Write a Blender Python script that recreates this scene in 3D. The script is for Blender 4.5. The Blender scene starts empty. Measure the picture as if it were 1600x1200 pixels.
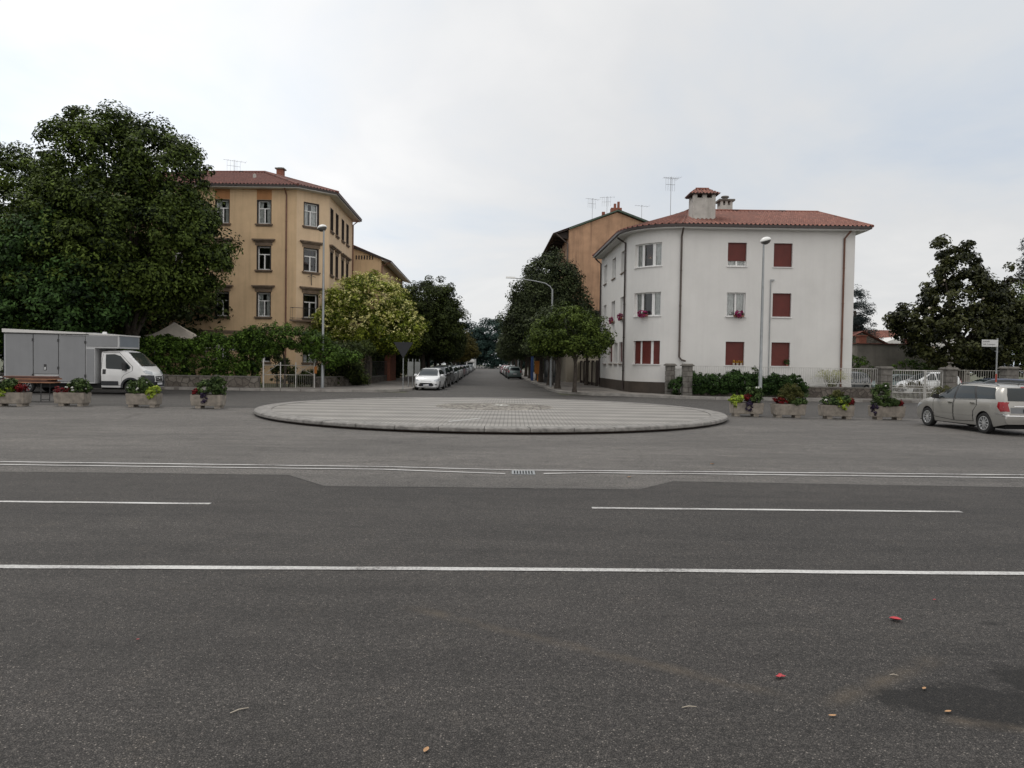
import bpy, bmesh, math, random
import numpy as np
from mathutils import Vector, Matrix
from mathutils.bvhtree import BVHTree
from mathutils.geometry import delaunay_2d_cdt

SC = bpy.context.scene
COL = SC.collection
R = math.radians
random.seed(7)

# ------------------------------------------------------------------ camera
F_PX, PITCH, ROLL, CAM_H = 1150.0, R(1.614), R(0.9), 1.9
fwd = Vector((0, math.cos(PITCH), -math.sin(PITCH)))
up0 = Vector((0, math.sin(PITCH), math.cos(PITCH)))
right = Vector((1, 0, 0)) * math.cos(ROLL) + up0 * math.sin(ROLL)
up = -Vector((1, 0, 0)) * math.sin(ROLL) + up0 * math.cos(ROLL)
cam_d = bpy.data.cameras.new("camera")
cam = bpy.data.objects.new("camera", cam_d)
COL.objects.link(cam)
m = Matrix((right, up, -fwd)).transposed().to_4x4()
m.translation = (0, 0, CAM_H)
cam.matrix_world = m
cam_d.sensor_width = 36.0
cam_d.lens = F_PX / 1600 * 36.0
cam_d.clip_start = 0.05
cam_d.clip_end = 4000
SC.camera = cam

# ------------------------------------------------------------------ sky, sun, exposure
SUN_EL, SUN_AZ = R(58), R(-40)          # azimuth measured from +Y towards +X
w = bpy.data.worlds.new("World")
SC.world = w
w.use_nodes = True
nt = w.node_tree
nt.nodes.clear()


def NN(t, kind, **kw):
    n = t.nodes.new(kind)
    for k, v in kw.items():
        if k in n.inputs.keys():
            n.inputs[k].default_value = v
        else:
            setattr(n, k, v)
    return n


def LK(t, a, ao, b, bi):
    t.links.new(a.outputs[ao], b.inputs[bi])


def math_node(t, op, a, b=None, clamp=False):
    n = t.nodes.new("ShaderNodeMath")
    n.operation = op
    n.use_clamp = clamp
    for i, v in enumerate((a, b)):
        if v is None:
            continue
        if isinstance(v, (int, float)):
            n.inputs[i].default_value = v
        else:
            t.links.new(v, n.inputs[i])
    return n.outputs[0]


def ramp(t, src, stops, interp='LINEAR'):
    n = t.nodes.new("ShaderNodeValToRGB")
    n.color_ramp.interpolation = interp
    e = n.color_ramp.elements
    while len(e) > 1:
        e.remove(e[-1])
    e[0].position = stops[0][0]
    e[0].color = (*stops[0][1], 1)
    for p, c in stops[1:]:
        q = e.new(p)
        q.color = (*c, 1)
    t.links.new(src, n.inputs[0])
    return n.outputs[0]


def mixc(t, fac, a, b, mode='MIX'):
    n = t.nodes.new("ShaderNodeMix")
    n.data_type = 'RGBA'
    n.blend_type = mode
    for i, v in ((0, fac), (6, a), (7, b)):
        if isinstance(v, (int, float)):
            n.inputs[i].default_value = v
        elif isinstance(v, tuple):
            n.inputs[i].default_value = (*v, 1)
        else:
            t.links.new(v, n.inputs[i])
    return n.outputs[2]


sky = NN(nt, "ShaderNodeTexSky", sky_type='NISHITA', sun_disc=False, sun_elevation=SUN_EL, sun_rotation=SUN_AZ)
bg1 = NN(nt, "ShaderNodeBackground", Strength=0.1)
LK(nt, sky, 0, bg1, 0)
tc = nt.nodes.new("ShaderNodeTexCoord")
sep = nt.nodes.new("ShaderNodeSeparateXYZ")
LK(nt, tc, 'Generated', sep, 0)
zc = math_node(nt, 'ADD', math_node(nt, 'MAXIMUM', sep.outputs[2], 0.0), 0.22)
cmb = nt.nodes.new("ShaderNodeCombineXYZ")
nt.links.new(math_node(nt, 'DIVIDE', sep.outputs[0], zc), cmb.inputs[0])
nt.links.new(math_node(nt, 'DIVIDE', sep.outputs[1], zc), cmb.inputs[1])
nz1 = NN(nt, "ShaderNodeTexNoise", Scale=0.95, Detail=6.0, Roughness=0.55, Distortion=0.35)
LK(nt, cmb, 0, nz1, 'Vector')
cloud = ramp(nt, nz1.outputs[0], [(0.31, (0.67, 0.735, 0.82)), (0.42, (0.755, 0.79, 0.83)), (0.52, (0.82, 0.825, 0.83)), (0.68, (0.93, 0.92, 0.905))])
# thin cloud in front of the sun: brighter towards the upper left, and an overcast sky brightens overhead
def lobe(dirv, power, amp):
    d = nt.nodes.new("ShaderNodeVectorMath")
    d.operation = 'DOT_PRODUCT'
    LK(nt, tc, 'Generated', d, 0)
    d.inputs[1].default_value = Vector(dirv).normalized()
    return math_node(nt, 'MULTIPLY', math_node(nt, 'POWER', math_node(nt, 'MAXIMUM', d.outputs['Value'], 0.0), power), amp)
glow = math_node(nt, 'ADD', lobe((-0.50, 0.86, 0.26), 12.0, 0.46), lobe((0, 0, 1), 2.6, 0.46))
back = lobe((0.15, -0.88, 0.45), 2.0, 0.62)          # warm brightness added behind the viewer to lift the facades
gain = math_node(nt, 'ADD', glow, 1.0)
vs = nt.nodes.new("ShaderNodeVectorMath")
vs.operation = 'SCALE'
nt.links.new(cloud, vs.inputs[0])
nt.links.new(gain, vs.inputs['Scale'])
bk = nt.nodes.new("ShaderNodeVectorMath")
bk.operation = 'SCALE'
bk.inputs[0].default_value = (0.98, 0.87, 0.75)
nt.links.new(back, bk.inputs['Scale'])
sm = nt.nodes.new("ShaderNodeVectorMath")
sm.operation = 'ADD'
LK(nt, vs, 0, sm, 0)
LK(nt, bk, 0, sm, 1)
bg2 = NN(nt, "ShaderNodeBackground", Strength=1.0)
nt.links.new(sm.outputs[0], bg2.inputs[0])
mx = NN(nt, "ShaderNodeMixShader", Fac=0.94)
LK(nt, bg1, 0, mx, 1)
LK(nt, bg2, 0, mx, 2)
wo = nt.nodes.new("ShaderNodeOutputWorld")
LK(nt, mx, 0, wo, 0)

sun_d = bpy.data.lights.new("sun", 'SUN')
sun_d.energy = 1.3
sun_d.angle = R(24)
sun_d.color = (1.0, 0.95, 0.87)
sun = bpy.data.objects.new("sun", sun_d)
COL.objects.link(sun)
sdir = Vector((math.sin(SUN_AZ) * math.cos(SUN_EL), math.cos(SUN_AZ) * math.cos(SUN_EL), math.sin(SUN_EL)))
sun.rotation_euler = sdir.to_track_quat('Z', 'Y').to_euler()
SC.view_settings.view_transform = 'Standard'
SC.view_settings.look = 'None'
SC.view_settings.exposure = -0.13
SC.view_settings.gamma = 1.0
try:
    SC.cycles.use_denoising = True
    SC.cycles.max_bounces = 6
    SC.cycles.transparent_max_bounces = 12
except Exception:
    pass


# ================================================================== materials
def mat(name, color, rough=0.7, var=0.12, scale=3.0, metallic=0.0, bump=0.0, bscale=40.0, spec=0.5, streak=0.0, dark=(0.1, 0.09, 0.08)):
    """painted or bare surface with soft uneven wear; var = size of the tone changes, streak = vertical rain streaks"""
    mt = bpy.data.materials.new(name)
    mt.use_nodes = True
    t = mt.node_tree
    p = t.nodes["Principled BSDF"]
    p.inputs['Roughness'].default_value = rough
    p.inputs['Metallic'].default_value = metallic
    p.inputs['Specular IOR Level'].default_value = spec
    g = t.nodes.new("ShaderNodeNewGeometry")
    n = NN(t, "ShaderNodeTexNoise", Scale=scale, Detail=6.0, Roughness=0.62)
    LK(t, g, 'Position', n, 'Vector')
    a = tuple(max(0, c * (1 - var)) for c in color)
    b = tuple(min(1, c * (1 + var)) for c in color)
    c = ramp(t, n.outputs[0], [(0.32, a), (0.68, b)])
    if streak:
        mp = NN(t, "ShaderNodeMapping")
        mp.inputs['Scale'].default_value = (2.6, 2.6, 0.13)
        LK(t, g, 'Position', mp, 'Vector')
        n2 = NN(t, "ShaderNodeTexNoise", Scale=1.0, Detail=7.0, Roughness=0.68)
        LK(t, mp, 0, n2, 'Vector')
        f = ramp(t, n2.outputs[0], [(0.5, (0, 0, 0)), (0.78, (streak,) * 3)])
        c = mixc(t, f, c, dark)
    t.links.new(c, p.inputs['Base Color'])
    if bump:
        bn = NN(t, "ShaderNodeTexNoise", Scale=bscale, Detail=4.0)
        LK(t, g, 'Position', bn, 'Vector')
        bp = NN(t, "ShaderNodeBump", Strength=bump, Distance=0.02)
        t.links.new(bn.outputs[0], bp.inputs['Height'])
        LK(t, bp, 0, p, 'Normal')
    return mt


def paint(name, color, metallic=0.0, rough=0.3):
    mt = bpy.data.materials.new(name)
    mt.use_nodes = True
    t = mt.node_tree
    p = t.nodes["Principled BSDF"]
    g = t.nodes.new("ShaderNodeNewGeometry")
    n = NN(t, "ShaderNodeTexNoise", Scale=1.7, Detail=5.0)
    LK(t, g, 'Position', n, 'Vector')
    a = tuple(c * 0.9 for c in color)
    t.links.new(ramp(t, n.outputs[0], [(0.3, a), (0.65, color)]), p.inputs['Base Color'])
    t.links.new(ramp(t, n.outputs[0], [(0.3, (rough + .12,) * 3), (0.7, (rough,) * 3)]), p.inputs['Roughness'])
    p.inputs['Metallic'].default_value = metallic
    p.inputs['Coat Weight'].default_value = 0.5
    p.inputs['Coat Roughness'].default_value = 0.06
    return mt


def leaf_mat(name, dark, light, rough=0.6, spec=0.12, trans=0.10):
    mt = bpy.data.materials.new(name)
    mt.use_nodes = True
    t = mt.node_tree
    p = t.nodes["Principled BSDF"]
    p.inputs['Roughness'].default_value = rough
    p.inputs['Specular IOR Level'].default_value = spec
    a = NN(t, "ShaderNodeAttribute", attribute_name="tint")
    c = ramp(t, a.outputs['Fac'], [(0.0, dark), (1.0, light)])
    t.links.new(c, p.inputs['Base Color'])
    tr = t.nodes.new("ShaderNodeBsdfTranslucent")
    t.links.new(c, tr.inputs[0])
    mx = NN(t, "ShaderNodeMixShader", Fac=trans)
    LK(t, p, 0, mx, 1)
    LK(t, tr, 0, mx, 2)
    LK(t, mx, 0, t.nodes["Material Output"], 0)
    return mt


def glass_mat(name, tint=(0.55, 0.6, 0.62), refl=0.9):
    """thin window glass: part mirror, part see-through"""
    mt = bpy.data.materials.new(name)
    mt.use_nodes = True
    t = mt.node_tree
    t.nodes.remove(t.nodes["Principled BSDF"])
    tr = t.nodes.new("ShaderNodeBsdfTransparent")
    tr.inputs[0].default_value = (*tint, 1)
    gl = NN(t, "ShaderNodeBsdfGlossy", Roughness=0.03)
    gl.inputs[0].default_value = (refl, refl, refl, 1)
    fr = NN(t, "ShaderNodeFresnel", IOR=1.5)
    mx = t.nodes.new("ShaderNodeMixShader")
    t.links.new(math_node(t, 'ADD', math_node(t, 'MULTIPLY', fr.outputs[0], 1.6), 0.02, True), mx.inputs[0])
    LK(t, tr, 0, mx, 1)
    LK(t, gl, 0, mx, 2)
    LK(t, mx, 0, t.nodes["Material Output"], 0)
    return mt


def car_glass(name, color=(0.012, 0.018, 0.02)):
    mt = bpy.data.materials.new(name)
    mt.use_nodes = True
    p = mt.node_tree.nodes["Principled BSDF"]
    p.inputs['Base Color'].default_value = (*color, 1)
    p.inputs['Roughness'].default_value = 0.06
    p.inputs['Specular IOR Level'].default_value = 0.42
    return mt


def asphalt(name, base, speck, stains=False, patch=0.16, crack=0.8):
    """rolled asphalt seen close: stones of different tones in a dark binder, pale chips, worn areas"""
    mt = bpy.data.materials.new(name)
    mt.use_nodes = True
    t = mt.node_tree
    p = t.nodes["Principled BSDF"]
    g = t.nodes.new("ShaderNodeNewGeometry")
    pos = g.outputs['Position']
    vo = NN(t, "ShaderNodeTexVoronoi", Scale=120.0, feature='F1')
    t.links.new(pos, vo.inputs['Vector'])
    sp = t.nodes.new("ShaderNodeSeparateColor")
    t.links.new(vo.outputs['Color'], sp.inputs[0])
    stone = ramp(t, sp.outputs[0], [(0.0, (0.5,) * 3), (0.4, (0.9,) * 3), (0.86, (1.18,) * 3), (0.95, (1.5, 1.48, 1.44)), (1.0, (speck, speck * .98, speck * .95))])
    gap = ramp(t, vo.outputs['Distance'], [(0.2, (1.12,) * 3), (0.58, (0.32,) * 3)])
    c = mixc(t, 1.0, stone, gap, 'MULTIPLY')
    n1 = NN(t, "ShaderNodeTexNoise", Scale=26.0, Detail=5.0, Roughness=0.7)
    t.links.new(pos, n1.inputs['Vector'])
    c = mixc(t, 1.0, c, ramp(t, n1.outputs[0], [(0.34, (0.6,) * 3), (0.5, (1.0,) * 3), (0.66, (1.34,) * 3)]), 'MULTIPLY')
    mp = NN(t, "ShaderNodeMapping")
    mp.inputs['Scale'].default_value = (0.16, 0.5, 0.4)
    t.links.new(pos, mp.inputs['Vector'])
    n2 = NN(t, "ShaderNodeTexNoise", Scale=1.0, Detail=6.0, Roughness=0.6, Distortion=0.4)
    LK(t, mp, 0, n2, 'Vector')
    c = mixc(t, 1.0, c, ramp(t, n2.outputs[0], [(0.36, (1 - patch,) * 3), (0.64, (1 + patch, 1 + patch * .98, 1 + patch * .94))]), 'MULTIPLY')
    n4 = NN(t, "ShaderNodeTexNoise", Scale=2.4, Detail=8.0, Roughness=0.72)
    t.links.new(pos, n4.inputs['Vector'])
    c = mixc(t, 1.0, c, ramp(t, n4.outputs[0], [(0.33, (0.74,) * 3), (0.45, (0.97,) * 3), (0.56, (1.03,) * 3), (0.68, (1.2, 1.17, 1.12))]), 'MULTIPLY')
    mp5 = NN(t, "ShaderNodeMapping")
    mp5.inputs['Scale'].default_value = (0.5, 3.2, 1.0)
    t.links.new(pos, mp5.inputs['Vector'])
    n5 = NN(t, "ShaderNodeTexNoise", Scale=1.0, Detail=7.0, Roughness=0.7)
    LK(t, mp5, 0, n5, 'Vector')
    c = mixc(t, 1.0, c, ramp(t, n5.outputs[0], [(0.36, (0.84,) * 3), (0.5, (1.0,) * 3), (0.64, (1.11,) * 3)]), 'MULTIPLY')
    nd = NN(t, "ShaderNodeTexNoise", Scale=1.6, Detail=6.0, Roughness=0.65)
    t.links.new(pos, nd.inputs['Vector'])
    wv_ = t.nodes.new("ShaderNodeVectorMath")
    wv_.operation = 'MULTIPLY_ADD'
    LK(t, nd, 'Color', wv_, 0)
    wv_.inputs[1].default_value = (1.1, 1.1, 0)
    t.links.new(pos, wv_.inputs[2])
    ve = NN(t, "ShaderNodeTexVoronoi", Scale=0.27, feature='DISTANCE_TO_EDGE')
    LK(t, wv_, 0, ve, 'Vector')
    crk = ramp(t, ve.outputs['Distance'], [(0.0015, (1,) * 3), (0.0045, (0,) * 3)])
    msk = ramp(t, n2.outputs[0], [(0.47, (0,) * 3), (0.57, (crack,) * 3)])
    c = mixc(t, mixc(t, 1.0, crk, msk, 'MULTIPLY'), c, (0.25, 0.24, 0.23))
    c = mixc(t, 1.0, c, base, 'MULTIPLY')
    rough = 0.8
    if stains:
        xy = t.nodes.new("ShaderNodeSeparateXYZ")
        t.links.new(pos, xy.inputs[0])
        n3 = NN(t, "ShaderNodeTexNoise", Scale=2.2, Detail=7.0, Roughness=0.68)
        t.links.new(pos, n3.inputs['Vector'])
        wob = math_node(t, 'MULTIPLY', math_node(t, 'SUBTRACT', n3.outputs[0], 0.5), 2.3)

        def ell(cx, cy, rx, ry, soft):
            dx = math_node(t, 'DIVIDE', math_node(t, 'SUBTRACT', xy.outputs[0], cx), rx)
            dy = math_node(t, 'DIVIDE', math_node(t, 'SUBTRACT', xy.outputs[1], cy), ry)
            d = math_node(t, 'SQRT', math_node(t, 'ADD', math_node(t, 'MULTIPLY', dx, dx), math_node(t, 'MULTIPLY', dy, dy)))
            d = math_node(t, 'ADD', d, wob)
            return math_node(t, 'DIVIDE', math_node(t, 'SUBTRACT', 1.0, d), soft, True)
        # spilt oil by the kerb side, one small drip, brown wash marks
        wet = math_node(t, 'MAXIMUM', ell(2.75, 4.15, 0.66, 0.32, 0.28), ell(3.3, 4.42, 0.5, 0.28, 0.35))
        wet = math_node(t, 'MAXIMUM', wet, ell(3.62, 5.47, 0.13, 0.06, 0.8))
        wet = math_node(t, 'MULTIPLY', wet, 0.86)
        c = mixc(t, wet, c, mixc(t, 1.0, c, (0.22, 0.215, 0.20), 'MULTIPLY'))

        def streak(x0, y0, x1, y1, wd):
            dx, dy = x1 - x0, y1 - y0
            ln = math.hypot(dx, dy)
            a = math_node(t, 'MULTIPLY', math_node(t, 'SUBTRACT', xy.outputs[0], x0), dy / ln)
            b = math_node(t, 'MULTIPLY', math_node(t, 'SUBTRACT', xy.outputs[1], y0), -dx / ln)
            d = math_node(t, 'ABSOLUTE', math_node(t, 'ADD', math_node(t, 'ADD', a, b), math_node(t, 'MULTIPLY', wob, 0.05)))
            e = math_node(t, 'SUBTRACT', 1.0, math_node(t, 'DIVIDE', d, wd), True)
            u = math_node(t, 'ADD', math_node(t, 'MULTIPLY', math_node(t, 'SUBTRACT', xy.outputs[0], x0), dx / ln ** 2),
                          math_node(t, 'MULTIPLY', math_node(t, 'SUBTRACT', xy.outputs[1], y0), dy / ln ** 2))
            win = math_node(t, 'MULTIPLY', math_node(t, 'MULTIPLY', u, 6.0, True), math_node(t, 'MULTIPLY', math_node(t, 'SUBTRACT', 1.0, u), 6.0, True))
            return math_node(t, 'MULTIPLY', e, win)
        st = math_node(t, 'MAXIMUM', streak(-0.9, 5.7, 1.75, 4.12, 0.09), streak(1.75, 4.05, 2.9, 4.85, 0.1))
        st = math_node(t, 'MAXIMUM', st, streak(2.3, 3.95, 3.2, 3.75, 0.08))
        st = math_node(t, 'MULTIPLY', st, ramp(t, n3.outputs[0], [(0.35, (0,) * 3), (0.65, (0.42,) * 3)]))
        c = mixc(t, st, c, (0.135, 0.103, 0.068))
    t.links.new(c, p.inputs['Base Color'])
    p.inputs['Roughness'].default_value = rough
    p.inputs['Specular IOR Level'].default_value = 0.34
    hgt = math_node(t, 'ADD', math_node(t, 'MULTIPLY', vo.outputs['Distance'], -1.0), math_node(t, 'MULTIPLY', n1.outputs[0], 0.8))
    bp = NN(t, "ShaderNodeBump", Strength=0.55, Distance=0.006)
    t.links.new(hgt, bp.inputs['Height'])
    LK(t, bp, 0, p, 'Normal')
    return mt


def road_paint():
    mt = bpy.data.materials.new("road_paint")
    mt.use_nodes = True
    t = mt.node_tree
    p = t.nodes["Principled BSDF"]
    p.inputs['Roughness'].default_value = 0.7
    g = t.nodes.new("ShaderNodeNewGeometry")
    n = NN(t, "ShaderNodeTexNoise", Scale=45.0, Detail=6.0, Roughness=0.75)
    LK(t, g, 'Position', n, 'Vector')
    n2 = NN(t, "ShaderNodeTexNoise", Scale=1.1, Detail=4.0)
    LK(t, g, 'Position', n2, 'Vector')
    v = math_node(t, 'ADD', n.outputs[0], math_node(t, 'MULTIPLY', n2.outputs[0], 0.62))
    c = ramp(t, v, [(0.60, (0.10, 0.095, 0.09)), (0.74, (0.36, 0.35, 0.34)), (0.95, (0.56, 0.555, 0.54))])
    t.links.new(c, p.inputs['Base Color'])
    return mt


def tile_mat(name, a, b, c3):
    mt = bpy.data.materials.new(name)
    mt.use_nodes = True
    t = mt.node_tree
    p = t.nodes["Principled BSDF"]
    p.inputs['Roughness'].default_value = 0.85
    uv = t.nodes.new("ShaderNodeUVMap")
    br = NN(t, "ShaderNodeTexBrick", Scale=1.0)
    br.offset = 0.0
    br.inputs['Brick Width'].default_value = 0.27
    br.inputs['Row Height'].default_value = 0.36
    br.inputs['Mortar Size'].default_value = 0.026
    br.inputs['Color1'].default_value = (*a, 1)
    br.inputs['Color2'].default_value = (*b, 1)
    br.inputs['Mortar'].default_value = (*[x * .35 for x in a], 1)  # dark lines paint the shade in the tile valleys, and the course joints
    LK(t, uv, 0, br, 'Vector')
    n = NN(t, "ShaderNodeTexNoise", Scale=0.9, Detail=7.0, Roughness=0.7)
    LK(t, uv, 0, n, 'Vector')
    f = ramp(t, n.outputs[0], [(0.45, (0,) * 3), (0.7, (0.6,) * 3)])
    t.links.new(mixc(t, f, br.outputs[0], c3), p.inputs['Base Color'])
    return mt


def stripes_mat():
    """the round island: thin courses of pale and darker stone, joints between small slabs"""
    mt = bpy.data.materials.new("island_paving_stone")
    mt.use_nodes = True
    t = mt.node_tree
    p = t.nodes["Principled BSDF"]
    p.inputs['Roughness'].default_value = 0.8
    g = t.nodes.new("ShaderNodeNewGeometry")
    xy = t.nodes.new("ShaderNodeSeparateXYZ")
    LK(t, g, 'Position', xy, 0)
    fy = math_node(t, 'FRACT', math_node(t, 'MULTIPLY', xy.outputs[1], 0.62))
    band = ramp(t, fy, [(0.0, (0.195, 0.184, 0.170)), (0.40, (0.19, 0.18, 0.166)), (0.5, (0.27, 0.256, 0.238)), (0.92, (0.28, 0.266, 0.247)), (1.0, (0.195, 0.184, 0.17))])
    fx = math_node(t, 'FRACT', math_node(t, 'MULTIPLY', xy.outputs[0], 8.3))
    jx = ramp(t, fx, [(0.0, (0.66,) * 3), (0.16, (0.66,) * 3), (0.26, (1,) * 3), (0.9, (1,) * 3), (1.0, (0.66,) * 3)])
    fj = math_node(t, 'FRACT', math_node(t, 'MULTIPLY', xy.outputs[1], 2.48))
    jy = ramp(t, fj, [(0.0, (0.82,) * 3), (0.05, (0.82,) * 3), (0.1, (1,) * 3)])
    c = mixc(t, 1.0, band, jx, 'MULTIPLY')
    c = mixc(t, 1.0, c, jy, 'MULTIPLY')
    n = NN(t, "ShaderNodeTexNoise", Scale=0.8, Detail=8.0, Roughness=0.7)
    LK(t, g, 'Position', n, 'Vector')
    c = mixc(t, 1.0, c, ramp(t, n.outputs[0], [(0.3, (0.8,) * 3), (0.7, (1.16, 1.16, 1.14))]), 'MULTIPLY')
    t.links.new(c, p.inputs['Base Color'])
    return mt


def rubble_mat(name, a, b, joint, scale):
    mt = bpy.data.materials.new(name)
    mt.use_nodes = True
    t = mt.node_tree
    p = t.nodes["Principled BSDF"]
    p.inputs['Roughness'].default_value = 0.85
    g = t.nodes.new("ShaderNodeNewGeometry")
    v = NN(t, "ShaderNodeTexVoronoi", Scale=scale)
    LK(t, g, 'Position', v, 'Vector')
    sp = t.nodes.new("ShaderNodeSeparateColor")
    t.links.new(v.outputs['Color'], sp.inputs[0])
    c = ramp(t, sp.outputs[0], [(0, a), (1, b)])
    e = NN(t, "ShaderNodeTexVoronoi", Scale=scale, feature='DISTANCE_TO_EDGE')
    LK(t, g, 'Position', e, 'Vector')
    f = ramp(t, e.outputs['Distance'], [(0.03, (1,) * 3), (0.1, (0,) * 3)])
    c = mixc(t, f, c, joint)
    n = NN(t, "ShaderNodeTexNoise", Scale=6.0, Detail=7.0, Roughness=0.7)
    LK(t, g, 'Position', n, 'Vector')
    c = mixc(t, 1.0, c, ramp(t, n.outputs[0], [(0.3, (0.6,) * 3), (0.7, (1.25,) * 3)]), 'MULTIPLY')
    t.links.new(c, p.inputs['Base Color'])
    return mt


M = {}
M['asph_light'] = asphalt("asphalt_pale_worn", (0.205, 0.191, 0.178), 1.7, patch=0.17)
M['asph_dark'] = asphalt("asphalt_dark", (0.077, 0.070, 0.0645), 3.4, stains=True, crack=0.35)
M['asph_far'] = asphalt("asphalt_cross_street", (0.112, 0.104, 0.097), 1.6, patch=0.12)
M['asph_street'] = asphalt("asphalt_side_street", (0.125, 0.117, 0.11), 1.6, patch=0.18)
M['seam'] = mat("tar_seam", (0.03, 0.028, 0.026), 0.7, 0.3, 8)
M['markings'] = road_paint()
M['earth'] = mat("bare_earth_and_grass", (0.07, 0.075, 0.04), 0.95, 0.4, 0.7)
M['pave'] = mat("pavement_concrete", (0.17, 0.155, 0.14), 0.9, 0.28, 1.4, bump=0.2)
M['kerb'] = mat("kerb_stone", (0.27, 0.255, 0.235), 0.85, 0.25, 2.2, bump=0.3)
M['granite'] = mat("island_kerb_granite", (0.205, 0.195, 0.182), 0.85, 0.38, 5.0, bump=1.0, bscale=18)
M['gap'] = mat("dark_reddish_brown", (0.045, 0.028, 0.022), 0.95, 0.4, 5)  # dark reddish brown for the recess under the island kerb and pillar joints
M['stripes'] = stripes_mat()
M['mosaic'] = rubble_mat("crazy_paving", (0.13, 0.118, 0.10), (0.34, 0.315, 0.275), (0.05, 0.043, 0.035), 3.6)
M['oldwall'] = rubble_mat("mottled_old_wall", (0.10, 0.085, 0.07), (0.20, 0.18, 0.155), (0.07, 0.06, 0.05), 2.6)
M['stonewall'] = rubble_mat("rough_stone_wall", (0.075, 0.062, 0.052), (0.15, 0.13, 0.11), (0.05, 0.042, 0.035), 3.5)
M['block'] = mat("pillar_stone", (0.155, 0.145, 0.13), 0.9, 0.35, 4, bump=0.6, bscale=20)
M['cap'] = mat("pillar_cap_concrete", (0.14, 0.13, 0.115), 0.9, 0.3, 4)
M['concrete'] = mat("planter_concrete", (0.255, 0.225, 0.19), 0.9, 0.3, 5, bump=0.7, bscale=30, streak=0.5)
M['white_wall'] = mat("white_render", (0.665, 0.655, 0.635), 0.9, 0.045, 0.6, bump=0.12, bscale=60, streak=0.10, dark=(0.38, 0.355, 0.33))
M['white_trim'] = mat("white_trim", (0.72, 0.71, 0.70), 0.7, 0.06, 2)
M['plinth'] = mat("dark_brown_plinth", (0.055, 0.042, 0.033), 0.7, 0.25, 1.5)
M['tan_wall'] = mat("tan_render", (0.61, 0.44, 0.27), 0.92, 0.09, 0.7, bump=0.12, bscale=50, streak=0.33, dark=(0.25, 0.17, 0.10))
M['tan_lit'] = mat("tan_render_lit", (0.64, 0.48, 0.32), 0.92, 0.08, 0.7, bump=0.12, bscale=50, streak=0.3, dark=(0.3, 0.22, 0.14))  # same render; brighter light on chamfer and street side painted into the colour
M['terracotta'] = mat("bare_terracotta_plaster", (0.38, 0.185, 0.08), 0.92, 0.14, 1.5)
M['orange_wall'] = mat("orange_render", (0.43, 0.265, 0.165), 0.92, 0.25, 0.5, streak=0.75, dark=(0.12, 0.07, 0.05))
M['pale_wall'] = mat("pale_render", (0.42, 0.38, 0.31), 0.92, 0.12, 0.6, streak=0.3)
M['grey_wall'] = mat("weathered_grey_render", (0.2, 0.185, 0.165), 0.95, 0.3, 0.5, streak=0.5)
M['stone_trim'] = mat("brown_stone_trim", (0.17, 0.125, 0.09), 0.9, 0.25, 3)
M['dark_trim'] = mat("dark_brown_timber", (0.03, 0.02, 0.016), 0.7, 0.3, 4)
M['gutter'] = mat("dark_brown_gutter", (0.035, 0.024, 0.022), 0.5, 0.25, 3)
M['pipe_red'] = mat("reddish_downpipe", (0.16, 0.075, 0.05), 0.55, 0.2, 3)
M['pipe_brown'] = mat("brown_downpipe", (0.075, 0.055, 0.045), 0.5, 0.2, 3)
M['soffit'] = mat("painted_soffit", (0.62, 0.61, 0.59), 0.8, 0.06, 2)
M['roof'] = tile_mat("red_roof_tiles", (0.20, 0.072, 0.05), (0.31, 0.13, 0.092), (0.115, 0.058, 0.046))
M['roof_old'] = tile_mat("dull_red_roof_tiles", (0.145, 0.05, 0.038), (0.215, 0.082, 0.062), (0.10, 0.047, 0.04))
M['shutter'] = mat("red_roller_shutter", (0.115, 0.018, 0.012), 0.6, 0.15, 2)
M['frame_white'] = mat("white_window_frame", (0.74, 0.74, 0.73), 0.5, 0.05, 3)
M['curtain'] = mat("net_curtain", (0.74, 0.74, 0.71), 0.95, 0.18, 5)
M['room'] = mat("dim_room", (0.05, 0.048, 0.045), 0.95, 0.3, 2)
M['glass'] = glass_mat("window_glass", (0.82, 0.85, 0.86))
M['chimney_grey'] = mat("chimney_render", (0.44, 0.425, 0.395), 0.92, 0.2, 1.7, streak=0.6, dark=(0.2, 0.19, 0.17))
M['chimney_red'] = mat("chimney_brick", (0.23, 0.09, 0.06), 0.9, 0.25, 5)
M['metal_grey'] = mat("galvanised_steel", (0.30, 0.315, 0.32), 0.45, 0.12, 3, metallic=0.6)
M['metal_dark'] = mat("dark_metal", (0.05, 0.05, 0.05), 0.5, 0.2, 4, metallic=0.4)
M['antenna'] = mat("aerial_metal", (0.2, 0.2, 0.2), 0.5, 0.2, 4, metallic=0.5)
M['lamp_white'] = mat("lamp_cover_white", (0.72, 0.72, 0.70), 0.4, 0.06, 5)
M['lamp_bowl'] = mat("lamp_bowl_smoky", (0.10, 0.095, 0.09), 0.25, 0.1, 6)
M['rail_white'] = mat("railing_white_paint", (0.50, 0.49, 0.465), 0.6, 0.2, 4)
M['rail_dull'] = mat("railing_dull_cream", (0.36, 0.345, 0.31), 0.7, 0.25, 4)
M['copper'] = mat("green_copper_edge", (0.05, 0.085, 0.06), 0.6, 0.25, 3)
M['bark'] = mat("bark", (0.055, 0.045, 0.036), 0.95, 0.4, 9, bump=0.8, bscale=14)
M['bark_pale'] = mat("pale_bark", (0.115, 0.095, 0.08), 0.95, 0.35, 7, bump=0.6, bscale=14)
M['soil'] = mat("planter_soil", (0.03, 0.022, 0.016), 0.95, 0.4, 12)
M['rubber'] = mat("tyre_rubber", (0.012, 0.012, 0.012), 0.85, 0.2, 8)
M['alloy'] = mat("alloy_wheel", (0.72, 0.73, 0.74), 0.32, 0.1, 6, metallic=0.7)
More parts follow.
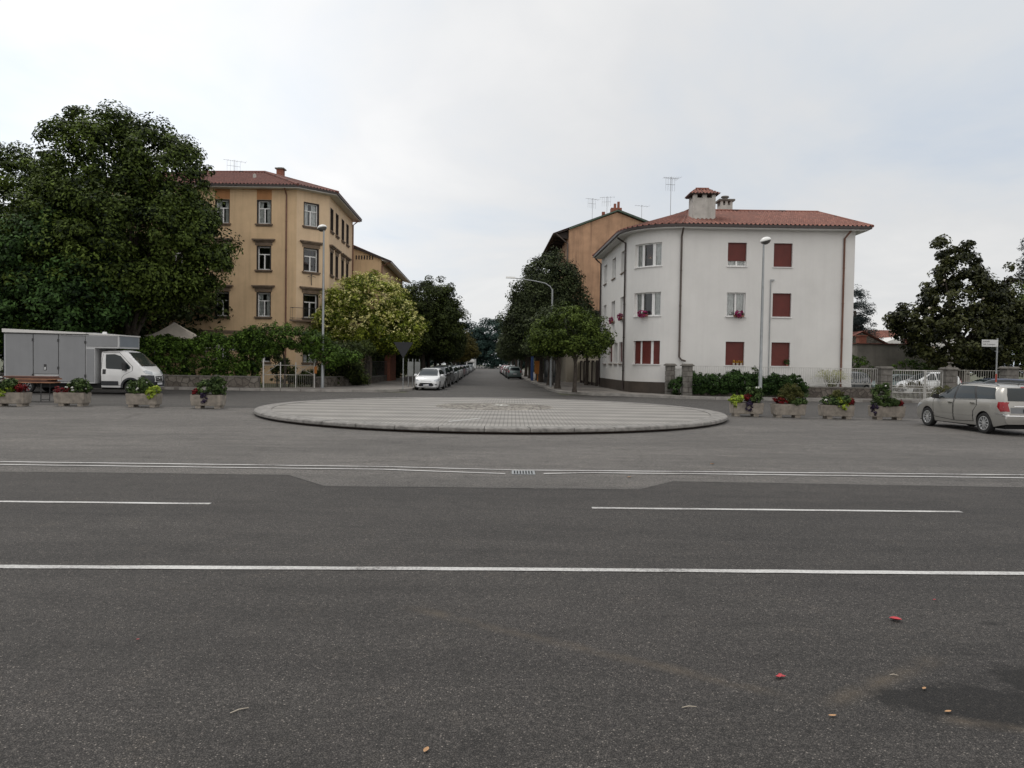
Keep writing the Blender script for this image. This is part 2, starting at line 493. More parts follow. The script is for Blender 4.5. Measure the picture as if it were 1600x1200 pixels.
M['hubcap'] = mat("wheel_cover_grey", (0.28, 0.285, 0.29), 0.45, 0.12, 6, metallic=0.4)
M['black_plastic'] = mat("black_plastic", (0.018, 0.018, 0.019), 0.55, 0.25, 5)
M['under'] = mat("underbody_black", (0.006, 0.006, 0.006), 0.9, 0.2, 5)
M['car_glass'] = car_glass("car_window_glass")
M['van_glass'] = car_glass("windscreen_glass", (0.035, 0.042, 0.036))
M['lens'] = mat("clear_headlamp", (0.42, 0.44, 0.46), 0.12, 0.2, 18)
M['red_lens'] = mat("red_tail_lamp", (0.26, 0.010, 0.015), 0.15, 0.2, 9)
M['plate'] = mat("number_plate_white", (0.62, 0.63, 0.64), 0.4, 0.06, 9)
M['plate_blue'] = mat("number_plate_blue", (0.02, 0.035, 0.11), 0.4, 0.1, 9)
M['chrome'] = mat("chrome", (0.6, 0.6, 0.6), 0.15, 0.05, 9, metallic=0.9)
M['white_paint'] = paint("white_car_paint", (0.72, 0.73, 0.735))
M['beige_paint'] = paint("champagne_metallic_paint", (0.355, 0.345, 0.32), metallic=0.35, rough=0.3)
M['navy_paint'] = paint("navy_car_paint", (0.014, 0.022, 0.06))
M['black_paint'] = paint("black_car_paint", (0.012, 0.013, 0.015))
M['grey_paint'] = paint("grey_metallic_paint", (0.12, 0.125, 0.13), metallic=0.4)
M['silver_paint'] = paint("silver_metallic_paint", (0.38, 0.40, 0.41), metallic=0.4)
M['teal_paint'] = paint("teal_grey_paint", (0.16, 0.21, 0.21), metallic=0.4)
M['wine_paint'] = paint("wine_red_paint", (0.13, 0.03, 0.04))
M['pink_paint'] = paint("faded_red_paint", (0.30, 0.16, 0.17))
M['van_white'] = paint("van_white_paint", (0.70, 0.70, 0.695))
M['box_grey'] = mat("van_box_grey_panel", (0.235, 0.24, 0.248), 0.55, 0.06, 0.9, streak=0.25, dark=(0.15, 0.15, 0.155))
M['box_front'] = mat("van_box_front_panel", (0.19, 0.21, 0.235), 0.5, 0.06, 1.2)
M['box_trim'] = mat("van_box_trim", (0.46, 0.465, 0.47), 0.45, 0.08, 3)
M['bumper_grey'] = mat("dark_bumper_plastic", (0.035, 0.037, 0.042), 0.6, 0.2, 4)
M['tent'] = mat("dusty_canvas", (0.40, 0.36, 0.31), 0.9, 0.12, 1.5)
M['tent_grey'] = mat("grey_canvas", (0.24, 0.225, 0.21), 0.9, 0.15, 1.5)
M['timber'] = mat("table_timber", (0.34, 0.17, 0.095), 0.7, 0.25, 3)
M['timber_dark'] = mat("table_timber_edge", (0.11, 0.05, 0.035), 0.7, 0.25, 3)
M['sign_white'] = mat("sign_white", (0.56, 0.565, 0.56), 0.5, 0.05, 4)
M['sign_back'] = mat("sign_back_grey", (0.009, 0.010, 0.013), 0.6, 0.15, 4)
M['letter'] = mat("black_lettering", (0.02, 0.02, 0.02), 0.6, 0.1, 4)
M['red_band'] = mat("red_band_paint", (0.34, 0.05, 0.03), 0.6, 0.2, 6)
M['orange'] = mat("orange_paint", (0.42, 0.15, 0.02), 0.6, 0.15, 4)
M['blue'] = mat("blue_paint", (0.03, 0.075, 0.22), 0.6, 0.15, 4)
M['notice'] = mat("pale_notice_board", (0.21, 0.22, 0.215), 0.7, 0.12, 3)
M['pot'] = mat("flower_pot", (0.5, 0.45, 0.38), 0.8, 0.15, 6)
M['petal_red'] = mat("fallen_red_leaf", (0.42, 0.035, 0.045), 0.6, 0.2, 30)
M['petal_tan'] = mat("dry_leaf", (0.45, 0.26, 0.13), 0.8, 0.25, 30)
M['twig'] = mat("dry_twig", (0.42, 0.37, 0.30), 0.9, 0.2, 20)
M['bronze'] = mat("pale_metal_plate", (0.55, 0.54, 0.50), 0.5, 0.2, 5)
M['cable'] = mat("pale_cable_trace", (0.6, 0.6, 0.58), 0.6, 0.1, 3)
# foliage
M['lf_lime'] = leaf_mat("linden_leaves", (0.004, 0.010, 0.003), (0.11, 0.155, 0.028))
M['lf_dark'] = leaf_mat("dark_green_leaves", (0.005, 0.009, 0.003), (0.075, 0.10, 0.026))
M['lf_deep'] = leaf_mat("deep_green_leaves", (0.005, 0.013, 0.004), (0.07, 0.135, 0.035))
M['lf_ilex'] = leaf_mat("grey_green_leaves", (0.007, 0.012, 0.006), (0.095, 0.12, 0.05))
M['lf_fresh'] = leaf_mat("fresh_green_leaves", (0.008, 0.017, 0.003), (0.13, 0.18, 0.035))
M['lf_hedge'] = leaf_mat("hedge_leaves", (0.006, 0.017, 0.003), (0.12, 0.205, 0.032))
M['lf_gold'] = leaf_mat("olive_leaves", (0.022, 0.042, 0.005), (0.32, 0.37, 0.05))
M['bl_cream'] = leaf_mat("cream_blossom", (0.58, 0.54, 0.18), (0.84, 0.82, 0.40))
M['lf_rust'] = leaf_mat("magnolia_leaves", (0.004, 0.007, 0.002), (0.075, 0.082, 0.024), rough=0.5, spec=0.2)
M['lf_yellow'] = leaf_mat("yellowing_leaves", (0.03, 0.03, 0.008), (0.12, 0.10, 0.025))
M['lf_blue'] = leaf_mat("blue_green_leaves", (0.012, 0.026, 0.024), (0.055, 0.095, 0.08))  # far haze painted into the leaf colour of the street-end trees
M['lf_cedar'] = leaf_mat("blue_cedar_needles", (0.016, 0.024, 0.024), (0.055, 0.075, 0.074))
M['lf_limegreen'] = leaf_mat("lime_green_leaves", (0.16, 0.24, 0.03), (0.42, 0.5, 0.07), trans=0.25)
M['lf_plant'] = leaf_mat("planter_leaves", (0.012, 0.026, 0.008), (0.11, 0.165, 0.05))
M['lf_brownish'] = leaf_mat("bronze_bush_leaves", (0.04, 0.045, 0.012), (0.12, 0.12, 0.035))
M['fl_red'] = leaf_mat("red_flowers", (0.06, 0.006, 0.008), (0.26, 0.018, 0.02))
M['fl_pink'] = leaf_mat("pink_flowers", (0.16, 0.01, 0.06), (0.52, 0.045, 0.2))
M['fl_white'] = leaf_mat("white_flowers", (0.55, 0.55, 0.5), (0.8, 0.8, 0.77))
M['fl_cream'] = leaf_mat("cream_magnolia_flowers", (0.45, 0.38, 0.3), (0.75, 0.7, 0.6))
M['fl_violet'] = leaf_mat("violet_trailing_leaves", (0.02, 0.015, 0.03), (0.07, 0.05, 0.10))
M['fl_yellow'] = leaf_mat("yellow_flowers", (0.4, 0.2, 0.02), (0.65, 0.4, 0.05))
M['lf_palm'] = leaf_mat("pale_shrub_leaves", (0.12, 0.14, 0.05), (0.42, 0.42, 0.2))


# ================================================================== mesh helpers
def tag(o, label=None, cat=None, group=None, kind=None):
    for k, v in (('label', label), ('category', cat), ('group', group), ('kind', kind)):
        if v:
            o[k] = v
    return o


def empty(name, loc, rz=0.0, label=None, cat=None, group=None):
    o = bpy.data.objects.new(name, None)
    COL.objects.link(o)
    o.location = loc
    o.rotation_euler = (0, 0, rz)
    o.empty_display_size = 0.2
    return tag(o, label, cat, group)


def link_mesh(name, me, mats, parent=None):
    for mm in (mats if isinstance(mats, (list, tuple)) else [mats]):
        me.materials.append(mm)
    o = bpy.data.objects.new(name, me)
    COL.objects.link(o)
    if parent is not None:
        o.parent = parent
    return o


class MB:
    def __init__(s):
        s.v, s.f, s.mi, s.uv = [], [], [], {}

    def add(s, vs, fs, mi=0):
        n = len(s.v)
        s.v += [tuple(v) for v in vs]
        for f in fs:
            s.f.append(tuple(i + n for i in f))
            s.mi.append(mi)
        return s

    def quad(s, a, b, c, d, mi=0, uv=None):
        s.add([a, b, c, d], [(0, 1, 2, 3)], mi)
        if uv:
            s.uv[len(s.f) - 1] = uv
        return s

    def box(s, x0, x1, y0, y1, z0, z1, mi=0, top=None):
        tx, ty = top if top else (0, 0)
        vs = [(x0, y0, z0), (x1, y0, z0), (x1, y1, z0), (x0, y1, z0), (x0 - tx, y0 - ty, z1), (x1 + tx, y0 - ty, z1), (x1 + tx, y1 + ty, z1), (x0 - tx, y1 + ty, z1)]
        return s.hexa(vs, mi)

    def hexa(s, vs, mi=0):
        return s.add(vs, [(3, 2, 1, 0), (4, 5, 6, 7), (0, 1, 5, 4), (1, 2, 6, 5), (2, 3, 7, 6), (3, 0, 4, 7)], mi)

    def prism(s, poly, z0, z1, mi=0):
        n = len(poly)
        vs = [(x, y, z0) for x, y in poly] + [(x, y, z1) for x, y in poly]
        fs = [tuple(range(n - 1, -1, -1)), tuple(range(n, 2 * n))] + [(i, (i + 1) % n, n + (i + 1) % n, n + i) for i in range(n)]
        return s.add(vs, fs, mi)

    def tube(s, pts, r, seg=8, mi=0, caps=True):
        pts = [Vector(p) for p in pts]
        rs = r if isinstance(r, (list, tuple)) else [r] * len(pts)
        rings = []
        ref = None
        for i, p in enumerate(pts):
            d = (pts[min(i + 1, len(pts) - 1)] - pts[max(i - 1, 0)]).normalized()
            if ref is None:
                ref = Vector((1, 0, 0)) if abs(d.x) < 0.8 else Vector((0, 1, 0))
            a = (ref - d * ref.dot(d)).normalized()
            ref = a
            b = d.cross(a)
            rings.append([p + (a * math.cos(2 * math.pi * k / seg) + b * math.sin(2 * math.pi * k / seg)) * rs[i] for k in range(seg)])
        vs = [v for rg in rings for v in rg]
        fs = []
        for i in range(len(pts) - 1):
            for k in range(seg):
                k2 = (k + 1) % seg
                fs.append((i * seg + k, i * seg + k2, (i + 1) * seg + k2, (i + 1) * seg + k))
        if caps:
            fs.append(tuple(range(seg - 1, -1, -1)))
            fs.append(tuple((len(pts) - 1) * seg + k for k in range(seg)))
        return s.add(vs, fs, mi)

    def lathe(s, prof, seg=20, c=(0, 0, 0), axis='z', mi=0):
        """prof: (radius, height) pairs"""
        vs, fs = [], []
        for r, h in prof:
            for k in range(seg):
                a = 2 * math.pi * k / seg
                if axis == 'z':
                    vs.append((c[0] + r * math.cos(a), c[1] + r * math.sin(a), c[2] + h))
                elif axis == 'y':
                    vs.append((c[0] + r * math.cos(a), c[1] + h, c[2] + r * math.sin(a)))
                else:
                    vs.append((c[0] + h, c[1] + r * math.cos(a), c[2] + r * math.sin(a)))
        for i in range(len(prof) - 1):
            for k in range(seg):
                k2 = (k + 1) % seg
                fs.append((i * seg + k, i * seg + k2, (i + 1) * seg + k2, (i + 1) * seg + k))
        return s.add(vs, fs, mi)

    def build(s, name, mats, parent=None, smooth=None):
        me = bpy.data.meshes.new(name)
        me.from_pydata(s.v, [], s.f)
        if any(s.mi):
            me.polygons.foreach_set('material_index', s.mi)
        if s.uv:
            ul = me.uv_layers.new(name="UVMap")
            for fi, uvs in s.uv.items():
                pl = me.polygons[fi]
                for k, li in enumerate(pl.loop_indices):
                    ul.data[li].uv = uvs[k]
        bm = bmesh.new()
        bm.from_mesh(me)
        bmesh.ops.remove_doubles(bm, verts=bm.verts, dist=1e-5)
        bm.to_mesh(me)
        bm.free()
        if smooth:
            me.shade_smooth()
            me.set_sharp_from_angle(angle=R(smooth))
        me.update()
        return link_mesh(name, me, mats, parent)


def struct(name, mb, mats):
    return tag(mb.build(name, mats), kind='structure')


# ------------------------------------------------------------------ foliage
def leaf_object(name, centers, normals, tints, size, mats, parent=None, wide=0.55, seed=0, shape='leaf'):
    rng = np.random.default_rng(seed)
    n = len(centers)
    nrm = normals / (np.linalg.norm(normals, axis=1, keepdims=True) + 1e-9)
    t = rng.normal(size=(n, 3))
    t -= nrm * (t * nrm).sum(1, keepdims=True)
    t /= np.linalg.norm(t, axis=1, keepdims=True) + 1e-9
    b = np.cross(nrm, t)
    L = size * rng.uniform(0.65, 1.3, (n, 1))
    W = L * wide
    fold = L * 0.10
    v = np.stack([centers - t * L * .5, centers + b * W * .5 + nrm * fold - t * L * .05, centers + t * L * .5 - nrm * fold, centers - b * W * .5 + nrm * fold - t * L * .05], 1).reshape(-1, 3)
    me = bpy.data.meshes.new(name)
    me.vertices.add(4 * n)
    me.vertices.foreach_set('co', v.astype(np.float32).ravel())
    me.loops.add(4 * n)
    me.loops.foreach_set('vertex_index', np.arange(4 * n, dtype=np.int32))
    me.polygons.add(n)
    me.polygons.foreach_set('loop_start', np.arange(0, 4 * n, 4, dtype=np.int32))
    at = me.attributes.new('tint', 'FLOAT', 'FACE')
    at.data.foreach_set('value', np.clip(tints, 0, 1).astype(np.float32))
    me.update(calc_edges=True)
    return link_mesh(name, me, mats, parent)


def crown_points(lobes, n_clump, per, clump_r, seed, inner=0.25, flat=0.75, jitter=0.10, upbias=0.45, droop=0.0):
    """leaf positions in clumps spread through a union of ellipsoids, mostly near its outside"""
    rng = np.random.default_rng(seed)
    lb = np.array(lobes, float)
    wgt = (lb[:, 3] * lb[:, 4] + lb[:, 3] * lb[:, 5] + lb[:, 4] * lb[:, 5])
    wgt /= wgt.sum()
    cs, ns = [], []
    while len(cs) < n_clump:
        k = rng.choice(len(lb), p=wgt)
        d = rng.normal(size=3)
        d /= np.linalg.norm(d)
        if rng.random() < inner:
            r = rng.uniform(0.25, 0.8)
        else:
            r = rng.uniform(0.8, 1.02) + rng.normal() * jitter * 0.6
        p = lb[k, :3] + d * lb[k, 3:6] * r
        q = np.sqrt((((p - lb[:, :3]) / lb[:, 3:6]) ** 2).sum(1))
        if q.min() < 0.72 and rng.random() > inner:
            continue
        cs.append(p)
        ns.append(d / lb[k, 3:6] * lb[k, 3:6].mean())
    cs, ns = np.array(cs), np.array(ns)
    # every clump is a small dome of leaves: mostly its upper skin, some inside
    cr = clump_r * rng.uniform(0.55, 1.45, (n_clump, 1, 1))
    dr = rng.normal(size=(n_clump, per, 3))
    dr[:, :, 2] += 0.35
    dr /= np.linalg.norm(dr, axis=2, keepdims=True)
    rad = np.where(rng.random((n_clump, per, 1)) < .72, rng.uniform(.82, 1.12, (n_clump, per, 1)), rng.uniform(.2, .85, (n_clump, per, 1)))
    squash = np.array([1, 1, flat]) * rng.uniform(.8, 1.2, (n_clump, 1, 3))
    off = dr * rad * cr * squash
    pts = cs[:, None, :] + off
    if droop:
        pts[:, :, 2] -= droop * (np.abs(off[:, :, 0]) + np.abs(off[:, :, 1]))
    nr = ns[:, None, :] * 0.35 + dr * 0.95 + rng.normal(size=pts.shape) * 0.42 + np.array([0, 0, upbias])
    tint = np.clip(0.42 + rng.normal(size=(n_clump, 1)) * 0.2 + rng.normal(size=(n_clump, per)) * 0.24, 0, 1)
    return pts.reshape(-1, 3), nr.reshape(-1, 3), tint.ravel(), cs


def trunk_mesh(h, r, lobes, seed, lean=(0, 0), limbs=7, name='trunk', parent=None, m=None, base=0.0):
    rng = random.Random(seed)
    mb = MB()
    top = Vector((lean[0], lean[1], h))
    pts = [Vector((0, 0, base)), Vector((lean[0] * .1, lean[1] * .1, base + (h - base) * .12)), Vector((lean[0] * .5 + r * .3, lean[1] * .5, base + (h - base) * .55)), top]
    mb.tube(pts, [r * 1.35, r, r * .85, r * .6], 10)
    for i in range(limbs):
        lb = lobes[rng.randrange(len(lobes))]
        tgt = Vector((lb[0] + lb[3] * rng.uniform(-.6, .6), lb[1] + lb[4] * rng.uniform(-.6, .6), lb[2] + lb[5] * rng.uniform(-.4, .6)))
        k = rng.uniform(.7, 1.0)
        st = pts[2].lerp(top, (k - .7) / .3)
        mid = st.lerp(tgt, .5) + Vector((rng.uniform(-.3, .3), rng.uniform(-.3, .3), rng.uniform(.0, .5)))
        mb.tube([st, st.lerp(mid, .5) + Vector((0, 0, .15)), mid, tgt], [r * .42, r * .33, r * .22, r * .07], 6)
    return mb.build(name, m or M['bark'], parent, smooth=50)


def tree(name, loc, lobes, label, cat='tree', leaf='lf_dark', n=500, per=40, cr=0.5, size=0.22, trunk=(2.0, 0.25), seed=1, group=None, limbs=7, inner=0.25, bark=None, wide=0.55, rz=0.0, lean=(0, 0), droop=0.0, jitter=0.1):
    t = empty(name, loc, rz, label, cat, group)
    trunk_mesh(trunk[0], trunk[1], lobes, seed, lean, limbs, parent=t, m=bark)
    p, nr, ti, cs = crown_points(lobes, int(n / 1.6), int(per * 1.9), cr * 1.45, seed, inner=inner, droop=droop, jitter=jitter)
    leaf_object('crown', p, nr, ti, size, M[leaf], t, wide, seed)
    t['_'] = 0
    del t['_']
    return t, lobes


def copy_tree(o, parent=None):
    c = o.copy()
    COL.objects.link(c)
    if parent is not None:
        c.parent = parent
    for ch in o.children:
        copy_tree(ch, c)
    return c


# ================================================================== ground
KX = -0.037                      # the side street drifts this far in x for every metre of y


def su(u, y):
    return (-0.1 + KX * y + u, y)


def sheet(name, poly, z, m):
    mb = MB()
    mb.add([(x, y, z) for x, y in poly], [tuple(range(len(poly)))])
    return struct(name, mb, m)


g_mb = MB()
g_mb.add([(-400, -50, -0.03), (400, -50, -0.03), (400, 620, -0.03), (-400, 620, -0.03)], [(0, 1, 2, 3)])
struct('ground', g_mb, M['earth'])
sheet('square_asphalt', [(-90, -12), (90, -12), (90, 44.6), (5.6, 44.9), (-90, 44.9)], 0.0, M['asph_light'])
seam_pts = [(-90, 12.0), (-8.3, 11.95), (-3.67, 12.08), (-2.82, 11.06), (-0.5, 11.12), (1.98, 11.2), (2.66, 12.03), (8.4, 11.97), (90, 12.3)]
sheet('road', [(-90, -12), (90, -12)] + seam_pts[::-1], 0.004, M['asph_dark'])
mb = MB()
for (x0, y0), (x1, y1) in zip(seam_pts, seam_pts[1:]):
    n = max(1, int(abs(x1 - x0) / 0.4)) if abs(x0) < 20 and abs(x1) < 20 else 1
    for i in range(n):
        a, b = i / n, (i + 1) / n
        wv = 0.008 + 0.012 * random.random()
        mb.quad((x0 + (x1 - x0) * a, y0 + (y1 - y0) * a - wv, .008), (x0 + (x1 - x0) * b, y0 + (y1 - y0) * b - wv, .008),
                (x0 + (x1 - x0) * b, y0 + (y1 - y0) * b + wv, .008), (x0 + (x1 - x0) * a, y0 + (y1 - y0) * a + wv, .008))
struct('road_seam', mb, M['seam'])
sheet('cross_street', [(-90, 28.25), (-9.2, 28.6), (-7.0, 34), (-3, 36), (3, 36), (6.6, 33.5), (8.8, 28.5), (90, 27.8), (90, 44.3), (5.0, 44.7), (-90, 44.7)], 0.004, M['asph_far'])
sheet('side_street', [su(-4.8, 44.5), su(4.8, 44.5), su(4.8, 420), su(-4.8, 420)], 0.006, M['asph_street'])


def line(mb, pts, wid, z=0.010):
    for (x0, y0), (x1, y1) in zip(pts, pts[1:]):
        n = max(1, int(abs(x1 - x0) / 0.8)) if abs(x0) < 30 and abs(x1) < 30 else 1
        n *= 3
        e = [(random.uniform(-.006, .006), random.uniform(-.006, .006)) for _ in range(n + 1)]
        for i in range(n):
            a, b = i / n, (i + 1) / n
            mb.quad((x0 + (x1 - x0) * a, y0 + (y1 - y0) * a + e[i][0], z), (x0 + (x1 - x0) * b, y0 + (y1 - y0) * b + e[i + 1][0], z),
                    (x0 + (x1 - x0) * b, y0 + (y1 - y0) * b + wid + e[i + 1][1], z), (x0 + (x1 - x0) * a, y0 + (y1 - y0) * a + wid + e[i][1], z))


mb = MB()
line(mb, [(-40, 5.2), (-4.5, 6.49), (0.03, 6.665), (4.8, 6.785), (40, 7.6)], 0.105)
line(mb, [(-12.5, 9.28), (-6.59, 9.43), (-3.91, 9.50)], 0.095)
line(mb, [(1.08, 9.62), (6.04, 9.75)], 0.095)
line(mb, [(-60, 12.4), (-9.08, 13.0), (-5.69, 13.07), (-2.27, 13.13), (-0.6, 13.02), (0.14, 12.97), (3.48, 13.13), (9.4, 13.36), (60, 15)], 0.085)
line(mb, [(-60, 11.9), (-8.9, 12.66), (-5.55, 12.72), (-2.22, 12.80), (-0.9, 12.62), (-0.09, 12.52)], 0.085)
line(mb, [(0.57, 12.60), (1.4, 12.78), (3.41, 12.86), (9.1, 12.98), (60, 14.5)], 0.085)
struct('road_markings', mb, M['markings'])

mb = MB()                                       # gully grating between the double lines
mb.box(0.02, 0.42, 12.52, 12.94, 0.003, 0.012, 0)
for i in range(7):
    x = 0.055 + i * 0.05
    mb.box(x, x + 0.026, 12.56, 12.90, 0.012, 0.0135, 1)
tag(mb.build('drain_grate', [M['metal_grey'], M['under']]), 'grey slotted drain grate set between the double white lines', 'drain grate')

# pavements: slabs raised 0.15 with a kerb strip along the road edge


def pavement(name, road_edge, back, kw=0.22):
    poly = road_edge + back
    mb = MB()
    mb.prism(poly, -0.02, 0.148)
    struct(name, mb, M['pave'])
    mb = MB()
    e = [Vector((p[0], p[1], 0)) for p in road_edge]
    inn = []
    for i, p in enumerate(e):
        d = (e[min(i + 1, len(e) - 1)] - e[max(i - 1, 0)]).normalized()
        inn.append(p + Vector((-d.y, d.x, 0)) * kw)
    for i in range(len(e) - 1):
        seg = max(1, int((e[i + 1] - e[i]).length / 1.1))
        if e[i].y > 110:
            seg = 1
        for k in range(seg):
            a, b = k / seg + .004, (k + 1) / seg - .004
            o0, o1 = e[i].lerp(e[i + 1], a), e[i].lerp(e[i + 1], b)
            i0, i1 = inn[i].lerp(inn[i + 1], a), inn[i].lerp(inn[i + 1], b)
            dd = random.uniform(-.004, .004)
            out = (o0 - i0).normalized() * 0.012
            mb.hexa([(o0.x + out.x, o0.y + out.y, -.01), (o1.x + out.x, o1.y + out.y, -.01), (i1.x, i1.y, -.01), (i0.x, i0.y, -.01),
                     (o0.x + out.x, o0.y + out.y, .155 + dd), (o1.x + out.x, o1.y + out.y, .155 + dd), (i1.x, i1.y, .155 + dd), (i0.x, i0.y, .155 + dd)])
    struct(name + '_kerb', mb, M['kerb'])


def arc(cx, cy, r, a0, a1, n):
    return [(cx + r * math.cos(R(a0 + (a1 - a0) * i / n)), cy + r * math.sin(R(a0 + (a1 - a0) * i / n))) for i in range(n + 1)]


kl = su(-4.7, 48.4)
kr = su(4.7, 49.6)
pavement('left_pavement', [(-90, 44.0), (-20, 44.1), (-11.5, 44.3)] + [(-9.6, 44.45), (-8.2, 45.1), (-7.1, 46.5)] + [kl, su(-4.7, 110), su(-4.7, 420)], [su(-10, 420), su(-9.2, 60), (-12, 50), (-13, 47.6), (-16, 45.2), (-90, 45.2)])
pavement('right_pavement', [su(4.7, 420), su(4.7, 110), kr, (3.15, 48.0), (3.75, 46.6), (4.9, 45.4), (6.6, 44.5), (8.4, 43.5), (10.0, 42.4), (11.6, 41.9), (18, 41.8), (90, 41.4)], [(90, 43.7), (9.9, 43.9), (9.8, 45.3), (7.6, 47.4), (7.3, 60), su(12, 420)])
sheet('front_garden', [(10.0, 43.6), (80, 43.2), (80, 75), (22, 75), (10.0, 47)], 0.05, M['earth'])
sheet('left_garden', [(-90, 45.5), (-13.2, 47.8), (-12.2, 52), su(-9.3, 75), (-90, 75)], 0.05, M['earth'])

# ------------------------------------------------------------------ round paved island
IC, IR = (-0.72, 28.1), 8.62
isl = empty('traffic_island', (IC[0], IC[1], 0), 0, 'round raised traffic island paved in pale striped stone with a granite kerb', 'traffic island')
mb = MB()
mb.lathe([(IR - .22, -.01), (IR - .22, .075), (0.01, .075)], 96)
mb.build('foundation', M['gap'], isl)
mb = MB()
NB = 44
for i in range(NB):
    a0, a1 = 2 * math.pi * i / NB + .0012, 2 * math.pi * (i + 1) / NB - .0012
    hz = .178 + random.uniform(-.004, .004)
    for j in range(3):
        b0, b1 = a0 + (a1 - a0) * j / 3, a0 + (a1 - a0) * (j + 1) / 3
        ro, ri = IR, IR - .58
        c0, s0, c1, s1 = math.cos(b0), math.sin(b0), math.cos(b1), math.sin(b1)
        vs = []
        for (r, z) in ((ro - .30, .062), (ro - .01, .062), (ro + .005, .085), (ro, hz - .03), (ro - .035, hz), (ri, hz)):
            vs += [(r * c0, r * s0, z), (r * c1, r * s1, z)]
        mb.add(vs, [(0, 1, 3, 2), (2, 3, 5, 4), (4, 5, 7, 6), (6, 7, 9, 8), (8, 9, 11, 10)])
        if j == 0:
            mb.add([vs[k] for k in (0, 2, 4, 6, 8, 10)], [(0, 1, 2, 3, 4, 5)])
        if j == 2:
            mb.add([vs[k] for k in (1, 3, 5, 7, 9, 11)], [(5, 4, 3, 2, 1, 0)])
mb.build('kerb_ring', M['granite'], isl)
mb = MB()
mb.lathe([(IR - .592, .10), (IR - .592, .170), (0.01, .170)], 128)
mb.build('striped_paving', M['stripes'], isl)
mb = MB()
mb.lathe([(2.35, .14), (2.35, .175), (0.01, .186)], 64)
ms = mb.build('crazy_paving', M['mosaic'], isl)
ms.location = (0.05, 1.2, 0)
mb = MB()
for k in range(8):
    a = 2 * math.pi * k / 8
    b, c = a + math.pi / 8, a - math.pi / 8
    mb.add([(0, 0, .012), (.17 * math.cos(c), .17 * math.sin(c), .004), (.52 * math.cos(a), .52 * math.sin(a), .002), (.17 * math.cos(b), .17 * math.sin(b), .004)], [(0, 1, 2, 3)])
st = mb.build('star_plate', M['bronze'], ms)
st.location = (0.25, 0.6, 0.192)
mb = MB()
mb.tube([(-1.1, -6.75, .176), (-.65, -6.0, .177), (-.25, -5.3, .176)], .016, 6)
mb.build('pale_strip', M['cable'], isl)


# ================================================================== buildings
class Path:
    """a wall line in plan, walked with the outside on the right hand"""
    def __init__(s, pts):
        s.p = [Vector(p) for p in pts]
        s.s = [0.0]
        for a, b in zip(s.p, s.p[1:]):
            s.s.append(s.s[-1] + (b - a).length)
        sn = []
        for a, b in zip(s.p, s.p[1:]):
            d = (b - a).normalized()
            sn.append(Vector((d.y, -d.x)))
        s.sn = sn
        s.n0, s.n1 = [], []
        for i in range(len(sn)):
            pv = sn[i - 1] if i > 0 and sn[i - 1].dot(sn[i]) > .94 else sn[i]
            nx = sn[i + 1] if i + 1 < len(sn) and sn[i + 1].dot(sn[i]) > .94 else sn[i]
            s.n0.append((pv + sn[i]).normalized())
            s.n1.append((nx + sn[i]).normalized())
        s.L = s.s[-1]

    def at(s, q, z, d=0.0):
        i = 0
        while i < len(s.sn) - 1 and q > s.s[i + 1] + 1e-9:
            i += 1
        t = (q - s.s[i]) / (s.s[i + 1] - s.s[i])
        p = s.p[i].lerp(s.p[i + 1], t)
        n = s.n0[i].lerp(s.n1[i], t).normalized()
        return (p.x + n.x * d, p.y + n.y * d, z)

    def offset(s, d):
        out = []
        n = len(s.p)
        for i in range(n):
            if i == 0:
                out.append(s.p[0] + s.sn[0] * d)
            elif i == n - 1:
                out.append(s.p[-1] + s.sn[-1] * d)
            else:
                m_ = (s.sn[i - 1] + s.sn[i]).normalized()
                out.append(s.p[i] + m_ * (d / max(.3, m_.dot(s.sn[i]))))
        return out


def sbox(mb, P, s0, s1, z0, z1, d0, d1, mi=0, n=1):
    for k in range(n):
        a, b = s0 + (s1 - s0) * k / n, s0 + (s1 - s0) * (k + 1) / n
        A = [P.at(a, z0, d1), P.at(b, z0, d1), P.at(b, z0, d0), P.at(a, z0, d0), P.at(a, z1, d1), P.at(b, z1, d1), P.at(b, z1, d0), P.at(a, z1, d0)]
        mb.add(A, [(3, 2, 1, 0), (4, 5, 6, 7), (0, 1, 5, 4), (2, 3, 7, 6)] + ([(3, 0, 4, 7)] if k == 0 else []) + ([(1, 2, 6, 5)] if k == n - 1 else []), mi)


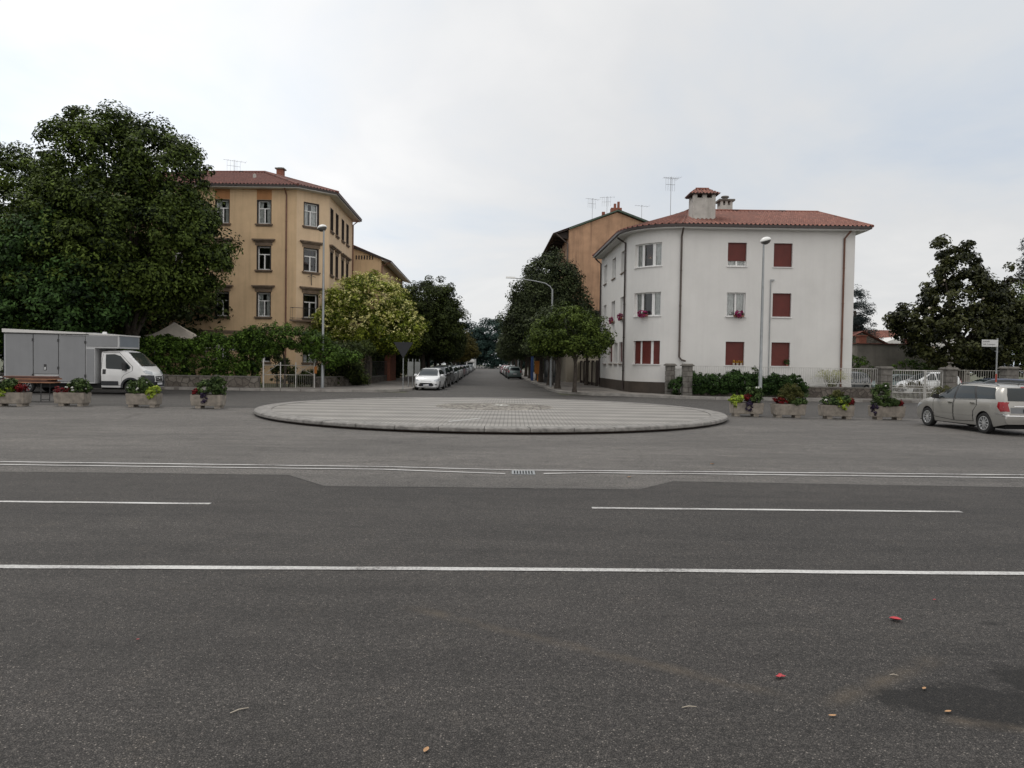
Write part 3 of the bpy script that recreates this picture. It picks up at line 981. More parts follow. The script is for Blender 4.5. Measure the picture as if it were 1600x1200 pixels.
def facade(mb, P, z0, z1, ops, depth, mi=0, s_from=0.0, s_to=None, mi_of=None):
    s_to = P.L if s_to is None else s_to
    ss = {s_from, s_to} | {q for q in P.s if s_from < q < s_to}
    zs = {z0, z1}
    for (a, b, c, d) in ops:
        if b > s_from and a < s_to:
            ss |= {a, b}
            zs |= {min(max(c, z0), z1), min(max(d, z0), z1)}
    ss, zs = sorted(ss), sorted(zs)
    for i in range(len(ss) - 1):
        for j in range(len(zs) - 1):
            sm, zm = (ss[i] + ss[i + 1]) / 2, (zs[j] + zs[j + 1]) / 2
            if any(a < sm < b and c < zm < d for a, b, c, d in ops):
                continue
            k = mi_of(sm, zm) if mi_of else mi
            e = 1e-6
            mb.quad(P.at(ss[i] + e, zs[j]), P.at(ss[i + 1] - e, zs[j]), P.at(ss[i + 1] - e, zs[j + 1]), P.at(ss[i] + e, zs[j + 1]), k)
    for (a, b, c, d) in ops:
        if not (b > s_from and a < s_to and d > z0 and c < z1):
            continue
        k = mi_of((a + b) / 2, (c + d) / 2) if mi_of else mi
        q = sorted({a, b} | {x for x in P.s if a < x < b})
        for u, v in zip(q, q[1:]):
            mb.quad(P.at(u, d, 0), P.at(v, d, 0), P.at(v, d, -depth), P.at(u, d, -depth), k)
            mb.quad(P.at(u, c, -depth), P.at(v, c, -depth), P.at(v, c, 0), P.at(u, c, 0), k)
        mb.quad(P.at(a, c, 0), P.at(a, d, 0), P.at(a, d, -depth), P.at(a, c, -depth), k)
        mb.quad(P.at(b, c, -depth), P.at(b, d, -depth), P.at(b, d, 0), P.at(b, c, 0), k)


def tile_slope(mb, e0, e1, r0, r1, pitch=0.27, amp=0.06, fan=False, mi=0):
    """one slope of rolled tiles; e0,e1 eave ends seen from outside left to right, r0,r1 the top edge"""
    e0, e1, r0, r1 = (Vector(v) for v in (e0, e1, r0, r1))
    du = (e1 - e0)
    L = du.length
    du /= L
    nrm = du.cross(((r0 + r1) / 2 - e0)).normalized()
    dv = nrm.cross(du).normalized()
    u0, u1 = (r0 - e0).dot(du), (r1 - e0).dot(du)
    v0, v1 = (r0 - e0).dot(dv), (r1 - e0).dot(dv)
    n = max(4, int(L / pitch * 6))
    lo, hi, uu = [], [], []
    for i in range(n + 1):
        u = L * i / n
        if fan:
            tp, vv = r0.lerp(r1, i / n), v0
        elif u <= u0 and u0 > 1e-6:
            vv = v0 * u / u0
            tp = e0 + du * u + dv * vv
        elif u >= u1 and L - u1 > 1e-6:
            vv = v1 * (L - u) / (L - u1)
            tp = e0 + du * u + dv * vv
        else:
            k = (u - u0) / max(1e-6, (u1 - u0))
            vv = v0 + (v1 - v0) * k
            tp = e0 + du * u + dv * vv
        off = nrm * (amp * math.cos(2 * math.pi * u / pitch))
        lo.append(e0 + du * u + off)
        hi.append(tp + (off * (0.1 if fan else 1)))
        uu.append((u, vv))
    for i in range(n):
        mb.quad(lo[i], lo[i + 1], hi[i + 1], hi[i], mi, uv=[(uu[i][0], 0), (uu[i + 1][0], 0), (uu[i + 1][0], uu[i + 1][1]), (uu[i][0], uu[i][1])])


def ridge(mb, a, b, r=0.12, mi=0):
    mb.tube([a, b], r, 8, mi)


def strip_ring(mb, P, d0, d1, z0, z1, mi, i0=0, i1=None):
    """a band along a wall line (soffit, gutter, string course), mitred at the corners"""
    A, B = P.offset(d0), P.offset(d1)
    i1 = len(A) - 1 if i1 is None else i1
    for i in range(i0, i1):
        a0, a1, b0, b1 = A[i], A[i + 1], B[i], B[i + 1]
        mb.hexa([(b0.x, b0.y, z0), (b1.x, b1.y, z0), (a1.x, a1.y, z0), (a0.x, a0.y, z0), (b0.x, b0.y, z1), (b1.x, b1.y, z1), (a1.x, a1.y, z1), (a0.x, a0.y, z1)], mi)


def add_window(bld, P, s0, s1, z0, z1, depth, fw=0.06, n=1, transom=None, mullions=(), frame='frame_white', curtain=0.0, shutter=0.0, label=None, sill=True, sill_m='white_trim', sill_w=0.08, room=True, name='window', shutter_cols=None, glass=True):
    """a window part of BLD: frame, pane, and where the photograph shows them shutter, curtain and sill"""
    d0, d1 = -depth, -depth + 0.07
    mb = MB()
    k = n
    sbox(mb, P, s0, s1, z0, z0 + fw, d0, d1, 0, k)
    sbox(mb, P, s0, s1, z1 - fw, z1, d0, d1, 0, k)
    sbox(mb, P, s0, s0 + fw, z0 + fw, z1 - fw, d0, d1)
    sbox(mb, P, s1 - fw, s1, z0 + fw, z1 - fw, d0, d1)
    top = z1 - fw
    if transom:
        zt = z0 + (z1 - z0) * transom
        sbox(mb, P, s0 + fw, s1 - fw, zt - fw * .5, zt + fw * .5, d0, d1 - .002, 0, k)
        top = zt - fw * .5
    for q, wd in mullions:
        x = s0 + (s1 - s0) * q
        sbox(mb, P, x - wd / 2, x + wd / 2, z0 + fw, top if wd < .2 else z1 - fw, d0, d1 + .003)
    wn = mb.build(name, M[frame], bld)
    if label:
        wn['label'] = label
    if glass:
        mb = MB()
        for i in range(k):
            a, b = s0 + (s1 - s0) * i / k, s0 + (s1 - s0) * (i + 1) / k
            mb.quad(P.at(a, z0, d0 + .02), P.at(b, z0, d0 + .02), P.at(b, z1, d0 + .02), P.at(a, z1, d0 + .02))
        mb.build('pane', M['glass'], wn)
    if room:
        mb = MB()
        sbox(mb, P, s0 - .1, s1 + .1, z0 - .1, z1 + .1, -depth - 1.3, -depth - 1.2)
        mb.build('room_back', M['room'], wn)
    if curtain:
        ns = max(8, int((s1 - s0) / .05))
        mb = MB()
        for i in range(ns):
            if i == ns // 2 and curtain < 1:
                mb.build('curtain', M['curtain'], wn)
                mb = MB()
            a, b = s0 + (s1 - s0) * i / ns, s0 + (s1 - s0) * (i + 1) / ns
            w0, w1 = .02 * math.sin(i * 1.9), .02 * math.sin((i + 1) * 1.9)
            mid = (i + .5) / ns
            if curtain < 1 and abs(mid - .5) < .5 * (1 - curtain):
                continue
            mb.quad(P.at(a, z0, d0 - .07 + w0), P.at(b, z0, d0 - .07 + w1), P.at(b, z1, d0 - .07 + w1), P.at(a, z1, d0 - .07 + w0))
        mb.build('curtain', M['curtain'], wn)
    if shutter:
        mb = MB()
        zb = z1 - (z1 - z0) * shutter
        nsl = max(4, int((z1 - zb) / 0.055))
        for rng_ in (shutter_cols or [(s0, s1)]):
            for i in range(nsl):
                a, b = zb + (z1 - zb) * i / nsl, zb + (z1 - zb) * (i + 1) / nsl
                sbox(mb, P, rng_[0] + .01, rng_[1] - .01, a, b - .008, d1 + .012, d1 + .03, 0, k)
            sbox(mb, P, rng_[0] + .012, rng_[1] - .012, zb, z1, d1 + .010, d1 + .018, 0, k)
        mb.build('shutter', M['shutter'], wn)
    if sill:
        mb = MB()
        sbox(mb, P, s0 - .05, s1 + .05, z0 - .05, z0 - .002, -depth + .05, sill_w, 0, max(1, k))
        mb.build('sill', M[sill_m], wn)
    return wn


def downpipe(bld, P, s, z0, z1, d=0.1, r=0.055, m='pipe_brown', top=None, kick=False):
    pts = []
    if top:
        pts.append(P.at(s + top[0], z1 + .0, top[1]))
        pts.append(P.at(s + top[0] * .8, z1 - .12, top[1] * .8))
    pts += [P.at(s, z1 - .45, d), P.at(s, z0 + .25, d)]
    if kick:
        pts += [P.at(s + .12, z0 + .08, d + .08), P.at(s + .38, z0, d + .1)]
    else:
        pts.append(P.at(s, z0, d))
    mb = MB()
    mb.tube(pts, r, 8)
    zz = z0 + 1.2
    while zz < z1 - .8:
        x, y, _ = P.at(s, zz, d)
        mb.lathe([(r * 1.25, 0), (r * 1.25, .06)], 8, (x, y, zz))
        zz += 2.2
    return mb.build('downpipe', M[m], bld, smooth=40)


def add_aerial(bld, x, y, z, h, bars=7, arm=0.9, rz=0.3, second=True):
    mb = MB()
    mb.tube([(x, y, z), (x, y, z + h)], .016, 6)
    c, s_ = math.cos(rz), math.sin(rz)
    zt = z + h - .1
    mb.tube([(x - c * arm, y - s_ * arm, zt), (x + c * arm, y + s_ * arm, zt)], .010, 5)
    for i in range(bars):
        q = -arm + 2 * arm * i / (bars - 1)
        ln = .16 + .05 * i
        mb.tube([(x + c * q - s_ * ln, y + s_ * q + c * ln, zt), (x + c * q + s_ * ln, y + s_ * q - c * ln, zt)], .008, 4)
    if second:
        zt2 = z + h - .55
        mb.tube([(x - c * arm * .7, y - s_ * arm * .7, zt2), (x + c * arm * .5, y + s_ * arm * .5, zt2)], .012, 5)
        for i in range(5):
            q = -arm * .7 + arm * 1.2 * i / 4
            mb.tube([(x + c * q, y + s_ * q, zt2 - .45), (x + c * q, y + s_ * q, zt2 + .5)], .007, 4)
    return mb.build('aerial', M['antenna'], bld)


# ------------------------------------------------------------------ white house with the rounded corner
WH = empty('white_house', (14.5, 52.5, 0), 0, 'white three storey house with rounded corner, red roller shutters and tiled roof', 'house')


def child_fix(o):
    """children are modelled in world space: keep them there under a moved Empty"""
    for c in o.children:
        if 'fx' in c:
            continue
        c.matrix_parent_inverse = Matrix.Translation(-Vector(o.location))


NA = 14
wx = lambda y: 7.44 + KX * (y - 49)
wp = [(wx(59.4), 59.4), (7.44, 49)] + [(10.44 - 3 * math.cos(R(90 * i / NA)), 49 - 3 * math.sin(R(90 * i / NA))) for i in range(1, NA + 1)] + [(21.2, 46), (21.2, 59.4), (wx(59.4), 59.4)]
WP = Path(wp)
sA = WP.s[1]                        # start of the curve
sF = WP.s[1 + NA]                   # start of the front
fs = lambda x: sF + (x - 10.44)
ws = lambda y: (59.4 - y) * math.hypot(1, KX)
aw = lambda deg: sA + (sF - sA) * deg / 90.0
rows = [(1.99, 3.46), (5.03, 6.52), (8.15, 9.62)]
ops, wins = [], []
for r_, (za, zb) in enumerate(rows):
    ops += [(fs(13.30), fs(14.47), za, zb), (fs(16.16), fs(17.32), za, zb), (aw(28.2), aw(66.5), za, zb)]
    if r_ == 0:
        ops += [(ws(57.7), ws(56.3), za, zb), (ws(55.1), ws(53.7), za, zb), (ws(53.0), ws(51.6), za, zb), (ws(50.95), ws(49.75), za, zb)]
    else:
        ops += [(ws(58.0), ws(56.7), za, zb), (ws(54.4), ws(52.9), za, zb), (ws(50.8), ws(49.5), za, zb)]
ops = [(min(a, b), max(a, b), c, d) for a, b, c, d in ops]
mb = MB()
facade(mb, WP, 0.86, 10.5, ops, 0.24)
mb.build('wall', M['white_wall'], WH)
mb = MB()
strip_ring(mb, WP, -.3, .03, 0.0, 0.86, 0, 0, NA + 1)
mb.build('plinth', M['plinth'], WH)
mb = MB()
strip_ring(mb, WP, -.3, .012, 0.0, 0.86, 0, NA + 1, NA + 4)
mb.build('base_wall', M['white_wall'], WH)
for i, (a, b, za, zb) in enumerate(ops):
    r_ = 0 if za < 3 else (1 if za < 7 else 2)
    sm = (a + b) / 2
    if sm > sF:
        first = sm < fs(15)
        if first and r_ == 2:
            add_window(WH, WP, a, b, za, zb, .24, .075, mullions=[(.5, .1)], curtain=1, shutter=.76, label='window with its red shutter lowered three quarters')
        elif first and r_ == 1:
            add_window(WH, WP, a, b, za, zb, .24, .075, mullions=[(.5, .11)], curtain=.9, label='unshuttered window with white net curtains', sill_w=.14)
        elif first:
            add_window(WH, WP, a, b, za, zb, .24, .075, shutter=1.0)
        else:
            add_window(WH, WP, a, b, za, zb, .24, .075, shutter=1.0 if r_ != 1 else .965)
    elif sm > sA:
        q = b - a
        cols = [(a + .02, a + q * .27), (a + q * .34, a + q * .68), (a + q * .77, b - .02)]
        kw = dict(n=5, mullions=[(.305, .17), (.725, .2)])
        if r_ == 2:
            add_window(WH, WP, a, b, za, zb, .24, .07, curtain=.62, label='three light curved window with white curtains at the sides', **kw)
        elif r_ == 1:
            add_window(WH, WP, a, b, za, zb, .24, .07, curtain=.5, label='three light curved window standing open and dark', **kw)
        else:
            add_window(WH, WP, a, b, za, zb, .24, .07, shutter=1.0, shutter_cols=cols, label='three light curved window with red shutters down', **kw)
    else:
        add_window(WH, WP, a, b, za, zb, .24, .07, mullions=[(.5, .08)], curtain=(.8 if (i + r_) % 2 else 0), shutter=(.9 if r_ == 0 and i % 2 == 0 else 0), sill_m='stone_trim')
mb = MB()
strip_ring(mb, WP, -.05, .56, 10.38, 10.50, 0, 0, NA + 3)
mb.build('soffit', M['soffit'], WH)
mb = MB()
strip_ring(mb, WP, .54, .70, 10.46, 10.62, 0, 0, NA + 3)
mb.build('gutter', M['gutter'], WH)
mb = MB()
EO = WP.offset(.72)
ez = 10.63
E3 = [Vector((p.x, p.y, ez)) for p in EO]
AP = Vector((12.35, 52.6, 12.95))
RE = Vector((21.55, 52.6, 12.95))
# street slope, curved corner, front slope, back slope
tile_slope(mb, E3[0], E3[1], AP, AP)
for i in range(1, NA + 1):
    tile_slope(mb, E3[i], E3[i + 1], AP, AP, fan=True)
tile_slope(mb, E3[NA + 1], E3[NA + 2], AP, RE)
tile_slope(mb, (21.9, 60.1, ez), (wx(60.1) - .7, 60.1, ez), RE, AP)
ridge(mb, AP, RE)
ridge(mb, AP + Vector((0, 0, .0)), E3[0] + Vector((0, 0, .04)), .1)
ridge(mb, RE, E3[NA + 2], .09)
rf = mb.build('roof', M['roof'], WH, smooth=60)
mb = MB()
mb.add([(21.4, 45.7, 10.5), (21.4, 60, 10.5), (21.4, 52.6, 12.85)], [(0, 1, 2)])
mb.build('gable', M['white_wall'], WH)

# chimneys
mb = MB()
mb.box(11.46, 12.9, 47.6, 48.8, 11.2, 12.72)
for x0, x1 in ((11.46, 11.72), (12.05, 12.33), (12.66, 12.9)):
    mb.box(x0, x1, 47.6, 47.86, 12.72, 13.0)
    mb.box(x0, x1, 48.54, 48.8, 12.72, 13.0)
c1 = mb.build('chimney', M['chimney_grey'], WH)
c1['label'] = 'large square rendered chimney with its own tiled hood'
mb = MB()
b4 = [(11.22, 47.36, 12.98), (13.14, 47.36, 12.98), (13.14, 49.04, 12.98), (11.22, 49.04, 12.98)]
t0, t1 = (11.75, 48.2, 13.42), (12.6, 48.2, 13.42)
tile_slope(mb, b4[0], b4[1], t0, t1, .21, .04)
tile_slope(mb, b4[1], b4[2], t1, t1, .21, .04)
tile_slope(mb, b4[2], b4[3], t1, t0, .21, .04)
tile_slope(mb, b4[3], b4[0], t0, t0, .21, .04)
mb.tube([t0, t1], .09, 8)
mb.build('chimney_hood', M['roof'], c1, smooth=60)
mb = MB()
mb.box(11.28, 13.08, 47.42, 48.98, 12.93, 12.985)
mb.build('hood_soffit', M['dark_trim'], c1)
mb = MB()
mb.box(14.72, 15.58, 53.0, 53.9, 11.8, 13.45)
for x0, x1 in ((14.72, 14.9), (15.06, 15.24), (15.4, 15.58)):
    mb.box(x0, x1, 53.0, 53.15, 13.45, 13.75)
    mb.box(x0, x1, 53.75, 53.9, 13.45, 13.75)
c2 = mb.build('chimney', M['chimney_grey'], WH)
mb = MB()
mb.box(14.58, 15.72, 52.86, 54.04, 13.75, 13.87)
mb.lathe([(.2, 13.87), (.2, 14.08), (.3, 14.09), (.26, 14.17), (0.01, 14.2)], 14, (15.15, 53.45, 0))
mb.build('chimney_cap', M['cap'], c2)
add_aerial(WH, 10.85, 51.6, 12.2, 2.85, 8, .55, .2)
downpipe(WH, WP, fs(10.40), 2.2, 10.4, .09, .06, 'pipe_brown', (0, .56), kick=True)
downpipe(WH, WP, fs(20.5), 0.3, 10.4, .09, .06, 'pipe_red', (.2, .5))
downpipe(WH, WP, aw(2.0), 0.3, 10.4, .09, .06, 'gutter', (-.5, .55))
downpipe(WH, WP, .25, 0.3, 10.4, .09, .06, 'gutter', (-.1, .55))
mb = MB()
mb.tube([WP.at(fs(16.0), 1.0, .06), WP.at(fs(16.0), 7.3, .06)], .03, 6)
mb.box(*[v for v in (15.98, 16.2, 45.88, 45.96, 7.28, 7.36)])
mb.build('service_pipe', M['metal_grey'], WH)
child_fix(WH)

# ------------------------------------------------------------------ tan corner building
TH = empty('tan_building', (-22, 62, 0), 0, 'tan four storey corner building with chamfered corner, stone window hoods and a red roof', 'building')
tx = lambda y: -14.76 + KX * (y - 58.94)
tp = [(-33, 57), (-16.78, 57), (-14.76, 58.94), (tx(69.3), 69.3), (-33, 69.3), (-33, 57)]
TP = Path(tp)
tf = lambda x: x + 33
tB = TP.s[1]
tS = TP.s[2]
tb = lambda x: tB + (x + 16.78) / 2.02 * (TP.s[2] - TP.s[1])
tq = lambda y: tS + (y - 58.94) * math.hypot(1, KX)
trow = [(1.7, 3.4), (5.2, 7.1), (8.8, 10.66), (12.33, 14.17)]
tops = []
for r_, (za, zb) in enumerate(trow):
    for x in (-19.28, -22.5, -25.7, -28.9):
        tops.append((tf(x) - .56, tf(x) + .56, za, zb))
    tops.append((tb(-15.88) - .66, tb(-15.88) + .66, za, zb))
    for y in (59.95, 62.05, 64.55, 66.7):
        tops.append((tq(y) - .56, tq(y) + .56, za, zb))


def tan_mi(s, z):
    return 1 if s > tB - .05 else 0


mb = MB()
facade(mb, TP, 0.0, 15.05, tops, 0.3, mi_of=tan_mi)
mb.build('wall', [M['tan_wall'], M['tan_lit']], TH)
for (a, b, za, zb) in tops:
    r_ = [q[0] for q in trow].index(za)
    fr = 'frame_white' if a < tS else 'dark_trim'
    wn = add_window(TH, TP, a + .07, b - .07, za + .02, zb - .07, .26, .075, transom=.67, mullions=[(.5, .09)], frame=fr, curtain=(.75 if (r_ == 3 and a < tS) or (r_ + int(a * 7)) % 3 == 0 else 0), sill=False, room=True)
    mb = MB()
    for (p, q, u, v) in ((a, a + .07, za, zb), (b - .07, b, za, zb), (a + .07, b - .07, zb - .07, zb)):
        sbox(mb, TP, p, q, u, v, -.28, .015)
    mb.build('surround', M['dark_trim'], wn)
    mb = MB()
    sbox(mb, TP, a - .12, b + .12, za - .09, za + .0, -.2, .14)
    sbox(mb, TP, a - .06, b + .06, za - .19, za - .09, .002, .07)
    mb.build('sill', M['stone_trim'], wn)
    if r_ in (1, 2):
        mb = MB()
        sbox(mb, TP, a - .10, b + .10, zb + .04, zb + .30, .002, .06)
        sbox(mb, TP, a - .22, b + .22, zb + .30, zb + .40, .002, .16)
        sbox(mb, TP, a - .32, b + .32, zb + .40, zb + .50, .002, .26)
        mb.build('hood', M['stone_trim'], wn)
mb = MB()
for x in (-19.28, -22.5):
    sbox(mb, TP, tf(x) - .58, tf(x) + .58, 14.19, 14.95, .0, .004)
sbox(mb, TP, tf(-20.95), tf(-17.4), 14.93, 15.05, .0, .006)
mb.build('plaster_patch', M['terracotta'], TH)
mb = MB()
strip_ring(mb, TP, -.1, .06, 3.85, 4.1, 0, 0, 3)
mb.build('string_course', M['stone_trim'], TH)
mb = MB()
strip_ring(mb, TP, -.05, .62, 14.98, 15.08, 0, 0, 4)
mb.build('soffit', M['soffit'], TH)
mb = MB()
strip_ring(mb, TP, .60, .74, 15.06, 15.2, 0, 0, 4)
mb.build('gutter', M['gutter'], TH)
mb = MB()
T3 = [Vector((p.x, p.y, 15.21)) for p in TP.offset(.76)]
TA, TBp = Vector((-28.5, 63.2, 17.75)), Vector((-21.3, 63.2, 17.85))
tile_slope(mb, (-33.8, T3[1].y, 15.21), T3[1], TA, TBp)
tile_slope(mb, T3[1], T3[2], TBp, TBp)
tile_slope(mb, T3[2], (T3[3].x, 70.0, 15.21), TBp, TBp)
tile_slope(mb, (T3[3].x, 70.0, 15.21), (-33.8, 70.0, 15.21), TBp, TA)
tile_slope(mb, (-33.8, 70.0, 15.21), (-33.8, T3[1].y, 15.21), TA, TA)
ridge(mb, TA, TBp)
for e in (T3[1], T3[2]):
    ridge(mb, TBp, e, .11)
mb.build('roof', M['roof_old'], TH, smooth=60)
mb = MB()
mb.box(-20.75, -20.2, 64.4, 65.0, 17.0, 18.45)
ch = mb.build('chimney', M['chimney_red'], TH)
mb = MB()
mb.box(-20.86, -20.08, 64.3, 65.1, 18.45, 18.55)
mb.box(-20.66, -20.28, 64.5, 64.9, 18.55, 18.62)
mb.build('chimney_cap', M['cap'], ch)
mb = MB()
mb.lathe([(.13, 16.3), (.13, 16.75), (.01, 16.8)], 10, (-20.95, 59.6, 0))
mb.build('vent_pipe', M['chimney_grey'], TH)
mb = MB()
mb.box(-26.2, -21.6, 65.3, 66.8, 17.0, 17.75)
mb.box(-26.4, -21.4, 65.1, 67.0, 17.75, 17.9)
mb.build('roof_house', M['roof_old'], TH)
add_aerial(TH, -24.4, 64.5, 17.6, 1.6, 6, .9, .5)
downpipe(TH, TP, tf(-17.55), .3, 15.0, .08, .06, 'pipe_red', (0, .6))
downpipe(TH, TP, tq(69.1), .3, 15.0, .08, .06, 'pipe_red', (0, .6))
mb = MB()                                       # small balcony at the corner, first floor
sbox(mb, TP, tB - .25, tS - .6, 4.86, 5.0, .0, .85)
bal = mb.build('balcony', M['stone_trim'], TH)
mb = MB()
for z in (5.9, 5.1):
    mb.tube([TP.at(tB - .2, z, .05), TP.at(tB - .2, z, .8), TP.at(tS - .65, z, .8), TP.at(tS - .65, z, .05)], .02, 5)
for i in range(16):
    s_ = tB - .2 + (tS - .45 - tB) * i / 15
    x, y, _ = TP.at(s_, 0, .8)
    mb.tube([(x, y, 5.0), (x, y, 5.9)], .009, 4)
mb.build('balcony_railing', M['metal_dark'], bal)
mb = MB()                                       # iron bracket lamp under the corner window
x, y, _ = TP.at(tb(-15.88), 0, .1)
mb.tube([(x, y, 8.6), (x, y - .1, 8.45), (x, y, 7.75)], .03, 6)
mb.tube([(x - .25, y - .2, 8.4), (x, y - .1, 8.5), (x + .25, y + .2, 8.4)], .02, 6)
mb.build('iron_bracket', M['metal_dark'], TH)
child_fix(TH)

# lower wing behind it, standing further out to the street
TW = empty('tan_wing_building', (-14, 77, 0), 0, 'lower tan street house beyond the corner building, with a sloping gable', 'building')
mb = MB()
xe = lambda y: -12.55 + KX * (y - 70)
mb.add([(-22, 70, 0), (-12.55, 70, 0), (-12.55, 70, 11.7), (-19.5, 70, 14.3), (-22, 70, 13.4)], [(0, 1, 2, 3, 4)])
mb.quad((-12.55, 70, 0), (xe(88), 88, 0), (xe(88), 88, 11.7), (-12.55, 70, 11.7))
mb.add([(xe(88), 88, 0), (-22, 88, 0), (-22, 88, 13.4), (-19.5, 88, 14.3), (xe(88), 88, 11.7)], [(0, 1, 2, 3, 4)])
mb.build('wall', M['tan_wall'], TW)
mb = MB()
for i in range(7):
    mb.box(-14.98 + i * .255, -14.86 + i * .255, 69.96, 70.02, 11.5, 11.88)
mb.build('vent_slots', M['dark_trim'], TW)
mb = MB()
n_ = Vector((2.6, 0, 6.95)).normalized()
e0, e1 = Vector((-11.55, 69.75, 11.35)), Vector((-11.55 + KX * 18.5, 88.2, 11.35))
r0, r1 = Vector((-19.5, 69.75, 14.45)), Vector((-19.5, 88.2, 14.45))
tile_slope(mb, e0, e1, r0, r1, amp=.03)
mb.build('roof', M['roof_old'], TW, smooth=60)
mb = MB()
mb.add([(-11.6, 69.74, 11.2), (-11.6, 69.74, 11.34), (-19.5, 69.74, 14.42), (-19.5, 69.74, 14.2)], [(0, 1, 2, 3)])
mb.add([(-11.6, 69.74, 11.2), (-12.5, 69.99, 11.5), (-19.5, 69.99, 14.2), (-19.5, 69.74, 14.2)], [(0, 1, 2, 3)])
mb.build('verge', M['gutter'], TW)
mb = MB()
mb.hexa([(-12.5, 69.8, 11.42), (-11.6, 69.8, 11.22), (-11.6 + KX * 18, 88, 11.22), (-12.5 + KX * 18, 88, 11.42), (-12.5, 69.8, 11.52), (-11.6, 69.8, 11.3), (-11.6 + KX * 18, 88, 11.3), (-12.5 + KX * 18, 88, 11.52)])
mb.build('soffit', M['soffit'], TW)
mb = MB()
mb.tube([(-11.7, 69.9, 11.25), (-12.45, 69.9, 10.9), (-12.47, 69.9, .3)], .06, 6)
mb.build('downpipe', M['pipe_red'], TW)
child_fix(TW)

# ------------------------------------------------------------------ orange gabled building behind the white house
OB = empty('orange_building', (10, 80, 0), 0, 'tall orange rendered building with a blank gable and deep dark eaves', 'building')
mb = MB()
xo = lambda y: 5.3 + KX * (y - 72)
mb.add([(5.3, 72, 7.05), (14.7, 72, 7.05), (14.7, 72, 14.95), (10, 72, 16.72), (5.3, 72, 14.95)], [(0, 1, 2, 3, 4)])
oops = [(a, a + 1.0, z, z + 1.9) for a in (2.0, 5.2, 8.4, 11.6) for z in (8.1, 11.6)]
OP = Path([(xo(88), 88), (5.3, 72)])
OPL = OP.L
facade(mb, OP, 7.05, 15.0, oops, .25)
mb.quad((14.7, 72, 7.05), (14.7, 88, 7.05), (14.7, 88, 14.95), (14.7, 72, 14.95))
mb.build('wall', M['orange_wall'], OB)
for a, b, c, d in oops:
    add_window(OB, OP, a, b, c, d, .25, .08, mullions=[(.5, .08)], frame='dark_trim', sill_m='stone_trim')
mb = MB()
mb.quad((5.3, 72, 0), (14.7, 72, 0), (14.7, 72, 7.0), (5.3, 72, 7.0))
mb.quad((xo(88), 88, 0), (5.3, 72, 0), (5.3, 72, 7.0), (xo(88), 88, 7.0))
mb.build('ground_floor_wall', M['pale_wall'], OB)
mb = MB()
mb.box(5.0, 14.8, 71.85, 71.995, 6.95, 7.12)
mb.build('string_course', M['dark_trim'], OB)
mb = MB()
ez2 = 14.55
tile_slope(mb, (3.75 + KX * 16.4, 88.4, ez2), (3.75, 71.7, ez2), (10 + KX * 16, 88.4, 16.95), (10, 71.7, 16.95), amp=.03)
tile_slope(mb, (15.6, 71.7, 14.9), (15.6, 88.4, 14.9), (10, 71.7, 16.95), (10, 88.4, 16.95), amp=.03)
mb.build('roof', M['roof_old'], OB, smooth=60)
mb = MB()
mb.hexa([(5.2, 71.75, 14.92), (3.7, 71.75, 14.4), (3.7 + KX * 16.4, 88.3, 14.4), (5.2 + KX * 16.4, 88.3, 14.92), (5.2, 71.75, 15.0), (3.7, 71.75, 14.5), (3.7 + KX * 16.4, 88.3, 14.5), (5.2 + KX * 16.4, 88.3, 15.0)])
for i in range(9):
    y = 72.3 + i * 1.9
    dx = KX * (y - 72)
    mb.hexa([(5.28 + dx, y, 14.1), (5.28 + dx, y, 14.1), (5.28 + dx, y + .14, 14.1), (5.28 + dx, y + .14, 14.1), (5.28 + dx, y, 14.9), (3.95 + dx, y, 14.42), (3.95 + dx, y + .14, 14.42), (5.28 + dx, y + .14, 14.9)])
mb.build('eaves', M['dark_trim'], OB)
mb = MB()
mb.tube([(5.3, 71.72, 15.0), (10, 71.72, 16.84), (15.5, 71.72, 14.8)], .09, 6)
mb.build('gable_edge', M['copper'], OB)
mb = MB()
mb.tube([(4.1, 71.75, 14.5), (5.2, 71.8, 13.6), (5.22, 71.8, 7.2)], .07, 6)
mb.build('downpipe', M['pipe_brown'], OB)
mb = MB()
mb.box(9.45, 10.5, 72.6, 73.4, 16.6, 17.3)
mb.box(9.75, 9.98, 72.85, 73.1, 17.3, 17.75)
mb.box(10.1, 10.32, 72.85, 73.1, 17.3, 17.95)
mb.box(8.6, 8.9, 72.9, 73.2, 16.2, 16.95)
mb.build('chimney', M['chimney_red'], OB)
mb = MB()
mb.box(12.35, 12.95, 71.93, 71.985, 14.2, 15.4)
mb.build('niche', M['dark_trim'], OB)
for (x, h, a) in ((7.7, 1.7, .4), (9.15, 1.9, -.2), (12.6, 1.1, .3)):
    add_aerial(OB, x, 73.5, 16.0, h + .7, 5, .7, a, second=x < 12)
child_fix(OB)

# ------------------------------------------------------------------ small houses beyond the gate on the right
GH = empty('grey_outbuilding', (32, 65, 0), 0, 'low grey rendered outbuilding with a lean-to tiled roof behind the gate', 'house')
mb = MB()
mb.prism([(29.0, 62), (36.2, 62), (36.2, 68), (29.0, 68)], 0, 2.75)
mb.add([(29.0, 62, 2.75), (36.2, 62, 2.75), (33.0, 62, 3.95), (29.0, 62, 3.98)], [(0, 1, 2, 3)])
mb.add([(29.0, 68, 2.75), (29.0, 62, 2.75), (29.0, 62, 3.98), (29.0, 68, 3.98)], [(0, 1, 2, 3)])
mb.build('wall', M['grey_wall'], GH)
mb = MB()
tile_slope(mb, (36.9, 61.85, 2.62), (36.9, 68.2, 2.62), (32.9, 61.85, 4.05), (32.9, 68.2, 4.05), .25)
mb.box(28.9, 33.0, 61.85, 68.2, 3.99, 4.06)
mb.build('roof', M['roof_old'], GH, smooth=60)
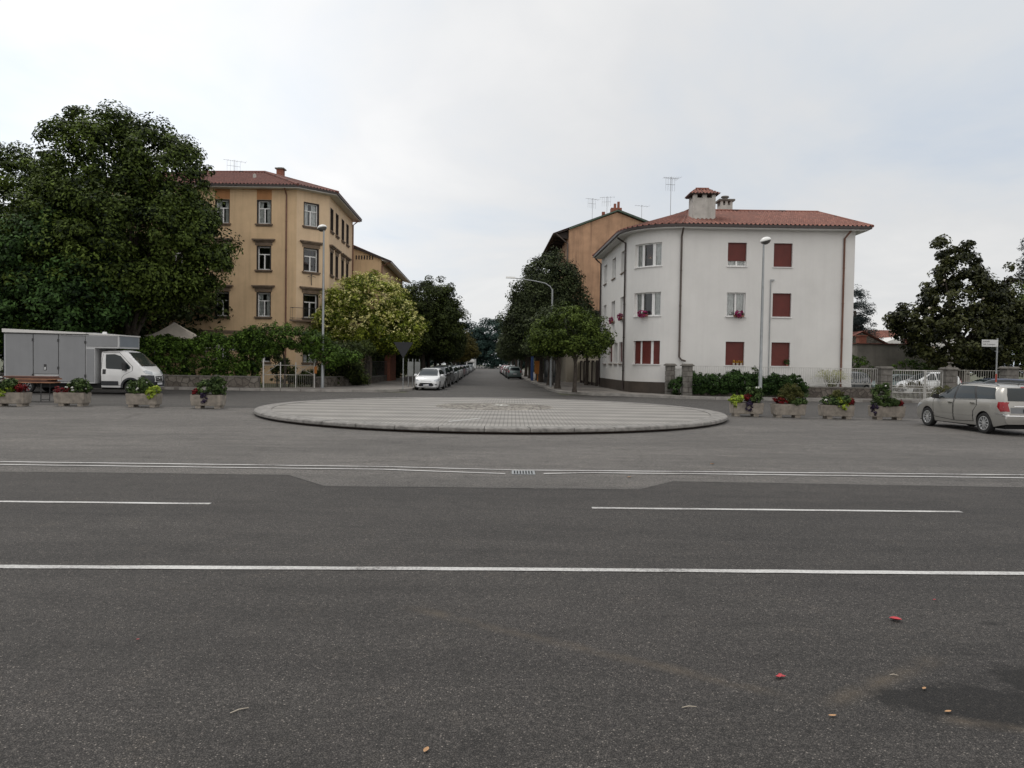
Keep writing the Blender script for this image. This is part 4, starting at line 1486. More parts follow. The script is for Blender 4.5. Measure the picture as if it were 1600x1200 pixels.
for x in (29.9, 34.0):
    mb = MB()
    mb.box(x, x + .62, 63.6, 64.2, 3.8, 4.7 if x < 30 else 4.45)
    mb.box(x - .07, x + .69, 63.53, 64.27, 4.7 if x < 30 else 4.45, 4.8 if x < 30 else 4.53)
    mb.build('chimney', M['chimney_red'], GH)
child_fix(GH)
HH = empty('gabled_house', (34, 76, 0), 0, 'small brown gabled house whose roof shows above the grey outbuilding', 'house')
mb = MB()
mb.prism([(33, 76), (39, 76), (39, 84), (33, 84)], 0, 4.2)
mb.add([(33, 76, 4.2), (39, 76, 4.2), (36, 76, 5.6)], [(0, 1, 2)])
mb.build('wall', M['stonewall'], HH)
mb = MB()
tile_slope(mb, (32.6, 84.3, 4.1), (32.6, 75.7, 4.1), (36, 84.3, 5.75), (36, 75.7, 5.75), .25)
tile_slope(mb, (39.4, 75.7, 4.1), (39.4, 84.3, 4.1), (36, 75.7, 5.75), (36, 84.3, 5.75), .25)
mb.build('roof', M['roof_old'], HH, smooth=60)
child_fix(HH)
VH = empty('vaulted_shed', (47, 92, 0), 0, 'pale shed with a curved white roof behind the magnolia', 'shed')
mb = MB()
mb.prism([(45.0, 90), (56, 90), (56, 100), (45.0, 100)], 0, 4.2)
mb.build('wall', M['grey_wall'], VH)
mb = MB()
vs, fcs = [], []
for i in range(17):
    a = math.pi * i / 16
    for y in (89.7, 100.3):
        vs.append((50.5 - 6.0 * math.cos(a), y, 4.1 + 2.0 * math.sin(a)))
for i in range(16):
    fcs.append((2 * i, 2 * i + 1, 2 * i + 3, 2 * i + 2))
mb.add(vs, fcs)
mb.add([vs[2 * i] for i in range(17)], [tuple(range(17))])
mb.build('roof', M['soffit'], VH, smooth=50)
child_fix(VH)
RH = empty('red_roofed_house', (56, 112, 0), 0, 'distant house with an orange red tiled roof beside the blue cedar', 'house')
mb = MB()
mb.prism([(50, 112), (62, 112), (62, 120), (50, 120)], 0, 6.2)
mb.build('wall', M['pale_wall'], RH)
mb = MB()
tile_slope(mb, (49.5, 111.5, 6.1), (62.5, 111.5, 6.1), (50.5, 116, 8.0), (61.5, 116, 8.0), .3)
tile_slope(mb, (62.5, 120.5, 6.1), (49.5, 120.5, 6.1), (61.5, 116, 8.0), (50.5, 116, 8.0), .3)
mb.build('roof', M['roof'], RH, smooth=60)
mb = MB()
mb.box(53.4, 54.0, 113.5, 114.1, 7.0, 8.5)
mb.build('chimney', M['chimney_red'], RH)
child_fix(RH)


# ================================================================== trees and plants
def lobes_at(*l):
    return [tuple(x) for x in l]


# great lindens at the left
tree('linden_tree', (-24.2, 46.5, 0), lobes_at((-1.9, 0, 13.1, 2.8, 3.2, 4.4), (1.9, .3, 12.6, 2.6, 3.0, 4.2), (-4.4, 0, 9.8, 2.4, 3.0, 2.8), (.0, -.8, 9.0, 5.0, 4.6, 4.4), (3.6, 0, 8.6, 2.3, 3, 2.9), (-4.2, .2, 8.8, 3.2, 3.4, 4.0), (1.4, -.6, 6.9, 3.3, 3.2, 2.0), (-2.7, -.8, 5.8, 4.2, 3.6, 2.4)),
     'tallest dark linden tree with a domed crown beside the tan building', leaf='lf_lime', n=1450, per=86, cr=.50, size=.225, trunk=(5.0, .45), seed=11, limbs=14, inner=.12, jitter=.14)
tree('linden_tree', (-35.2, 51.5, 0), lobes_at((0, 0, 12.2, 4.0, 3.6, 3.9), (2.6, 0, 9.5, 3.4, 3.4, 3.4), (-3.5, 0, 9.6, 4.0, 3.6, 3.9), (0, -.6, 6.4, 5.6, 4, 3.0)),
     'broad linden tree cut by the left frame edge behind the van', leaf='lf_lime', n=800, per=76, cr=.52, size=.23, trunk=(4.5, .4), seed=12, limbs=10, inner=.12, jitter=.14)
tree('maple_tree', (-27.8, 43.6, 0), lobes_at((0, 0, 8.0, 2.5, 2.2, 2.4), (-2.2, 0, 6.0, 2.7, 2.3, 2.5), (2.4, 0, 5.6, 2.7, 2.3, 2.4), (0, -.4, 4.4, 3.6, 2.4, 1.7)),
     'bushy blue green tree rising directly behind the van roof', leaf='lf_deep', n=620, per=46, cr=.42, size=.24, trunk=(3.2, .24), seed=13, limbs=9)
tree('deodar_tree', (-31.0, 43.0, 0), lobes_at((0, 0, 3.9, 3.4, 2.2, .75), (-.8, 0, 4.9, 2.5, 2, .6), (0.6, .2, 2.9, 3.6, 2.2, .6), (-.5, 0, 6.0, 1.7, 1.5, .7), (-.4, 0, 7.4, .9, .9, 1.0)),
     'low spreading conifer with drooping tips behind the rear of the van', leaf='lf_hedge', n=420, per=44, cr=.40, size=.20, trunk=(5.5, .2), seed=14, wide=.3, droop=.25)
tree('elm_tree', (-30.5, 57.5, 0), lobes_at((0, 0, 8.0, 5.0, 3, 4.0), (4, 0, 5.0, 4, 3, 3.0), (-4, 0, 5.0, 5, 3, 3.4)),
     'dark filler tree standing deep in the park behind the lindens', leaf='lf_dark', n=480, per=46, cr=.7, size=.38, trunk=(4, .35), seed=15)
tree('elm_tree', (-44.5, 58, 0), lobes_at((0, 0, 8.0, 5.4, 3, 4.4), (5, 0, 5.0, 4, 3, 3.0), (-4, 0, 5.4, 5, 3, 3.6)),
     'dark tree at the far left edge, behind the cut off linden', leaf='lf_dark', n=480, per=46, cr=.7, size=.38, trunk=(4, .35), seed=16)

# golden flowering round tree at the street corner
gt, gl = tree('flowering_tree', (-11.4, 58.2, .12), lobes_at((0, 0, 5.6, 3.3, 3.2, 2.9), (-1.6, -.3, 4.4, 2.6, 2.4, 1.9), (1.9, -.2, 4.3, 2.3, 2.4, 1.9), (-3.2, -.2, 3.6, 1.0, 1.1, .9)),
     'round golden green tree covered in cream blossom at the street corner', leaf='lf_gold', n=640, per=64, cr=.34, size=.18, trunk=(2.8, .3), seed=21, limbs=10, bark=M['bark_pale'])
p_, n_, t_, c_ = crown_points(gl, 2300, 11, .13, 22, inner=0.0, jitter=.07, upbias=.9)
keep = (p_[:, 2] > 3.0 + np.random.default_rng(3).random(len(p_)) * 2.0)
leaf_object('blossom', p_[keep] * np.array([1.05, 1.05, 1.03]), n_[keep], t_[keep], .115, M['bl_cream'], gt, .8, 23)

# clipped linden by the white house and the street trees behind it
tree('young_linden_tree', (3.9, 45.85, .15), lobes_at((-.55, 0, 3.75, 1.9, 1.9, 1.35), (-.2, 0, 4.5, 1.3, 1.3, .85), (1.0, 0, 3.5, 1.25, 1.3, 1.1), (-1.9, 0, 3.4, 1.0, 1.2, .9), (.2, 0, 3.0, 1.9, 1.6, .7), (-1.4, .4, 3.0, 1.4, 1.4, .7)),
     'nearest small round street tree on a thin trunk before the white house', cat='street tree', leaf='lf_fresh', n=520, per=40, cr=.26, size=.155, trunk=(2.5, .13), seed=31, group='street trees')
ST = 'street trees'
i0, il = tree('evergreen_oak_tree', (*su(5.5, 61), .15), lobes_at((-.2, 0, 6.7, 3.1, 3.0, 3.5), (.0, 0, 8.6, 2.0, 2.1, 2.2), (-1.4, -.2, 5.0, 2.6, 2.4, 2.3), (1.3, 0, 5.8, 1.9, 2.2, 2.5)),
     'tallest grey green evergreen tree in front of the orange gable', cat='street tree', leaf='lf_ilex', n=850, per=44, cr=.38, size=.20, trunk=(2.9, .24), seed=41, group=ST, limbs=9, droop=.15)
lab = ['second evergreen of the right hand row, behind the tallest one', 'third evergreen along the right kerb of the side street', 'fourth evergreen along the right kerb of the side street',
       'fifth evergreen along the right kerb, beside the farther parked cars', 'sixth evergreen along the right kerb of the side street', 'far evergreen of the right hand row near the street end', 'last but one evergreen of the right hand row', 'last evergreen at the far end of the right hand row']
for k, (y, u, sc, rz) in enumerate([(69.5, 5.4, .96, 1.2), (78, 5.7, .95, 2.7), (88, 5.5, .97, 4.0), (99, 5.6, .9, .5), (112, 5.6, .88, 2.0), (128, 5.6, .9, 3.3), (148, 5.7, .85, 5.0), (172, 5.6, .9, .9)]):
    c = copy_tree(i0)
    c.location = (*su(u, y), .15)
    c.scale = (sc, sc, sc)
    c.rotation_euler.z = rz
    c['label'] = lab[k]
c, _ = tree('evergreen_oak_tree', (3.25, 52.5, .15), lobes_at((-.3, 0, 4.3, 1.7, 1.8, 1.3), (.4, 0, 3.9, 1.6, 1.6, 1.1), (-.9, 0, 3.2, 1.7, 1.6, .8)),
     'smaller evergreen with a doubled trunk behind the thin round street tree', cat='street tree', leaf='lf_ilex', n=330, per=40, cr=.3, size=.19, trunk=(2.6, .2), seed=43, group=ST)
c, _ = tree('evergreen_oak_tree', (6.3, 62.5, .15), lobes_at((0, 0, 4.6, 2.1, 2.0, 1.6), (.6, 0, 4.0, 1.6, 1.6, 1.2)),
     'low evergreen by the slatted fence next to the white house', cat='street tree', leaf='lf_ilex', n=330, per=40, cr=.33, size=.2, trunk=(2.6, .15), seed=44, group=ST)

h0, hl = tree('hornbeam_tree', (*su(-5.6, 67), .15), lobes_at((0, 0, 6.3, 3.1, 3.0, 2.9), (1.3, 0, 5.2, 2.6, 2.4, 2.2), (-1.5, 0, 5.0, 2.5, 2.6, 2.5), (.3, 0, 7.7, 1.3, 1.4, 1.1), (1.9, 0, 7.1, 1.0, 1.0, 1.1), (0, 0, 3.8, 3.0, 2.8, 1.3)),
     'dark green street tree with ragged top right of the golden tree', cat='street tree', leaf='lf_dark', n=760, per=60, cr=.38, size=.19, trunk=(2.7, .24), seed=51, group=ST, limbs=9, jitter=.22)
lab = ['second dark tree of the left hand row, behind the ragged one', 'third dark tree along the left kerb of the side street', 'fourth dark tree along the left kerb of the side street', 'fifth dark tree along the left kerb, above the parked cars']
for k, (y, u, sc, rz) in enumerate([(76, -5.8, .92, 1.0), (86, -5.7, .86, 2.2), (97, -5.8, .84, 3.9), (110, -5.6, .8, 5.2)]):
    c = copy_tree(h0)
    c.location = (*su(u, y), .15)
    c.scale = (sc,) * 3
    c.rotation_euler.z = rz
    c['label'] = lab[k]
y0, yl = tree('ash_tree', (*su(-5.3, 128), .15), lobes_at((0, 0, 4.8, 3.3, 3.2, 2.6), (1.2, 0, 4.0, 3.0, 2.8, 1.8), (-1.2, 0, 4.2, 3.0, 2.8, 2.0)),
     'yellowing rounded street tree halfway down the left kerb', cat='street tree', leaf='lf_yellow', n=420, per=36, cr=.45, size=.3, trunk=(2.3, .2), seed=55, group=ST)
lab = ['second yellowing tree, just behind the first on the left kerb', 'third yellowing tree farther down the left kerb']
for k, (y, u, rz) in enumerate([(143, -5.4, 1.3), (162, -5.4, 2.6)]):
    c = copy_tree(y0)
    c.location = (*su(u, y), .15)
    c.rotation_euler.z = rz
    c['label'] = lab[k]
f0, fl = tree('park_tree', (-6.6, 250, 0), lobes_at((0, 0, 11.5, 6, 5, 5.0), (4, 0, 8.5, 5, 5, 4.5), (-5, 0, 8.5, 5, 5, 4.5), (0, 0, 4.5, 9, 5, 3.8)),
     'tall haze-tinted tree closing the view at the end of the street', leaf='lf_blue', n=520, per=40, cr=.9, size=.62, trunk=(5, .4), seed=61, group='far trees')
lab = ['haze-tinted tree right of the tall one at the street end', 'haze-tinted tree left of the tall one at the street end', 'haze-tinted far tree partly hidden by the left street trees', 'haze-tinted far tree partly hidden by the right street trees']
for k, (x, y, sc, rz) in enumerate([(3.5, 262, .78, 1.4), (-17, 258, .95, 2.9), (-28, 246, 1.0, 4.4), (16, 268, .9, .4)]):
    c = copy_tree(f0)
    c.location = (x, y, 0)
    c.scale = (sc,) * 3
    c.rotation_euler.z = rz
    c['label'] = lab[k]

# magnolia, cedar and the trees at the right edge
mt_, ml = tree('magnolia_tree', (34.3, 56.5, .05), lobes_at((-.2, 0, 9.5, 1.5, 1.6, 2.1), (0, 0, 7.0, 2.6, 2.6, 2.2), (-2.6, 0, 5.3, 2.4, 2.4, 1.5), (2.6, 0, 5.5, 2.6, 2.4, 1.9), (0, -.4, 4.2, 4.0, 2.9, 2.3), (2.6, 0, 7.6, 1.2, 1.2, .9), (-4.6, 0, 5.6, 1.0, 1.0, .55), (3.6, 0, 3.4, 3.0, 2.6, 2.2), (-1.6, 0, 11.1, .5, .5, .8), (3.9, 0, 9.0, .35, .35, .8), (4.4, 0, 7.0, .7, .7, .45)),
     'big dark magnolia tree with cream flowers behind the gate and street sign', leaf='lf_rust', n=900, per=36, cr=.33, size=.30, trunk=(4.5, .3), seed=71, limbs=14, wide=.5, jitter=.2, inner=.15)
p_, n_, t_, c_ = crown_points(ml, 34, 7, .09, 72, inner=0.0, jitter=.05)
leaf_object('blossom', p_, n_, t_, .17, M['fl_cream'], mt_, .8, 73)
tree('blue_cedar_tree', (38.9, 84, 0), lobes_at((0, 0, 9.6, .9, .9, 1.2), (.3, 0, 8.2, 1.7, 1.6, 1.0), (-.2, 0, 6.9, 2.0, 1.9, .9), (.6, 0, 5.6, 2.2, 2, .9), (0, 0, 4.2, 2.6, 2, 1.0), (.4, 0, 2.6, 3.0, 2.2, 1.4)),
     'blue grey cedar beside the right wall of the white house', leaf='lf_cedar', n=520, per=40, cr=.36, size=.22, trunk=(8.5, .25), seed=75, wide=.3, jitter=.2)
tree('cypress_tree', (49.4, 70, 0), lobes_at((0, 0, 13.0, 1.0, 1.0, 3.2), (0, 0, 9.0, 1.3, 1.3, 5.0)),
     'narrow dark conifer touching the right frame edge', leaf='lf_cedar', n=240, per=40, cr=.3, size=.22, trunk=(8, .2), seed=76, wide=.35)
tree('robinia_tree', (42.4, 62, 0), lobes_at((0, 0, 7.2, 2.0, 1.8, 1.6), (1.6, 0, 5.4, 2.6, 2.2, 2.4), (-1.2, 0, 3.6, 2.6, 2.2, 2.2)),
     'lighter green airy tree at the right edge beside the magnolia', leaf='lf_fresh', n=300, per=34, cr=.42, size=.24, trunk=(4, .2), seed=77, jitter=.22)
tree('garden_tree', (44.5, 58, 0), lobes_at((0, 0, 3.2, 3.5, 2.4, 2.6), (3, 0, 3.0, 3, 2.2, 2.4)),
     'dense low evergreen filling the garden right of the magnolia', leaf='lf_dark', n=360, per=40, cr=.45, size=.26, trunk=(2, .2), seed=78)
tree('round_fir_tree', (43.5, 100, 0), lobes_at((0, 0, 5.6, 2.2, 2.0, 2.0), (.5, 0, 3.8, 2.6, 2.2, 2.0)),
     'small blue green tree between the red roof and the magnolia', leaf='lf_blue', n=220, per=36, cr=.45, size=.3, trunk=(3, .2), seed=79)


def box_leaves(x0, x1, y0, y1, prof, n, per, cr, size, seed, z0=0.3):
    """hedge: clumps through a long box whose top follows prof (x, height)"""
    rng = np.random.default_rng(seed)
    xs = rng.uniform(x0, x1, n)
    top = np.interp(xs, [q[0] for q in prof], [q[1] for q in prof]) + rng.normal(size=n) * .16 + .16 * np.sin(xs * 2.3 + seed) + .1 * np.sin(xs * 5.1)
    zt = rng.random(n)
    face = rng.random(n) < .62
    zz = np.where(face, z0 + (top - z0) * zt, top)
    yy = np.where(face, y0 + (1 - zt) ** 1.3 * (y1 - y0) * .55 + rng.normal(size=n) * .16, rng.uniform(y0, y1, n))
    c = np.stack([xs, yy, zz], 1)
    dr = rng.normal(size=(n, per, 3))
    dr[:, :, 2] += .35
    dr[:, :, 1] -= .25
    dr /= np.linalg.norm(dr, axis=2, keepdims=True)
    off = dr * rng.uniform(.35, 1.1, (n, per, 1)) * cr * rng.uniform(.7, 1.7, (n, 1, 1)) * np.array([1, .8, .8])
    pts = c[:, None] + off
    nrm = dr + np.array([0, -.15, .35]) + rng.normal(size=pts.shape) * .42
    ti = .42 + rng.normal(size=(n, 1)) * .2 + rng.normal(size=(n, per)) * .23
    return pts.reshape(-1, 3), nrm.reshape(-1, 3), ti.ravel()


def hedge(name, loc, args, label, leaf, seed, size, wide=.5, stems=12, cat='hedge'):
    t = empty(name, loc, 0, label, cat)
    p, n, ti = box_leaves(*args, seed=seed)
    leaf_object('foliage', p, n, ti, size, M[leaf], t, wide, seed)
    rng = random.Random(seed)
    mb = MB()
    for i in range(stems):
        x = args[0] + (args[1] - args[0]) * (i + .5) / stems
        y = (args[2] + args[3]) / 2 + .1
        hh = np.interp(x, [q[0] for q in args[4]], [q[1] for q in args[4]])
        mb.tube([(x, y, 0), (x + rng.uniform(-.2, .2), y, hh * .5), (x + rng.uniform(-.4, .4), y + .1, hh * .92)], [.05, .04, .02], 5)
    mb.build('stems', M['bark'], t)
    return t


hedge('wisteria_hedge', (-20, 46.4, 0), (-4.6, 4.2, -.9, .7, [(-4.6, 2.75), (-3.0, 2.85), (-1.0, 2.75), (.8, 2.95), (2.6, 3.25), (4.2, 3.5)], 620, 44, .26, .17),
      'long leafy green hedge hanging over the mottled wall beside the van', 'lf_hedge', 81, .17, stems=14)
hedge('added_garden_bush', (-14.3, 50.4, 0), (-2.2, 2.4, -.6, .6, [(-2.2, 2.5), (-1.1, 1.6), (-.4, .8), (.9, .75), (1.6, 1.5), (2.4, 2.6)], 260, 40, .2, .15), 'low dark garden shrubs behind the pale garden gate, ends added to darken the wall', 'lf_dark', 88, .15, stems=6)  # low part stands for grass; taller ends added to darken the wall
hedge('laurel_hedge', (-12.0, 49.6, 0), (-.4, 1.6, -.9, 6.5, [(-.4, 2.9), (1.6, 2.6)], 300, 40, .3, .2), 'dark laurel mass behind the lamp post, below the golden tree', 'lf_dark', 85, .2, stems=5)
lh = hedge('boundary_hedge', (*su(-9.8, 88), 0), (-29, 26, -.7, .7, [(-29, 3.2), (26, 4.2)], 600, 40, .5, .34), 'tall dark hedge lining the left side of the street behind the trees', 'lf_dark', 86, .34, stems=16)
lh.rotation_euler.z = R(90) - math.atan(KX)
rh = hedge('boundary_hedge', (*su(10.4, 122), 0), (-28, 40, -.7, .7, [(-28, 3.6), (40, 4.2)], 620, 40, .5, .34), 'tall dark hedge lining the right side of the street behind the evergreens', 'lf_ilex', 87, .34, stems=16)
rh.rotation_euler.z = R(90) - math.atan(KX)
hedge('park_hedge', (-36, 46.4, 0), (-12, 11.6, -.8, .6, [(-12, 2.7), (12, 2.9)], 760, 40, .36, .22),
      'dark clipped hedge along the park edge behind the van', 'lf_dark', 82, .22, stems=22)
ph = empty('pergola_wisteria', (-14.2, 46.6, 0), 0, 'bright green wisteria mound arching over the white garden gate', 'climbing plant')
pl = lobes_at((-1.9, 0, 2.9, 1.5, .9, .75), (-.6, 0, 3.3, 1.7, .9, .8), (.9, 0, 3.15, 1.5, .9, .75), (2.2, -.1, 2.5, 1.0, .7, .6), (-2.4, .1, 2.0, .9, .8, 1.0), (2.9, -.2, 2.1, .75, .6, .5), (3.8, -.2, 2.2, .8, .6, .45))
p_, n_, t_, c_ = crown_points(pl, 480, 42, .22, 83, inner=.2, jitter=.2, droop=.3)
leaf_object('foliage', p_, n_, t_, .16, M['lf_hedge'], ph, .42, 84)
mb = MB()
for x, h in ((-2.5, 2.6), (1.5, 2.8), (-.4, 2.9)):
    mb.tube([(x, .5, 0), (x + .1, .5, h * .5), (x - .1, .3, h)], [.09, .07, .05], 6)
mb.build('stems', M['bark'], ph)


def low_wall(name, x0, y0, x1, y1, h, th, label, m, cap_m=None, posts=()):
    o = empty(name, (x0, y0, 0), math.atan2(y1 - y0, x1 - x0), label, 'wall')
    L = math.hypot(x1 - x0, y1 - y0)
    mb = MB()
    mb.box(0, L, 0, th, 0, h)
    mb.build('wall_body', M[m], o)
    mb = MB()
    n = max(1, int(L / 1.8))
    for i in range(n):
        mb.box(L * i / n + .004, L * (i + 1) / n - .004, -.03, th + .03, h, h + .07 + random.uniform(0, .012))
    mb.build('coping', M[cap_m or 'cap'], o)
    for q in posts:
        mb = MB()
        mb.box(q - .1, q + .1, -.05, th + .05, 0, h + .12)
        mb.build('wall_post', M['cap'], o)
    return o


low_wall('garden_wall', -24.6, 45.2, -15.6, 45.3, .78, .3, 'low mottled stained wall under the wisteria hedge', 'oldwall', posts=(3.2, 6.4))
low_wall('park_wall', -60, 45.3, -24.7, 45.2, .75, .3, 'long low old wall behind the van, left of the mottled stretch', 'stonewall')
low_wall('corner_wall', -12.55, 47.4, su(-9.0, 54)[0], 54, .75, .28, 'short corner wall by the left lamp post', 'oldwall')
low_wall('front_wall', 10.75, 43.75, 21.7, 43.62, .72, .3, 'low rough stone wall below the white railing and clipped hedge', 'stonewall')

# garden gate on the left
gg = empty('garden_gate', (-15.45, 45.7, 0), math.atan2(1.3, 2.9), 'pale wire garden gate with cross braces under the wisteria', 'gate')
GL = 3.1
for x in (0, 1.02, 1.95, GL):
    mb = MB()
    mb.tube([(x, 0, 0), (x, 0, 1.95 if x in (0, GL) else 1.75)], .045 if x in (0, GL) else .03, 6)
    mb.build('gate_post', M['rail_white'], gg)
mb = MB()
for z in (.12, .95, 1.55):
    mb.tube([(0, -.01, z), (GL, -.01, z)], .02, 5)
mb.tube([(0, -.01, .95), (.95, -.01, 1.65)], .015, 5)
mb.tube([(1.95, -.01, 1.5), (GL, -.01, .95)], .018, 5)
mb.tube([(1.95, -.01, .95), (GL - .2, -.01, 1.65)], .018, 5)
for i in range(26):
    x = .06 + i * .118
    mb.tube([(x, .01, .12), (x, .01, .95)], .006, 4)
mb.build('gate_bars', M['rail_dull'], gg)
mb = MB()
mb.box(GL - .02, GL + .14, -.12, .04, 1.05, 1.5)
mb.build('letter_box', M['orange'], gg)

# market tent roofs behind the hedge
tn = empty('garden_tent', (-22.0, 48.6, .28), .2, 'dusty pale pointed tent roof rising behind the green hedge', 'tent')
mb = MB()
ap = (-.3, 0, 3.98)
for a, b in (((-1.9, -1.2, 3.0), (1.9, -1.2, 2.85)), ((1.9, -1.2, 2.85), (1.9, 1.4, 2.9)), ((1.9, 1.4, 2.9), (-1.9, 1.4, 3.05)), ((-1.9, 1.4, 3.05), (-1.9, -1.2, 3.0))):
    A, B, C = Vector(a), Vector(b), Vector(ap)
    N = 6
    for i in range(N):
        for j in range(4):
            def q(u, v):
                p = A.lerp(B, u).lerp(C, v)
                return p - Vector((0, 0, .22 * math.sin(math.pi * v) * (1 - .5 * v) + .05 * math.sin(math.pi * u) * (1 - v)))
            mb.quad(q(i / N, j / 4), q((i + 1) / N, j / 4), q((i + 1) / N, (j + 1) / 4), q(i / N, (j + 1) / 4))
mb.build('canopy', M['tent'], tn, smooth=50)
mb = MB()
for x, y in ((-1.85, -1.15), (1.85, -1.15), (1.85, 1.35), (-1.85, 1.35)):
    mb.tube([(x, y, 0), (x, y, 2.9)], .03, 6)
mb.tube([(-.3, 0, 2.6), ap], .03, 6)
mb.build('poles', M['metal_grey'], tn)
tn2 = copy_tree(tn)
tn2.location = (-19.9, 51.6, -.25)
tn2.rotation_euler.z = .5
tn2.scale = (.8, .8, .95)
tn2['label'] = 'darker grey tent peak half hidden right of the pale tent'
for ch_ in tn2.children:
    if ch_.name.startswith('canopy'):
        ch_.data = ch_.data.copy()
        ch_.data.materials[0] = M['tent_grey']


# ================================================================== fences on the right
def stone_pillar(x, y, h, wdt, label, blocks=5, rz=0.0):
    o = empty('gate_pillar', (x, y, 0), rz, label, 'pillar', 'stone pillars along the right fence')
    mb = MB()
    for i in range(blocks):
        a, b = h * i / blocks, h * (i + 1) / blocks
        e = random.uniform(0, .012)
        if i % 2:
            mb.box(-wdt / 2 - e, wdt * .05, -wdt / 2 - e, wdt / 2 + e, a + .024, b)
            mb.box(wdt * .05 + .024, wdt / 2 + e, -wdt / 2, wdt / 2, a + .024, b)
        else:
            mb.box(-wdt / 2 - e, wdt / 2 + e, -wdt / 2 - e, wdt / 2 + e, a + .024, b)
    mb.box(-wdt / 2 + .03, wdt / 2 - .03, -wdt / 2 + .03, wdt / 2 - .03, 0, h, 1)
    mb.build('shaft', [M['block'], M['gap']], o)
    mb = MB()
    mb.box(-wdt / 2 - .09, wdt / 2 + .09, -wdt / 2 - .09, wdt / 2 + .09, h, h + .07)
    mb.box(-wdt / 2 - .05, wdt / 2 + .05, -wdt / 2 - .05, wdt / 2 + .05, h + .07, h + .14, top=(-.06, -.06))
    mb.build('pillar_cap', M['cap'], o)
    return o


stone_pillar(9.72, 45.3, 1.9, .5, 'stone pillar against the corner of the white house', 6)
stone_pillar(10.42, 43.85, 1.9, .52, 'blocky stone pillar at the left end of the clipped hedge', 6)
stone_pillar(22.1, 43.75, 1.92, .66, 'thick stone pillar left of the white double gate', 5)
stone_pillar(25.95, 43.75, 1.92, .66, 'thick stone pillar right of the white double gate', 5)
stone_pillar(28.75, 42.6, 2.02, .66, 'thick stone pillar behind the street name sign', 5)

wp_ = empty('wicket_gate', (9.98, 45.0, 0), math.atan2(-.9, .3), 'small pale solid wicket gate between two stone pillars', 'gate')
mb = MB()
mb.box(.02, .98, -.02, .02, .25, 1.75)
for i in range(7):
    mb.box(.05 + i * .135, .07 + i * .135, -.03, .03, .25, 1.75)
mb.build('gate_leaf', M['rail_white'], wp_)


def railing(name, x0, y0, x1, y1, z0, z1, label, m, step=.132, loops=True, post=None, cat='railing'):
    L = math.hypot(x1 - x0, y1 - y0)
    o = empty(name, (x0, y0, 0), math.atan2(y1 - y0, x1 - x0), label, cat)
    mb = MB()
    mb.box(0, L, -.025, .025, z1 - .03, z1)
    mb.box(0, L, -.025, .025, z0, z0 + .035)
    mb.build('rails', M[m], o)
    mb = MB()
    n = int(L / step)
    zl = z0 + .16 if loops else z0 + .03
    for i in range(n + 1):
        x = L * i / n
        x = min(max(x, .012), L - .012)
        mb.tube([(x, 0, zl), (x, 0, z1 - .02)], .013, 5, caps=False)
        if loops and i % 2 == 0 and i < n:
            x2 = L * (i + 1) / n
            c, r = (x + x2) / 2, (x2 - x) / 2
            mb.tube([(c - r * math.cos(t), 0, zl - .09 * math.sin(t)) for t in [math.pi * k / 6 for k in range(7)]], .013, 5, caps=False)
    mb.build('bars', M[m], o)
    if post:
        mb = MB()
        for q in post:
            mb.tube([(q, 0, z0 - .2), (q, 0, z0 + .02)], .025, 6)
        mb.build('stanchions', M[m], o)
    return o


railing('white_railing', 10.7, 43.85, 21.72, 43.75, .98, 1.92, 'long white railing with looped bars in front of the white house', 'rail_white', post=(1, 3, 5, 7, 9, 10.6))
railing('cream_railing', 26.3, 43.7, 28.4, 42.85, .5, 1.92, 'cream railing panel left of the street name sign', 'rail_dull', step=.115, loops=False)
railing('cream_railing', 29.1, 42.5, 37, 40.2, .5, 1.95, 'cream railing panel cut off by the right frame edge', 'rail_dull', step=.115, loops=False)
low_wall('fence_wall', 26.2, 43.6, 38, 40.0, .48, .3, 'low stone base under the cream railings at the right', 'stonewall')

dg = empty('double_gate', (22.46, 43.75, 0), 0, 'white metal double gate with open bars and a dense lower band', 'gate')
GW = 3.15
for a, b in ((0.02, GW * .66), (GW * .66 + .03, GW)):
    mb = MB()
    for x in (a, b - .05):
        mb.box(x, x + .05, -.025, .025, .12, 1.88)
    for z in (.12, .52, .78, .90, 1.83):
        mb.box(a + .05, b - .05, -.02, .02, z, z + .045)
    n = int((b - a) / .125)
    for i in range(1, n):
        x = a + (b - a) * i / n
        mb.box(x - .01, x + .01, -.011, .011, .945, 1.83)
    n = int((b - a) / .075)
    for i in range(1, n):
        x = a + (b - a) * i / n
        mb.box(x - .009, x + .009, -.010, .010, .165, .52)
        mb.box(x - .009, x + .009, -.010, .010, .565, .78)
    mb.build('gate_leaf', M['rail_white'], dg)

hedge('clipped_hedge', (14, 43.9, 0), (-3.3, 3.4, -.62, .25, [(-3.3, 1.05), (-2.2, 1.2), (-.8, 1.15), (.8, 1.2), (2.0, 1.0), (3.4, .95)], 900, 44, .14, .115),
      'dense dark green hedge spilling over the low wall below the white house', 'lf_deep', 91, .115, stems=12)
for (x, y, h, lb, lf) in ((16.1, 43.6, .5, 'thin leafy twig plant sticking up above the clipped hedge', 'lf_plant'),):
    t = empty('sapling', (14.35, 43.95, 0), 0, lb, 'plant')
    p_, n_, t_, c_ = crown_points([(0, 0, 1.75, .36, .2, .16), (-.2, 0, 1.55, .3, .2, .1), (.25, 0, 1.6, .2, .2, .1)], 26, 12, .07, 92)
    leaf_object('foliage', p_, n_, t_, .12, M['lf_plant'], t, .45, 93)
    mb = MB()
    mb.tube([(0, 0, .6), (.02, 0, 1.3), (-.05, 0, 1.8)], [.015, .012, .006], 5)
    mb.build('stem', M['bark'], t)
t = empty('pillar_ivy', (10.05, 43.75, 0), 0, 'dark bushy ivy clump between the two stone pillars', 'plant')
